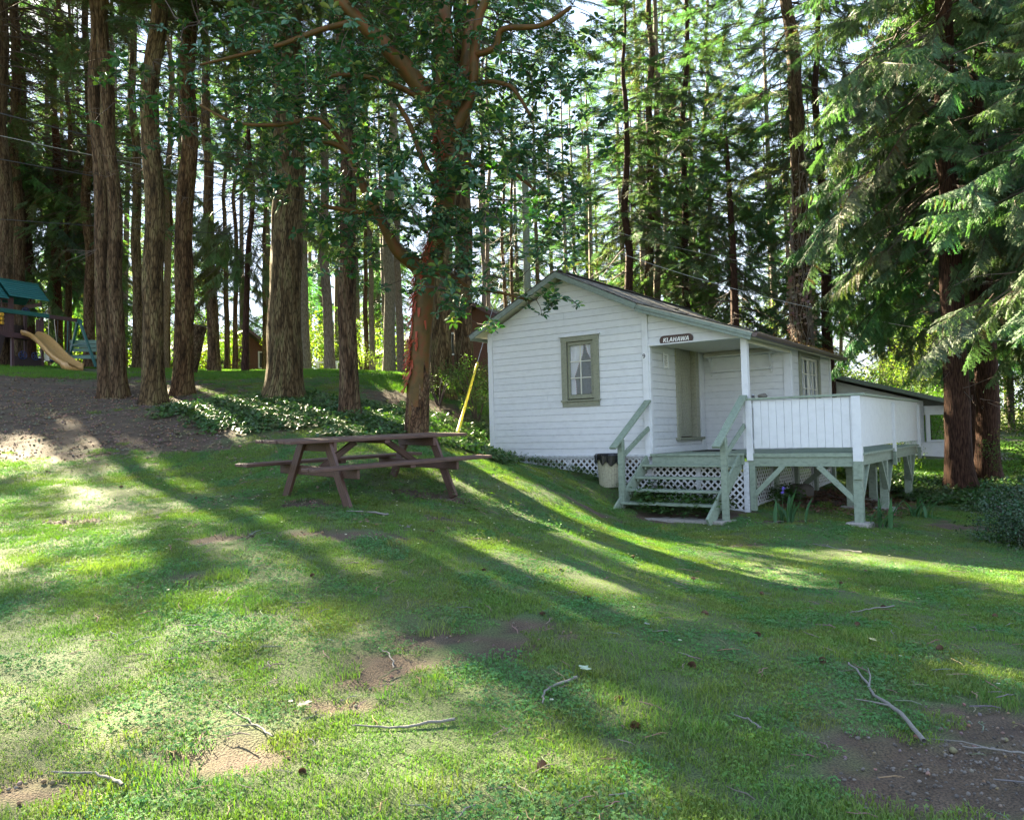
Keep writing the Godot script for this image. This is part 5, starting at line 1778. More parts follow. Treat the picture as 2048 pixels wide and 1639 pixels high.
func make_undergrowth():
	var lime := Color(0.18, 0.26, 0.075)
	var deep := Color(0.07, 0.12, 0.045)
	leaf_heap("shrub", "light green shrub behind the swing beam", on(-20.5, -36.0), Vector3(3.2, 3.0, 1.8), 60, lime, M.leaf_soft)
	leaf_heap("shrub", "light green shrub behind the playset tower, left of the other", on(-24.0, -36.0), Vector3(3.0, 2.6, 1.8), 50, lime, M.leaf_soft)
	leaf_heap("shrub", "bright shrub between the twin-stemmed fir and slim fir, far back", on(-17.0, -40.0), Vector3(2.6, 3.4, 1.6), 50, lime, M.leaf_soft)
	leaf_heap("shrub", "bright shrub behind the leaning stump", on(-14.6, -40.0), Vector3(2.2, 2.6, 1.6), 40, lime, M.leaf_soft)
	leaf_heap("shrub", "rounded dark shrub right of the thickest fir's trunk", on(-8.6, -37.0), Vector3(1.2, 3.2, 1.0), 60, deep, M.leaf_soft, true, 0.7)
	leaf_heap("shrub", "small bright shrub on the lawn right of the medium ivy fir", on(-5.6, -29.0), Vector3(0.7, 1.0, 0.6), 22, lime, M.leaf_soft, true, 0.6)
	leaf_heap("shrub", "leafy shrub against the cabin's left corner below the guy wire", on(-0.9, -19.4), Vector3(0.9, 1.6, 0.8), 40, Color(0.11, 0.18, 0.05), M.leaf_soft, true, 0.7)
	leaf_heap("shrub", "dark shrub between the broad fir trunk and the cabin's eave", on(-1.9, -20.0), Vector3(0.9, 1.0, 0.7), 30, deep, M.leaf_soft, true, 0.7)
	leaf_heap("broadleaf_tree", "pale green broad-leaved tree behind the cabin ridge", on(3.4, -34.5), Vector3(4.2, 7.0, 2.4), 330, Color(0.2, 0.26, 0.085), M.leaf_soft, true, 1.0, "tree", "broad-leaved trees")
	leaf_heap("broadleaf_tree", "yellow green broad-leaved tree behind the roof's low slope", on(10.5, -37.0), Vector3(4.4, 6.4, 2.4), 300, Color(0.2, 0.26, 0.085), M.leaf_soft, true, 1.0, "tree", "broad-leaved trees")
	leaf_heap("broadleaf_tree", "pale leafy tree beyond the neighbour house, left of the big cedars", on(18.5, -36.0), Vector3(3.2, 6.0, 2.0), 140, Color(0.2, 0.26, 0.085), M.leaf_soft, true, 1.0, "tree", "broad-leaved trees")
	leaf_heap("shrub", "green shrub seen through the neighbour house's porch", on(16.6, -30.5), Vector3(1.6, 2.4, 0.9), 60, Color(0.1, 0.2, 0.04), M.leaf_soft)
	leaf_heap("shrub", "bright green shrub between the deck posts and the neighbour house", on(9.9, -20.5), Vector3(1.3, 1.25, 0.8), 80, Color(0.15, 0.22, 0.05), M.leaf_soft, true, 0.6)
	leaf_heap("shrub", "leafy shrub under the deck's far corner", on(8.2, -20.5), Vector3(1.0, 1.0, 0.8), 50, Color(0.08, 0.13, 0.04), M.leaf_soft, true, 0.6)
	leaf_heap("shrub", "tangled shrub with small white blooms round the big cedars' feet", on(10.9, -15.9), Vector3(1.0, 1.7, 0.6), 46, Color(0.09, 0.15, 0.04), M.leaf_soft, true, 0.6)
	leaf_heap("shrub", "dark green shrub with a few reddish leaves at the lawn's right edge", on(7.65, -11.6, -0.1), Vector3(0.85, 0.95, 0.7), 80, Color(0.045, 0.085, 0.045), M.leaf_gloss, true, 0.55)
	leaf_heap("shrub", "leafy shrub at the right edge behind the dark lawn-edge shrub", on(11.6, -14.5), Vector3(1.2, 2.2, 0.8), 70, Color(0.09, 0.15, 0.045), M.leaf_soft, true, 0.7)
	# a mass of bushes below the far wood
	var o := Node3D.new()
	o.name = "undergrowth"
	add_child(o)
	o.set_meta("kind", "stuff")
	o.set_meta("label", "bright undergrowth along the foot of the far wood")
	var lists := [[], [], []]
	var tints := [[], [], []]
	for k in 2600:
		var z := -rng.randf_range(38.0, 66.0)
		var x := rng.randf_range(-0.85, 0.85) * absf(z)
		var p := on(x, z, rng.randf_range(-0.1, 3.4))
		if mid.get_noise_2d(x * 0.3, z * 0.3) < -0.2:
			continue
		var m := rng.randi() % 3
		lists[m].append(Transform3D(Basis.from_euler(Vector3(0, rng.randf() * TAU, 0)) * rng.randf_range(1.0, 2.6), p))
		tints[m].append(hash_tint(Color(0.19, 0.26, 0.08), 0.25))
	for m in 3:
		scatter("foliage", leaf_clump[m], M.leaf_soft, o, lists[m], tints[m])

# ------------------------------------------------------------------ ivy, ground cover, grass
func lobed_leaf(mb: MB, p: Vector3, x: Vector3, y: Vector3, s: float, col: Color):
	var tip := p + x * s
	for q in [-1.0, 1.0]:
		var z: Vector3 = x.cross(y) * q
		var e := p + x * s * 0.35 + z * s * 0.55 + y * s * 0.12
		mb.tri(p, p + x * s * 0.55 + y * s * -0.02, e, col)
		mb.tri(p + x * s * 0.55 + z * s * 0.0, tip, p + x * s * 0.55 + z * s * 0.28 + y * s * 0.06, col)

func leaf_patch(n: int, r: float, high: float, size: float) -> ArrayMesh:
	var mb := MB.new()
	for k in n:
		var a := rng.randf() * TAU
		var d := sqrt(rng.randf()) * r
		var p := Vector3(cos(a) * d, rng.randf_range(0.3, 1.0) * high, sin(a) * d)
		var y := Vector3(rng.randfn(0, 0.35), 1, rng.randfn(0, 0.35)).normalized()
		var x := y.cross(Vector3(rng.randfn(), 0, rng.randfn())).normalized()
		var g := rng.randf_range(0.7, 1.3)
		lobed_leaf(mb, p, x, y, size * rng.randf_range(0.7, 1.25), Color(g, g, g))
	return mb.mesh()

func cover(called: String, label: String, meshes: Array, mat_: Material, spots: Array, tint: Color, lo: float, hi: float):
	var o := Node3D.new()
	o.name = numbered(called)
	add_child(o)
	o.set_meta("kind", "stuff")
	o.set_meta("label", label)
	var lists := []
	var tints := []
	for m in meshes:
		lists.append([])
		tints.append([])
	for p in spots:
		var m := rng.randi() % meshes.size()
		lists[m].append(stand(p.x, p.y, rng.randf() * TAU, rng.randf_range(lo, hi)))
		tints[m].append(hash_tint(tint, 0.25))
	for m in meshes.size():
		scatter("foliage", meshes[m], mat_, o, lists[m], tints[m])

func inside_any(p: Vector2, spots: Array) -> bool:
	var wob := mid.get_noise_2d(p.x * 3.0, p.y * 3.0) * 1.1
	for s in spots:
		if pow((p.x - s[0]) / s[2], 2.0) + pow((p.y - s[1]) / s[3], 2.0) < 1.0 + wob:
			return true
	return false

func fill(x0: float, z0: float, x1: float, z1: float, n: int, spots: Array) -> Array:
	var o := []
	for k in n:
		var p := Vector2(rng.randf_range(x0, x1), rng.randf_range(z0, z1))
		if inside_any(p, spots):
			o.append(p)
	return o

const IVY := [[-4.4, -15.6, 2.0, 1.4], [-2.4, -15.0, 1.6, 1.5], [-1.6, -17.5, 1.6, 1.6], [-0.9, -15.6, 0.9, 1.4], [-6.0, -16.0, 1.1, 0.9], [-4.5, -17.2, 1.4, 0.9]]

func make_ground_cover():
	var ivy := [leaf_patch(24, 0.24, 0.12, 0.085), leaf_patch(24, 0.26, 0.17, 0.075), leaf_patch(18, 0.26, 0.09, 0.095)]
	cover("ivy", "bank of glossy ivy round the feet of the firs and madrone", ivy, M.ivy, fill(-8, -19.5, 0, -13.2, 4600, IVY), Color(0.08, 0.135, 0.05), 0.6, 1.05)
	cover("ground_cover", "sunlit leafy ground cover right of the deck", ivy, M.ivy, fill(8.3, -20.5, 14, -13.2, 2600, [[10.5, -16.5, 2.4, 2.4], [12.5, -15.0, 2.0, 2.0], [9.4, -18.5, 1.2, 1.6]]), Color(0.08, 0.135, 0.05), 0.7, 1.2)
	var nettle := [leaf_patch(20, 0.15, 0.24, 0.06), leaf_patch(20, 0.14, 0.3, 0.055)]
	var under := []
	for k in 120:
		var q := cab_world(rng.randf_range(3.95, 5.6), 0, rng.randf_range(0.1, 1.15))
		under.append(Vector2(q.x, q.z))
	for k in 26:
		var q := cab_world(5.9 + rng.randf() * 0.35, 0, rng.randf_range(-1.7, -0.6))
		under.append(Vector2(q.x, q.z))
	cover("weeds", "leafy weeds growing under and through the porch steps", nettle, M.leaf_soft, under, Color(0.07, 0.13, 0.035), 0.8, 1.5)
	var edge := []
	for k in 130:
		var q := cab_world(rng.randf_range(0.0, 3.4), 0, absf(rng.randfn(0.05, 0.25)) + 0.02)
		edge.append(Vector2(q.x, q.z))
	for k in 160:
		var q := Vector2(-1.4 + rng.randfn(0, 1.0), -10.5 + rng.randfn(0, 0.7))
		edge.append(q)
	cover("weeds", "low weeds along the lattice and round the picnic table's legs", nettle, M.leaf_soft, edge, Color(0.10, 0.17, 0.045), 0.35, 0.8)
	# brown leaves under the deck
	var lm := MB.new()
	for k in 7:
		var p := Vector3(rng.randf_range(-0.12, 0.12), rng.randf_range(0.0, 0.03), rng.randf_range(-0.12, 0.12))
		var x := Vector3(rng.randfn(), rng.randfn(0, 0.25), rng.randfn()).normalized()
		lobed_leaf(lm, p, x, x.cross(Vector3(x.z, 0.1, -x.x)).normalized(), 0.07, Color.WHITE)
	var leaves := []
	for k in 420:
		var q := cab_world(rng.randf_range(5.9, 8.0), 0, rng.randf_range(-5.5, -0.7))
		leaves.append(Vector2(q.x, q.z))
	cover("fallen_leaves", "brown fallen leaves on the bare ground under the deck", [lm.mesh()], M.litter, leaves, Color(0.16, 0.10, 0.065), 0.7, 1.3)
	var bits := []
	for k in 5200:
		var q := Vector2(rng.randf_range(-15, 0.5), rng.randf_range(-21, -8.5))
		if bare(q.x, q.y) > 0.3 or rng.randf() < 0.07:
			bits.append(q)
	cover("fallen_leaves", "dry leaves and needles strewn over the bare slope below the front firs", [lm.mesh()], M.litter, bits, Color(0.17, 0.125, 0.088), 0.35, 0.8)

func make_litter():
	var mb := MB.new()
	mb.tube([Vector3(-0.06, 0.0, 0.0), Vector3(-0.02, 0.006, 0.008), Vector3(0.025, 0.004, -0.006), Vector3(0.06, 0.0, 0.004)], [0.0025, 0.0028, 0.0022, 0.0012], 4, Color.WHITE)
	mb.tube([Vector3(0.0, 0.005, 0.0), Vector3(0.02, 0.008, 0.02)], [0.0018, 0.001], 3, Color.WHITE)
	var l := []
	var c := []
	for k in 1300:
		var z := -rng.randf_range(3.0, 14.0)
		var x := rng.randf_range(-0.68, 0.68) * absf(z)
		if mid.get_noise_2d(x * 1.3, z * 1.3 + 20.0) < 0.02 and rng.randf() < 0.75 or blocked(x, z):
			continue
		l.append(stand(x, z, rng.randf() * TAU, rng.randf_range(0.4, 1.5), rng.randf_range(0.008, 0.03)) * Transform3D(Basis.from_euler(Vector3(0, 0, rng.randfn(0, 0.15))), Vector3.ZERO))
		c.append(hash_tint(Color(0.2, 0.165, 0.125), 0.3))
	var o := scatter("twig_litter", mb.mesh(), M.litter, self, l, c)
	o.set_meta("kind", "stuff")
	o.set_meta("label", "small broken twigs and needles strewn in the lawn")

func make_clods():
	var lists := [[], []]
	var tints := [[], []]
	for k in 9000:
		var p := Vector2(rng.randf_range(-6.5, 6.5), -rng.randf_range(3.0, 11.0))
		if k % 3 == 0:
			p = Vector2(rng.randf_range(-13, -4), -rng.randf_range(12.0, 18.0))
		if bare(p.x, p.y) < 0.45:
			continue
		var m := rng.randi() % 2
		var s := rng.randf_range(0.3, 1.0) * (1.0 + 1.2 * rng.randf() * rng.randf() * rng.randf()) * (1.6 if p.y < -12.0 else 1.0)
		lists[m].append(Transform3D(Basis.from_euler(Vector3(rng.randf() * 6.0, rng.randf() * 6.0, 0)) * s, on(p.x, p.y, 0.003)))
		tints[m].append(hash_tint(Color(0.20, 0.15, 0.105), 0.3))
	var soil: Material = M.litter
	for k in 2:
		var o := scatter("soil_crumbs", rock(0.012, Vector3(1.0, 0.7, 0.85), 20 + k, 9, 5), soil, self, lists[k], tints[k])
		o.set_meta("kind", "stuff")
		o.set_meta("label", "crumbs of soil on the bare patches")

func grass_tile(n: int, r: float, lo: float, hi: float, clover: int) -> ArrayMesh:
	var mb := MB.new()
	for k in n:
		var p := Vector3(rng.randf_range(-r, r), -0.008, rng.randf_range(-r, r))
		var hgt := rng.randf_range(lo, hi)
		var a := rng.randf() * TAU
		var bend := Vector3(cos(a), 0, sin(a)) * hgt * rng.randf_range(0.2, 1.0)
		var w := Vector3(-sin(a + rng.randf_range(-0.8, 0.8)), 0, cos(a)) * rng.randf_range(0.0016, 0.003)
		var g := rng.randf_range(0.7, 1.3)
		var col := Color(g, g, g)
		if rng.randf() < 0.11:
			col = Color(1.6, 1.1, 0.9)
		var m := p + Vector3(0, hgt * 0.6, 0) + bend * 0.35
		mb.quad(p - w, p + w, m + w * 0.8, m - w * 0.8, col * 0.9)
		mb.tri(m - w * 0.8, m + w * 0.8, p + Vector3(0, hgt * 0.9, 0) + bend, col)
	for k in clover:
		var p := Vector3(rng.randf_range(-r, r), rng.randf_range(0.012, 0.032), rng.randf_range(-r, r))
		var y := Vector3(rng.randfn(0, 0.3), 1, rng.randfn(0, 0.3)).normalized()
		var x0 := y.cross(Vector3(rng.randfn(), 0, rng.randfn())).normalized()
		var g := rng.randf_range(0.8, 1.2)
		for q in 3:
			var x := x0.rotated(y, TAU * q / 3.0)
			var z := x.cross(y)
			mb.quad(p, p + x * 0.005 + z * 0.0048, p + x * 0.0105, p + x * 0.005 - z * 0.0048, Color(0.75 * g, 1.0 * g, 0.85 * g))
	return mb.mesh()

func make_grass():
	var kinds := [grass_tile(330, 0.13, 0.015, 0.045, 0), grass_tile(330, 0.13, 0.012, 0.038, 8), grass_tile(230, 0.13, 0.012, 0.034, 60), grass_tile(280, 0.13, 0.012, 0.042, 24), grass_tile(130, 0.12, 0.03, 0.085, 0)]
	var far := [grass_tile(120, 0.25, 0.05, 0.10, 0), grass_tile(130, 0.25, 0.04, 0.08, 0)]
	var o := Node3D.new()
	o.name = "grass"
	add_child(o)
	o.set_meta("kind", "stuff")
	o.set_meta("label", "short lawn of grass and clover covering the slope")
	var lists := [[], [], [], [], []]
	var tints := [[], [], [], [], []]
	var step := 0.17
	var z := -1.6
	while z > -21.0:
		var half := 0.70 * absf(z) + 2.8
		var x := -half
		while x < half:
			var px := x + rng.randf_range(-0.08, 0.08)
			var pz := z + rng.randf_range(-0.08, 0.08)
			x += step
			if blocked(px, pz):
				continue
			var b := bare(px, pz)
			if b > 0.35 and rng.randf() < b * 1.25:
				continue
			var g := mid.get_noise_2d(px * 1.7 + 50.0, pz * 1.7)
			var c := mid.get_noise_2d(px * 2.4 - 30.0, pz * 2.4)
			var k := 1
			if c > 0.12:
				k = 2
			elif c > -0.05:
				k = 3
			elif rng.randf() < 0.4:
				k = 0
			if fine.get_noise_2d(px * 0.5, pz * 0.5 + 70.0) > 0.3 and rng.randf() < 0.5:
				k = 4
			var tint := Color(0.172, 0.26, 0.08).lerp(Color(0.235, 0.285, 0.09), clampf(g * 1.1 + 0.3 + b, 0.0, 1.0))
			if k == 2:
				tint = tint.lerp(Color(0.115, 0.235, 0.115), 0.6)
			lists[k].append(stand(px, pz, rng.randf() * TAU, rng.randf_range(0.85, 1.2) * (0.75 if b > 0.2 else 1.0), 0.0))
			tints[k].append(hash_tint(tint, 0.14))
		step = 0.17 if z > -8.0 else (0.19 if z > -14.0 else 0.24)
		z -= step
	for k in 5:
		scatter("blades", kinds[k], M.grass, o, lists[k], tints[k])
	var fl := [[], []]
	var ft := [[], []]
	for q in 5200:
		var zz := -rng.randf_range(20.5, 38.0)
		var xx := rng.randf_range(-0.72, 0.75) * absf(zz)
		if mid.get_noise_2d(xx * 0.4, zz * 0.4) > 0.25 or blocked(xx, zz):
			continue
		var k := rng.randi() % 2
		fl[k].append(stand(xx, zz, rng.randf() * TAU, rng.randf_range(0.9, 1.5)))
		ft[k].append(hash_tint(Color(0.15, 0.27, 0.06), 0.2))
	for k in 2:
		scatter("blades", far[k], M.grass, o, fl[k], ft[k])
	# daisies: too many and too small to pick out
	var dm := MB.new()
	for k in 7:
		var a := TAU * k / 7.0
		var b := TAU * (k + 0.8) / 7.0
		dm.tri(Vector3(0, 0.046, 0), Vector3(cos(a) * 0.011, 0.05, sin(a) * 0.011), Vector3(cos(b) * 0.011, 0.05, sin(b) * 0.011), Color(0.8, 0.8, 0.8))
	for k in 5:
		var a := TAU * k / 5.0
		var b := TAU * (k + 1) / 5.0
		dm.tri(Vector3(0, 0.052, 0), Vector3(cos(a) * 0.004, 0.05, sin(a) * 0.004), Vector3(cos(b) * 0.004, 0.05, sin(b) * 0.004), Color(0.6, 0.4, 0.03))
	var dl := []
	for k in 1500:
		var p := Vector2(rng.randf_range(-6, 7), rng.randf_range(-15, -4.2))
		var want := 0.06
		if inside_any(p, [[-1.4, -10.2, 2.4, 1.2], [5.0, -12.2, 2.2, 1.2], [-1.6, -8.4, 1.4, 0.7]]):
			want = 0.75
		elif p.y < -8.0:
			want = 0.18
		if rng.randf() > want or bare(p.x, p.y) > 0.3 or blocked(p.x, p.y):
			continue
		dl.append(stand(p.x, p.y, rng.randf() * TAU, rng.randf_range(0.8, 1.25)))
	var d := scatter("daisy_flowers", dm.mesh(), M.leaf_soft, self, dl)
	d.set_meta("kind", "stuff")
	d.set_meta("label", "tiny white daisies scattered through the lawn")

# no lawn inside the cabin, under ivy or under the steps
func blocked(x: float, z: float) -> bool:
	var d := Basis(Vector3.UP, -CAB_TURN) * (Vector3(x, 0, z) - Vector3(CAB.x, 0, CAB.z))
	if d.x > -0.02 and d.x < 5.8 and d.z < 0.02 and d.z > -6.2:
		return true
	if d.x > 3.8 and d.x < 5.7 and d.z > 0.0 and d.z < 1.15:
		return true
	if z < -13.0 and x < 0.3 and x > -8.0 and z > -19.0 and inside_any(Vector2(x, z), IVY):
		return true
	return false

# ------------------------------------------------------------------ picnic table
func make_picnic_table():
	var turn := 0.8526
	var c := Vector3(-1.93, 0, -10.40)
	var u := Vector3(cos(turn), 0, -sin(turn))
	var v := Vector3(sin(turn), 0, cos(turn))
	var o := thing("picnic_table", "brown wooden picnic table with attached benches on the lawn", "picnic table", on(c.x, c.z), turn)
	# it stands slightly askew on the slope: measure the ground under its ends
	var gl := on((c - u * 0.9).x, (c - u * 0.9).z).y - o.position.y
	var gr := on((c + u * 0.9).x, (c + u * 0.9).z).y - o.position.y
	var gn := on((c + v * 0.6).x, (c + v * 0.6).z).y - o.position.y
	var gf := on((c - v * 0.6).x, (c - v * 0.6).z).y - o.position.y
	o.rotation.z = atan2(gr - gl, 1.8) * 0.55
	o.rotation.x = atan2(gf - gn, 1.2) * 0.25
	var L := 2.95
	for k in 5:
		board("top_plank", o, M.table, Vector3(L + rng.randf_range(-0.012, 0.012), 0.04, 0.145), Vector3(rng.randf_range(-0.01, 0.01), 0.74 + rng.randf_range(-0.002, 0.002), -0.31 + k * 0.155), Basis(), 0.006)
	for s in [-1.0, 1.0]:
		for k in 2:
			board("bench_plank", o, M.table, Vector3(L + rng.randf_range(-0.01, 0.01), 0.04, 0.14), Vector3(0, 0.43, s * (0.66 + k * 0.15)), Basis(), 0.006)
	for x in [-0.88, 0.88]:
		for s in [-1.0, 1.0]:
			beam("leg", o, M.table, Vector3(x, -0.10, s * 0.70), Vector3(x, 0.72, s * 0.27), 0.125, 0.045, Vector3(0, 0, 1))
		board("top_bearer", o, M.table, Vector3(0.045, 0.12, 0.76), Vector3(x + 0.046 * signf(-x), 0.66, 0), Basis(), 0.006)
		board("bench_bearer", o, M.table, Vector3(0.045, 0.12, 1.66), Vector3(x + 0.046 * signf(-x), 0.348, 0), Basis(), 0.006)
		beam("brace", o, M.table, Vector3(x * 0.93, 0.36, 0.0), Vector3(x * 0.28, 0.70, 0.0), 0.085, 0.04)
	board("middle_bearer", o, M.table, Vector3(0.09, 0.05, 0.74), Vector3(0, 0.695, 0), Basis(), 0.006)
	for s in [-1.0, 1.0]:
		board("bench_cleat", o, M.table, Vector3(0.09, 0.04, 0.28), Vector3(0, 0.39, s * 0.73), Basis(), 0.006)

# ------------------------------------------------------------------ playset
func make_playset():
	var turn := 1.1            # its x axis runs away along the swing beam, z towards the slide's foot
	var o := thing("playset", "wooden play tower with green roof and purple-brown boards behind the left trunks", "playset", on(-16.5, -25.4), turn)
	o.scale = Vector3.ONE * 0.86
	var inv := o.transform.affine_inverse()
	# tower posts; the house part reaches out of the frame to the left
	var floor_y := 1.28
	for p in [[0.0, 0.0], [1.15, 0.0], [0.0, -1.1], [1.15, -1.1], [-1.5, 0.0], [-1.5, -1.1]]:
		board("post", o, M.play_wood, Vector3(0.1, 2.6, 0.1), Vector3(p[0], 0.95, p[1]))
	board("floor", o, M.play_wood, Vector3(2.75, 0.08, 1.2), Vector3(-0.17, floor_y, -0.55))
	board("floor_rim", o, M.play_wood, Vector3(2.8, 0.2, 0.04), Vector3(-0.17, floor_y - 0.04, 0.07))
	for k in 13:
		board("wall_board", o, M.play_wood, Vector3(0.115, 0.82, 0.03), Vector3(-1.5 + k * 0.12, floor_y + 0.47, 0.06))
	for k in 3:
		board("wall_board", o, M.play_wood, Vector3(0.1, 0.62, 0.03), Vector3(0.92 + k * 0.105, floor_y + 0.38, 0.06))
	for k in 9:
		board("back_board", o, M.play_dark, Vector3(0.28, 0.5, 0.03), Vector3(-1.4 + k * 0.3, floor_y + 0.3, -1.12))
	# wall above the beam with a four-paned opening
	for q in [[-0.95, 0.55, 1.0], [-0.08, 0.2, 1.0]]:
		board("upper_wall", o, M.play_wood, Vector3(q[1], 0.5, 0.03), Vector3(q[0], floor_y + 1.16, 0.05))
	board("upper_wall", o, M.play_wood, Vector3(0.5, 0.12, 0.03), Vector3(-0.42, floor_y + 1.36, 0.05))
	board("upper_wall", o, M.play_wood, Vector3(0.5, 0.1, 0.03), Vector3(-0.42, floor_y + 0.95, 0.05))
	board("window_bar", o, M.play_wood, Vector3(0.03, 0.3, 0.035), Vector3(-0.42, floor_y + 1.15, 0.05))
	board("window_bar", o, M.play_wood, Vector3(0.5, 0.03, 0.033), Vector3(-0.42, floor_y + 1.15, 0.05))
	# roofs of lapped boards
	for q in [[-1.7, -0.25, floor_y + 1.36, 0.42, -1.4], [-0.22, 1.3, floor_y + 1.36, 0.42, -1.4]]:
		var rf := holder("roof", o)
		var lift: float = 0.12 if q[0] > -1.0 else 0.0
		for s in [0.0, 1.0]:
			for k in 8:
				var a := Vector2(lerpf(0.28, -0.52, k / 8.0) if s == 0.0 else lerpf(-1.36, -0.52, k / 8.0), q[2] + lift - 0.06 + 0.76 * k / 8.0)
				var b := Vector2(lerpf(0.28, -0.52, (k + 1.25) / 8.0) if s == 0.0 else lerpf(-1.36, -0.52, (k + 1.25) / 8.0), q[2] + lift - 0.06 + 0.76 * (k + 1.0) / 8.0)
				beam("roof_board", rf, M.play_roof, Vector3((q[0] + q[1]) * 0.5, a.y + 0.012, a.x), Vector3((q[0] + q[1]) * 0.5, b.y, b.x), 0.022, q[1] - q[0], Vector3(0, 1, 0))
		board("ridge", rf, M.play_green, Vector3(q[1] - q[0] + 0.04, 0.06, 0.1), Vector3((q[0] + q[1]) * 0.5, q[2] + lift + 0.71, -0.52))
	for x in [-1.45, 1.12]:
		for k in 2:
			board("gable_board", o, M.play_wood, Vector3(0.03, 0.1, 1.1), Vector3(x, floor_y + 1.28 + k * 0.05, -0.55))
	# beam of the swings, green near the tower
	board("swing_beam", o, M.play_green, Vector3(2.6, 0.16, 0.09), Vector3(0.05, floor_y + 0.86, 0.13))
	board("swing_beam", o, M.play_wood, Vector3(1.4, 0.15, 0.08), Vector3(1.95, floor_y + 0.84, 0.13))
	# A-frame at the far end
	var g0 := (inv * on((o.transform * Vector3(2.6, 0, 0)).x, (o.transform * Vector3(2.6, 0, 0)).z)).y
	for s in [-1.0, 1.0]:
		beam("frame_leg", o, M.play_green, Vector3(2.6, floor_y + 0.82, 0.13 + s * 0.05), Vector3(2.7, g0, 0.13 + s * 0.95), 0.09, 0.09, Vector3(1, 0, 0))
	board("frame_bracket", o, M.play_green, Vector3(0.2, 0.18, 0.22), Vector3(2.6, floor_y + 0.8, 0.13))
	beam("frame_tie", o, M.play_green, Vector3(2.63, floor_y - 0.15, -0.45), Vector3(2.63, floor_y - 0.15, 0.7), 0.07, 0.04)
	# yellow noughts-and-crosses panel: nine tumbling cubes on rods
	var panel := holder("game_panel", o)
	for i in 3:
		for j in 3:
			var t := board("game_block", panel, M.play_yellow, Vector3(0.12, 0.12, 0.12), Vector3(-0.78 + i * 0.16, floor_y + 0.38 + j * 0.16, 0.12), Basis(Vector3.UP, rng.randf_range(-0.4, 0.4)), 0.012)
			for q in [-0.785, 0.785]:
				board("mark", t, M.gutter, Vector3(0.1, 0.012, 0.004), Vector3(0, 0, 0.061), Basis(Vector3(0, 0, 1), q), 0.0)
	for j in 3:
		board("rod", panel, M.steel, Vector3(0.56, 0.012, 0.012), Vector3(-0.62, floor_y + 0.38 + j * 0.16, 0.12), Basis(), 0.0)
	# sand box front with two steering wheels, one wheel above
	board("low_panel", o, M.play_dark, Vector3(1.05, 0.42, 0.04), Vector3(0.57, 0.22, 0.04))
	for w in [[0.35, 0.5, 0.08, 0.17], [0.85, 0.5, 0.08, 0.17], [0.55, floor_y + 0.98, -0.05, 0.15]]:
		var wh := holder("steering_wheel", o)
		wh.position = Vector3(w[0], w[1], w[2])
		var t := TorusMesh.new()
		t.inner_radius = w[3] - 0.03
		t.outer_radius = w[3]
		t.rings = 20
		t.ring_segments = 6
		part("rim", t, M.play_blue, wh, Transform3D(Basis(Vector3.RIGHT, PI / 2), Vector3.ZERO))
		for k in 3:
			board("spoke", wh, M.play_blue, Vector3(w[3] * 2.0 - 0.04, 0.025, 0.02), Vector3.ZERO, Basis(Vector3(0, 0, 1), k * PI / 3.0), 0.0)
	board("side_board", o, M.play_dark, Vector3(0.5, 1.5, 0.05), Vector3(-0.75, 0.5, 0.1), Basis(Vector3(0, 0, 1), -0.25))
	make_slide(o, floor_y)
	# swings hang from the beam: things of their own
	swing("belt_swing", "dark blue belt swing hanging by chains beyond the yellow slide", o.transform, 1.95, M.play_blue, M.wire)
	baby_swing(o.transform)
	glider(o.transform)

func make_slide(o: Node3D, floor_y: float):
	# wavy double slide: a trough swept from the tower floor to the ground
	var pts := []
	var inv := o.transform.affine_inverse()
	var end := inv * on(-13.75, -24.2)
	for k in 25:
		var t := k / 24.0
		var p := Vector3(0.62, floor_y + 0.06, 0.05).lerp(Vector3(end.x, end.y + 0.14, end.z), t)
		p.y += 0.13 * sin(t * TAU * 1.0) * (1.0 - t * 0.3) + 0.10 * sin(t * PI) * 0.4
		if t > 0.9:
			p.y = lerpf(p.y, end.y + 0.16, (t - 0.9) * 10.0)
		pts.append(p)
	var prof := [Vector2(-0.31, -0.05), Vector2(-0.33, 0.13), Vector2(-0.30, 0.15), Vector2(-0.26, 0.12), Vector2(-0.2, 0.02), Vector2(0, -0.015), Vector2(0.2, 0.02), Vector2(0.26, 0.12), Vector2(0.30, 0.15), Vector2(0.33, 0.13), Vector2(0.31, -0.05), Vector2(0.0, -0.06)]
	var mb := MB.new()
	var rings := []
	for k in pts.size():
		var d: Vector3 = (pts[mini(k + 1, 24)] - pts[maxi(k - 1, 0)]).normalized()
		var s := d.cross(Vector3.UP).normalized()
		var u := s.cross(d)
		var ring := []
		for p in prof:
			var deep := 1.0 + (1.6 if p.y < 0.0 and k > 21 else 0.0)
			ring.append(pts[k] + s * p.x + u * p.y * (deep if p.y < -0.04 else 1.0))
		rings.append(ring)
	for k in rings.size() - 1:
		for i in prof.size():
			var j := (i + 1) % prof.size()
			mb.quad(rings[k][i], rings[k][j], rings[k + 1][j], rings[k + 1][i])
	for ring in [rings[0], rings[24]]:
		for i in range(1, prof.size() - 1):
			mb.tri(ring[0], ring[i], ring[i + 1])
	var st := SurfaceTool.new()
	st.create_from_arrays(mb.mesh().surface_get_arrays(0))
	st.index()
	st.generate_normals()
	part("slide", st.commit(), M.slide, o).set_meta("label", "yellow wavy plastic slide")

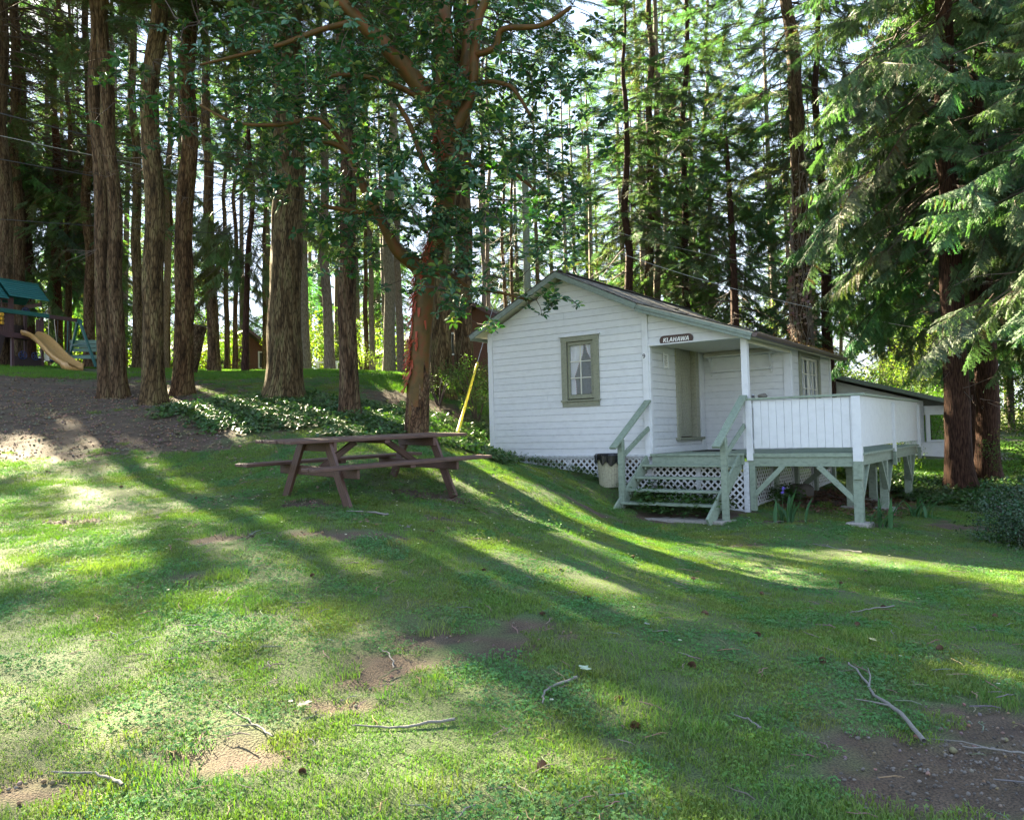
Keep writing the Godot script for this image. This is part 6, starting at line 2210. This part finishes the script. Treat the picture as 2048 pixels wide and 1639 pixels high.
func swing(called: String, label: String, t: Transform3D, x: float, m: Material, rope_m: Material):
	var at := t * Vector3(x, 0, 0.13)
	var o := thing(called, label, "swing", Vector3(at.x, h(at.x, at.z), at.z), 1.1)
	var top := t.origin.y + 2.06 * 0.86 - o.position.y
	for s in [-1.0, 1.0]:
		beam("chain", o, rope_m, Vector3(s * 0.22, 0.36, 0), Vector3(s * 0.2, top, 0), 0.02, 0.02)
	var mb := MB.new()
	for k in 8:
		var a := -0.24 + k * 0.06
		var b := a + 0.06
		var ya := 0.18 + 3.0 * a * a
		var yb := 0.18 + 3.0 * b * b
		mb.quad(Vector3(a, ya, -0.09), Vector3(b, yb, -0.09), Vector3(b, yb, 0.09), Vector3(a, ya, 0.09))
		mb.quad(Vector3(a, ya - 0.02, -0.09), Vector3(b, yb - 0.02, -0.09), Vector3(b, yb - 0.02, 0.09), Vector3(a, ya - 0.02, 0.09))
		mb.quad(Vector3(a, ya - 0.02, 0.09), Vector3(b, yb - 0.02, 0.09), Vector3(b, yb, 0.09), Vector3(a, ya, 0.09))
	part("seat", mb.mesh(), m, o)

func baby_swing(t: Transform3D):
	var at := t * Vector3(1.45, 0, 0.13)
	var o := thing("toddler_swing", "white bucket swing for a toddler on pale ropes beside the play tower", "swing", Vector3(at.x, h(at.x, at.z), at.z), 1.1)
	var top := t.origin.y + 2.06 * 0.86 - o.position.y
	for s in [-1.0, 1.0]:
		beam("rope", o, M.rope, Vector3(s * 0.16, 0.48, 0.1), Vector3(s * 0.1, top, 0), 0.018, 0.018)
		board("side", o, M.play_white, Vector3(0.03, 0.26, 0.26), Vector3(s * 0.16, 0.36, 0))
	board("seat", o, M.play_blue, Vector3(0.3, 0.06, 0.26), Vector3(0, 0.24, 0), Basis(), 0.015)
	board("back", o, M.play_white, Vector3(0.3, 0.3, 0.03), Vector3(0, 0.42, -0.13), Basis(), 0.01)
	board("front_bar", o, M.play_white, Vector3(0.34, 0.07, 0.05), Vector3(0, 0.46, 0.13), Basis(), 0.02)

func glider(t: Transform3D):
	var o := thing("bench_swing", "pale green slatted bench swing behind the slide, half behind a trunk", "swing", on(-15.1, -27.6), 0.25)
	for k in 3:
		board("back_slat", o, M.bench_green, Vector3(1.5, 0.13, 0.025), Vector3(0, 0.70 + k * 0.15, -0.2 - k * 0.03))
	for k in 3:
		board("seat_slat", o, M.bench_green, Vector3(1.5, 0.025, 0.13), Vector3(0, 0.45, -0.1 + k * 0.15))
	for s in [-1.0, 1.0]:
		beam("arm", o, M.play_green, Vector3(s * 0.72, 0.6, -0.2), Vector3(s * 0.72, 0.6, 0.3), 0.05, 0.05)
		beam("hanger", o, M.play_green, Vector3(s * 0.74, 0.45, 0.1), Vector3(s * 0.74, 1.75, 0.0), 0.03, 0.03)
		beam("arm_post", o, M.play_green, Vector3(s * 0.72, 0.42, 0.28), Vector3(s * 0.72, 0.6, 0.28), 0.05, 0.05, Vector3(1, 0, 0))
	board("front_slat", o, M.bench_green, Vector3(1.5, 0.1, 0.03), Vector3(0, 0.38, 0.28))

# ------------------------------------------------------------------ pole and wires
func make_pole_and_wires():
	var base := on(0.62, -26.0, -0.3)
	var o := thing("utility_pole", "grey-green wooden utility pole behind the cabin's left roof slope", "utility pole", base)
	var mb := MB.new()
	mb.tube([Vector3.ZERO, Vector3(0.0, 4, 0), Vector3(0.02, 8.6, 0)], [0.135, 0.125, 0.11], 16, Color.WHITE)
	part("shaft", mb.mesh(), M.pole, o)
	var cap := CylinderMesh.new()
	cap.top_radius = 0.08
	cap.bottom_radius = 0.115
	cap.height = 0.05
	part("top", cap, M.pole, o, Transform3D(Basis(), Vector3(0.02, 8.62, 0)))
	for y in [8.1, 7.4, 6.8]:
		board("bracket", o, M.steel, Vector3(0.06, 0.08, 0.34), Vector3(0.01, y, 0.05))
	var px := base.x
	for w in [
		["upper thin wire running from top left towards the utility pole", Vector3(-15.4, 11.6, -19.0), 8.0, 0.010, M.wire, 0.5],
		["thickest black cable crossing the left trunks, sagging to the utility pole", Vector3(-15.0, 10.6, -18.5), 7.4, 0.022, M.wire, 0.6],
		["pale thin wire just below the thick black cable", Vector3(-15.2, 10.1, -19.0), 7.1, 0.007, M.wire_pale, 0.5],
		["black double-lead wire midway up the left trunks", Vector3(-15.0, 9.25, -18.5), 6.6, 0.014, M.wire, 0.4],
		["lowest dark wire crossing the left trunks nearly level", Vector3(-15.0, 7.45, -18.5), 6.0, 0.010, M.wire, 0.2]]:
		wire(w[0], w[1], Vector3(px, base.y + w[2], -26.0), w[5], w[3], w[4])
	wire("pale service wire from the utility pole down over the porch roof to the right edge", Vector3(px, base.y + 6.9, -26.0), Vector3(13.5, 3.35, -18.2), 0.7, 0.008, M.wire_pale)
	wire("thin pale wire above the service wire, passing behind the ivy-wrapped fir", Vector3(px, base.y + 7.3, -26.0), Vector3(15.0, 6.0, -24.5), 0.6, 0.006, M.wire_pale)
	# guy of the pole with its yellow guard
	var foot := on(-1.30, -17.3)
	var g := thing("guy_wire", "steel guy wire with a yellow guard sleeve left of the cabin", "guy wire", foot)
	var top := Vector3(px, base.y + 7.6, -26.0) - foot
	var d := top.normalized()
	var s := MB.new()
	s.tube([d * 0.0, d * 2.6], [0.036, 0.03], 8)
	part("yellow_guard", s.mesh(), M.yellow, g, Transform3D(Basis(), d * 0.28))
	var c := MB.new()
	c.tube([d * -0.1, top], [0.008, 0.008], 5)
	part("cable", c.mesh(), M.wire_pale, g)

func wire(label: String, a: Vector3, b: Vector3, sag: float, r: float, m: Material):
	var mb := MB.new()
	var pts := []
	var rad := []
	for k in 17:
		var t := k / 16.0
		pts.append((b - a) * t - Vector3(0, sag * 4.0 * t * (1.0 - t), 0))
		rad.append(r)
	mb.tube(pts, rad, 5)
	var o := part("overhead_wire", mb.mesh(), m, self, Transform3D(Basis(), a))
	tag(o, label, "wire", "overhead wires")

# ------------------------------------------------------------------ things on and round the porch
func make_porch_objects():
	var rot := Basis(Vector3.UP, CAB_TURN)
	# name sign
	var s := thing("name_sign", "brown routed wooden sign reading KLAHAWA above the porch", "sign", cab_world(4.50, 2.17, 0.006), CAB_TURN)
	var ol := PackedVector2Array()
	for k in 12:
		var a := -PI / 2 + PI * k / 11.0
		ol.append(Vector2(0.25 + 0.088 * cos(a), 0.088 * sin(a)))
	for k in 12:
		var a := PI / 2 + PI * k / 11.0
		ol.append(Vector2(-0.25 + 0.088 * cos(a), 0.088 * sin(a)))
	var pl := part("plaque", prism(ol, 0.0, 0.022), M.sign, s)
	var t := text_mesh("KLAHAWA", 0.08, 0.006, true)
	part("lettering", t, M.letter, s, Transform3D(Basis(Vector3(1, 0, 0), Vector3(0.18, 1, 0), Vector3(0, 0, 1)), Vector3(0, 0, 0.025)))
	pl.rotation.z = 0.0
	# framed notice on the porch side wall
	var n := thing("framed_notice", "small white-framed notice on the porch wall beside the door", "notice", cab_world(3.915, 1.85, -0.75), CAB_TURN + PI / 2)
	board("backing", n, M.white, Vector3(0.24, 0.32, 0.012), Vector3(0, 0, 0.008), Basis(), 0.002)
	board("paper", n, M.letter, Vector3(0.2, 0.28, 0.003), Vector3(0, 0, 0.0155), Basis(), 0.0)
	for q in [[-0.11, 0.0, 0.025, 0.32], [0.11, 0.0, 0.025, 0.32], [0.0, 0.15, 0.195, 0.025], [0.0, -0.15, 0.195, 0.025]]:
		board("frame", n, M.white, Vector3(q[2], q[3], 0.022), Vector3(q[0], q[1], 0.018), Basis(), 0.003)
	var lines := MB.new()
	for k in 9:
		add_box(lines, Transform3D(Basis(), Vector3(-0.02 + 0.02 * sin(k * 2.3), 0.10 - k * 0.024, 0.018)), Vector3(0.11 + 0.03 * cos(k * 3.1), 0.008, 0.001), 0.0)
	part("print", lines.mesh(), M.ink, n)
	# shelf on the porch back wall
	var sh := thing("wall_shelf", "white wooden shelf with curved brackets on the porch's back wall", "shelf", cab_world(4.75, 1.70, -2.79), CAB_TURN)
	board("top_shelf", sh, M.white, Vector3(1.5, 0.03, 0.2), Vector3(0, 0.34, 0.1))
	board("back_panel", sh, M.white, Vector3(1.36, 0.32, 0.02), Vector3(0, 0.16, 0.012))
	board("peg_rail", sh, M.white, Vector3(1.3, 0.05, 0.1), Vector3(0, 0.02, 0.06))
	for x in [-0.66, 0.66]:
		var br := PackedVector2Array()
		br.append(Vector2(0.0, 0.325))
		br.append(Vector2(0.0, -0.08))
		for k in 7:
			var a := k / 6.0
			br.append(Vector2(0.03 + 0.14 * a * a, -0.06 + 0.385 * a))
		part("bracket", prism(br, -0.012, 0.012), M.white, sh, Transform3D(Basis(Vector3(0, 0, 1), Vector3.UP, Vector3(-1, 0, 0)), Vector3(x, 0, 0.005)))
	# door mat
	var m := thing("door_mat", "dark door mat on the porch floor before the door", "mat", cab_world(4.5, 0.002, -1.75), CAB_TURN)
	board("pad", m, M.mat, Vector3(0.55, 0.014, 0.95), Vector3(0, 0.007, 0), Basis(), 0.004)
	board("edge", m, M.mat, Vector3(0.58, 0.008, 0.98), Vector3(0, 0.004, 0), Basis(), 0.002)
	# two small things left on the railing
	var a := thing("small_jar", "small black jar on the railing beside the porch post", "jar", cab_world(5.93, 0.985, 0.02), CAB_TURN)
	var cyl := CylinderMesh.new()
	cyl.top_radius = 0.026
	cyl.bottom_radius = 0.03
	cyl.height = 0.05
	part("body", cyl, M.bag, a, Transform3D(Basis(), Vector3(0, 0.025, 0)))
	var lid := CylinderMesh.new()
	lid.top_radius = 0.02
	lid.bottom_radius = 0.028
	lid.height = 0.014
	part("lid", lid, M.steel, a, Transform3D(Basis(), Vector3(0, 0.057, 0)))
	var b := thing("ashtray_stone", "grey lump of stone lying on the railing cap beside the small jar", "stone", cab_world(6.10, 0.985, 0.02), CAB_TURN)
	part("stone_body", rock(0.075, Vector3(1.1, 0.62, 0.8), 31), M.stone, b, Transform3D(Basis(), Vector3(0, 0.03, 0)))
	# bin with a black bag
	var at := cab_world(3.12, 0, 0.27)
	var bn := thing("trash_bin", "beige fluted trash bin lined with a black bag left of the steps", "trash bin", on(at.x, at.z, -0.02), CAB_TURN)
	var mb := MB.new()
	for k in 48:
		var a0 := TAU * k / 48.0
		var a1 := TAU * (k + 1) / 48.0
		var f0 := 1.0 + (0.03 if k % 2 else 0.0)
		var f1 := 1.0 + (0.03 if (k + 1) % 2 else 0.0)
		var p := [Vector3(cos(a0) * 0.19 * f0, 0, sin(a0) * 0.19 * f0), Vector3(cos(a1) * 0.19 * f1, 0, sin(a1) * 0.19 * f1), Vector3(cos(a1) * 0.235 * f1, 0.62, sin(a1) * 0.235 * f1), Vector3(cos(a0) * 0.235 * f0, 0.62, sin(a0) * 0.235 * f0)]
		mb.face(p, Vector3(cos(a0), 0, sin(a0)))
	part("body", mb.mesh(), M.bin, bn)
	var rim := TorusMesh.new()
	rim.inner_radius = 0.225
	rim.outer_radius = 0.26
	part("rim", rim, M.bin, bn, Transform3D(Basis(), Vector3(0, 0.62, 0)))
	var bag := MB.new()
	var nz := FastNoiseLite.new()
	nz.frequency = 0.9
	var ring := func(k: int, j: int) -> Vector3:
		var a2 := TAU * k / 40.0
		var drop := 0.15 + 0.1 * nz.get_noise_2d(cos(a2) * 2.0, sin(a2) * 2.0) + 0.05 * sin(a2 * 9.0)
		var r: float = [0.2, 0.25, 0.275, 0.268][j] * (1.0 + 0.03 * sin(a2 * 13.0) + 0.03 * nz.get_noise_2d(k * 1.7, j * 5.0))
		return Vector3(cos(a2) * r, [0.56, 0.655, 0.62, 0.62 - drop][j], sin(a2) * r)
	for k in 40:
		for j in 3:
			bag.quad(ring.call(k, j), ring.call((k + 1) % 40, j), ring.call((k + 1) % 40, j + 1), ring.call(k, j + 1))
	part("bag", bag.mesh(), M.bag, bn)

func rock(r: float, s: Vector3, seed_: int, seg := 20, rings_ := 12) -> ArrayMesh:
	var sp := SphereMesh.new()
	sp.radius = r
	sp.height = r * 2.0
	sp.radial_segments = seg
	sp.rings = rings_
	var a := sp.get_mesh_arrays()
	var f := FastNoiseLite.new()
	f.seed = seed_
	f.frequency = 0.8 / r
	f.fractal_octaves = 3
	var v: PackedVector3Array = a[Mesh.ARRAY_VERTEX]
	for k in v.size():
		v[k] = v[k] * (1.0 + 0.35 * f.get_noise_3dv(v[k])) * s
	a[Mesh.ARRAY_VERTEX] = v
	var am := ArrayMesh.new()
	am.add_surface_from_arrays(Mesh.PRIMITIVE_TRIANGLES, a)
	var st := SurfaceTool.new()
	st.create_from(am, 0)
	st.generate_normals()
	return st.commit()

# ------------------------------------------------------------------ small things on the ground
func make_small_things():
	# irises
	iris("clump of sword-leaved iris with one purple bloom below the deck's front", 4.62, -12.95, 15, true)
	iris("clump of broad sword-leaved iris right of the corner post", 6.0, -12.6, 13, false)
	iris("long clump of iris leaves leaning to the right beyond the corner post", 7.2, -13.8, 16, false)
	# stone and pad
	var st := thing("rough_stone", "rough grey stone under the deck beside the lattice", "stone", on(5.95, -16.0, 0.02), 0.4)
	part("stone_body", rock(0.24, Vector3(1.3, 0.7, 0.7), 3), M.stone, st, Transform3D(Basis(), Vector3(0, 0.1, 0)))
	var pad := thing("stepping_slab", "flat grey concrete slab on the ground before the porch steps", "slab", on(3.0, -13.45, -0.015), CAB_TURN)
	part("slab_body", prism(PackedVector2Array([Vector2(-0.8, -0.22), Vector2(0.7, -0.26), Vector2(0.82, 0.16), Vector2(0.2, 0.25), Vector2(-0.74, 0.2)]), -0.03, 0.03), M.concrete, pad, Transform3D(Basis(Vector3.RIGHT, -PI / 2), Vector3.ZERO))
	# sticks
	stick("long grey forked branch lying by the bare earth at the lower right", [Vector2(2.27, -5.35), Vector2(2.24, -5.05), Vector2(2.17, -4.75), Vector2(2.17, -4.45), Vector2(2.10, -4.05)], 0.013, true)
	stick("bent grey stick left of the pale leaf", [Vector2(0.14, -4.5), Vector2(0.17, -4.7), Vector2(0.36, -4.9)], 0.010, false)
	stick("straight pale stick in the bright grass at the lower middle", [Vector2(-0.9, -4.22), Vector2(-0.66, -4.2), Vector2(-0.36, -4.27)], 0.009, false)
	stick("short curved stick above the small sunny patch", [Vector2(1.2, -4.42), Vector2(1.27, -4.34), Vector2(1.31, -4.24)], 0.006, false)
	stick("thin stick at the right edge over the dark earth", [Vector2(2.3, -4.05), Vector2(2.5, -3.98), Vector2(2.75, -3.9)], 0.008, true)
	stick("thin curved twig on the lawn's left, near the clover", [Vector2(-0.95, -5.3), Vector2(-0.85, -5.15), Vector2(-0.8, -5.0)], 0.006, false)
	stick("slim stick lying before the picnic table's near leg", [Vector2(-1.95, -9.0), Vector2(-1.7, -8.98), Vector2(-1.48, -9.0)], 0.014, false)
	stick("pale twig in the streaked grass before the deck", [Vector2(4.35, -11.3), Vector2(4.6, -10.9), Vector2(4.75, -10.6)], 0.012, true)
	stick("dark twig at the bottom left by the bare soil", [Vector2(-1.7, -4.5), Vector2(-1.5, -4.3), Vector2(-1.3, -4.1)], 0.006, true)
	stick("bleached twig at the lower left corner", [Vector2(-2.25, -3.75), Vector2(-2.0, -3.72), Vector2(-1.85, -3.62)], 0.009, false)
	stick("thin twig on the right lawn below the streaks of sun", [Vector2(3.05, -7.1), Vector2(3.3, -7.25), Vector2(3.6, -7.4)], 0.008, false)
	# pale leaf and others
	for q in [["large pale green leaf lying on the lawn beside the bent stick", 0.43, -4.97, 0.05, Color(0.28, 0.36, 0.27)], ["curled white leaf at the end of the dark soil", -1.22, -4.42, 0.04, Color(0.24, 0.225, 0.19)], ["small yellowish leaf on the right lawn", 2.72, -5.95, 0.03, Color(0.45, 0.42, 0.22)], ["pale small leaf in the shade right of centre", 1.0, -5.95, 0.028, Color(0.3, 0.32, 0.27)]]:
		var mb := MB.new()
		lobed_leaf(mb, Vector3(-q[3], 0.02, 0), Vector3(1, 0.1, 0.1).normalized(), Vector3.UP, q[3] * 1.4, q[4])
		lobed_leaf(mb, Vector3(q[3] * 0.6, 0.025, 0.01), Vector3(-1, 0.15, 0.3).normalized(), Vector3.UP, q[3] * 1.5, q[4] * 0.9)
		mb.quad(Vector3(-q[3], 0.02, -0.01), Vector3(q[3] * 0.7, 0.03, -q[3] * 0.5), Vector3(q[3], 0.035, 0.02), Vector3(-q[3] * 0.2, 0.03, q[3] * 0.6), q[4])
		var l := part("fallen_leaf", mb.mesh(), M.litter, self, stand(q[1], q[2], 0.7 + q[1], 1.0, 0.025))
		tag(l, q[0], "leaf", "leaves on the lawn")
	# cones: nothing tells them apart
	var cone := cone_mesh()
	for q in [[0.44, -7.55], [1.37, -9.05], [0.61, -6.65], [1.87, -6.05], [2.13, -5.45], [0.63, -4.25], [0.59, -4.6], [1.16, -5.2], [2.89, -6.6], [4.34, -7.05], [-1.79, -6.8], [-0.91, -8.5], [2.5, -7.9], [3.6, -8.6], [2.95, -8.2], [-0.3, -7.2], [0.2, -6.1], [-4.2, -10.2], [-5.6, -11.0], [1.6, -6.6], [3.2, -5.9], [3.5, -7.4], [0.1, -3.8], [-1.05, -3.75], [4.2, -9.3], [1.9, -8.3]]:
		var c := part("pine_cone", cone, M.litter, self, stand(q[0], q[1], rng.randf() * TAU, rng.randf_range(0.5, 0.85), 0.016) * Transform3D(Basis(Vector3(0, 0, 1), rng.randf_range(1.1, 1.7)), Vector3.ZERO))
		tag(c, "brown pine cone lying on the lawn", "pine cone", "pine cones on the lawn")
	# stump behind the front firs
	var s := thing("tree_stump", "leaning cut stump with a pale top behind the reddish fir", "stump", on(-9.55, -22.8, -0.1))
	var mb2 := MB.new()
	mb2.tube([Vector3(-0.25, -0.2, 0), Vector3(0.0, 0.4, 0), Vector3(0.22, 1.35, 0), Vector3(0.28, 1.55, 0)], [0.34, 0.27, 0.25, 0.26], 20, Color(0.95, 0.9, 0.8), 0.03, mid, 2.0, 2.0)
	part("stump_trunk", mb2.mesh(), M.bark_fir, s)
	var disc := CylinderMesh.new()
	disc.top_radius = 0.25
	disc.bottom_radius = 0.25
	disc.height = 0.02
	part("cut_top", disc, M.stick, s, Transform3D(Basis(Vector3(0, 0, 1), -0.2), Vector3(0.28, 1.555, 0)))
	# gravel in the bare earth at the lower right
	var gl := []
	var gc := []
	for k in 900:
		var p := Vector2(2.5 + rng.randfn(0, 0.55), -3.7 + rng.randfn(0, 0.4))
		if bare(p.x, p.y) < 0.35:
			continue
		gl.append(Transform3D(Basis.from_euler(Vector3(rng.randf() * 6.0, rng.randf() * 6.0, 0)) * rng.randf_range(0.35, 1.3) * rng.randf_range(0.5, 1.0), on(p.x, p.y, 0.001)))
		gc.append(Color(0.12, 0.105, 0.09) * rng.randf_range(0.55, 1.5))
	var pm := rock(0.011, Vector3(1.0, 0.6, 0.8), 8)
	var gm: StandardMaterial3D = M.stone.duplicate()
	gm.vertex_color_use_as_albedo = true
	gm.albedo_color = Color.WHITE
	var gr := scatter("gravel", pm, gm, self, gl, gc)
	gr.set_meta("kind", "stuff")
	gr.set_meta("label", "loose gravel in the dark bare earth at the lower right")

func cone_mesh() -> ArrayMesh:
	var mb := MB.new()
	for k in 70:
		var t := k / 70.0
		var a := k * 2.39996
		var r := 0.024 * sin(PI * (0.12 + 0.85 * t)) + 0.002
		var p := Vector3(cos(a) * r * 0.3, -0.04 + 0.08 * t, sin(a) * r * 0.3)
		var d := Vector3(cos(a), 0.45, sin(a)).normalized()
		var s := Vector3(-sin(a), 0, cos(a)) * 0.008
		var e := p + d * r * 1.1
		mb.quad(p - s, p + s, e + s * 0.9, e - s * 0.9, Color(0.085, 0.05, 0.034).lerp(Color(0.17, 0.105, 0.07), fmod(k * 0.37, 1.0)))
	return mb.mesh()

func stick(label: String, path: Array, r: float, forked: bool):
	var mid_ := path[path.size() / 2] as Vector2
	var base := on(mid_.x, mid_.y)
	var pts := []
	var rad := []
	for k in path.size():
		pts.append(on(path[k].x, path[k].y, 0.012 + r) - base + Vector3(0, rng.randf_range(-0.006, 0.012), 0))
		rad.append(r * lerpf(0.45, 1.0, float(k) / (path.size() - 1)))
	var c := smooth_line(pts, rad, 6)
	for k in c[0].size():
		c[0][k] += Vector3(rng.randfn(0, 0.004), rng.randfn(0, 0.003), rng.randfn(0, 0.004))
	var mb := MB.new()
	mb.tube(c[0], c[1], 7, Color.WHITE, 0.25, fine)
	if forked:
		var i: int = c[0].size() / 3
		var a: Vector3 = c[0][i]
		var d: Vector3 = (c[0][maxi(i - 3, 0)] - a).normalized()
		var s := d.cross(Vector3.UP)
		mb.tube([a, a + d * 0.12 + s * 0.05 + Vector3(0, 0.01, 0), a + d * 0.28 + s * 0.09], [r * 0.5, r * 0.4, r * 0.2], 5)
		i = c[0].size() * 2 / 3
		a = c[0][i]
		mb.tube([a, a + d * 0.05 - s * 0.08, a + d * 0.09 - s * 0.17], [r * 0.5, r * 0.35, r * 0.2], 5)
	var o := part("fallen_stick", mb.mesh(), M.stick, self, Transform3D(Basis(), base))
	tag(o, label, "stick", "sticks on the lawn")

func iris(label: String, x: float, z: float, n: int, bloom: bool):
	var o := thing("iris_plant", label, "plant", on(x, z), 0.0, "irises by the deck")
	for k in n:
		var mb := MB.new()
		var a := rng.randf() * TAU
		var l := rng.randf_range(0.4, 0.68)
		var lean := rng.randf_range(0.1, 0.75)
		if not bloom and rng.randf() < 0.6:
			a = rng.randf_range(-0.7, 0.5)
			lean += 0.25
		var d := Vector3(cos(a), 0, sin(a))
		var w := Vector3(-sin(a + 0.5), 0, cos(a + 0.5)) * rng.randf_range(0.026, 0.038)
		var p := Vector3(rng.randfn(0, 0.1), -0.03, rng.randfn(0, 0.07))
		var g := rng.randf_range(0.8, 1.2)
		var col := Color(0.085 * g, 0.19 * g, 0.09 * g)
		var prev := p
		var pw := w * 0.6
		for s in range(1, 8):
			var t := s / 7.0
			var q := p + Vector3(0, l * (t - 0.35 * lean * t * t), 0) + d * l * lean * t * t
			var qw := w * (sin(PI * clampf(0.25 + 0.75 * t, 0, 1)) + 0.02)
			mb.quad(prev - pw, prev + d * 0.006, q + d * 0.006, q - qw, col)
			mb.quad(prev + d * 0.006, prev + pw, q + qw, q + d * 0.006, col * 0.92)
			prev = q
			pw = qw
		part("leaf", mb.mesh(), M.leaf_soft, o)
	if bloom:
		var f := MB.new()
		f.tube([Vector3(-0.12, 0, 0), Vector3(-0.13, 0.3, 0.02), Vector3(-0.12, 0.5, 0.03)], [0.007, 0.006, 0.005], 5, Color(0.07, 0.14, 0.06))
		part("stem", f.mesh(), M.leaf_soft, o)
		var b := MB.new()
		for k in 6:
			var a := TAU * k / 6.0
			var d := Vector3(cos(a), 0, sin(a))
			var s := Vector3(-sin(a), 0, cos(a))
			var up := Vector3(0, 0.07 if k % 2 else -0.05, 0)
			var c := Vector3(-0.12, 0.52, 0.03)
			b.quad(c, c + d * 0.04 + s * 0.03 + up * 0.5, c + d * 0.075 + up, c + d * 0.04 - s * 0.03 + up * 0.5, Color(0.16, 0.11, 0.5))
		part("bloom", b.mesh(), M.leaf_soft, o)
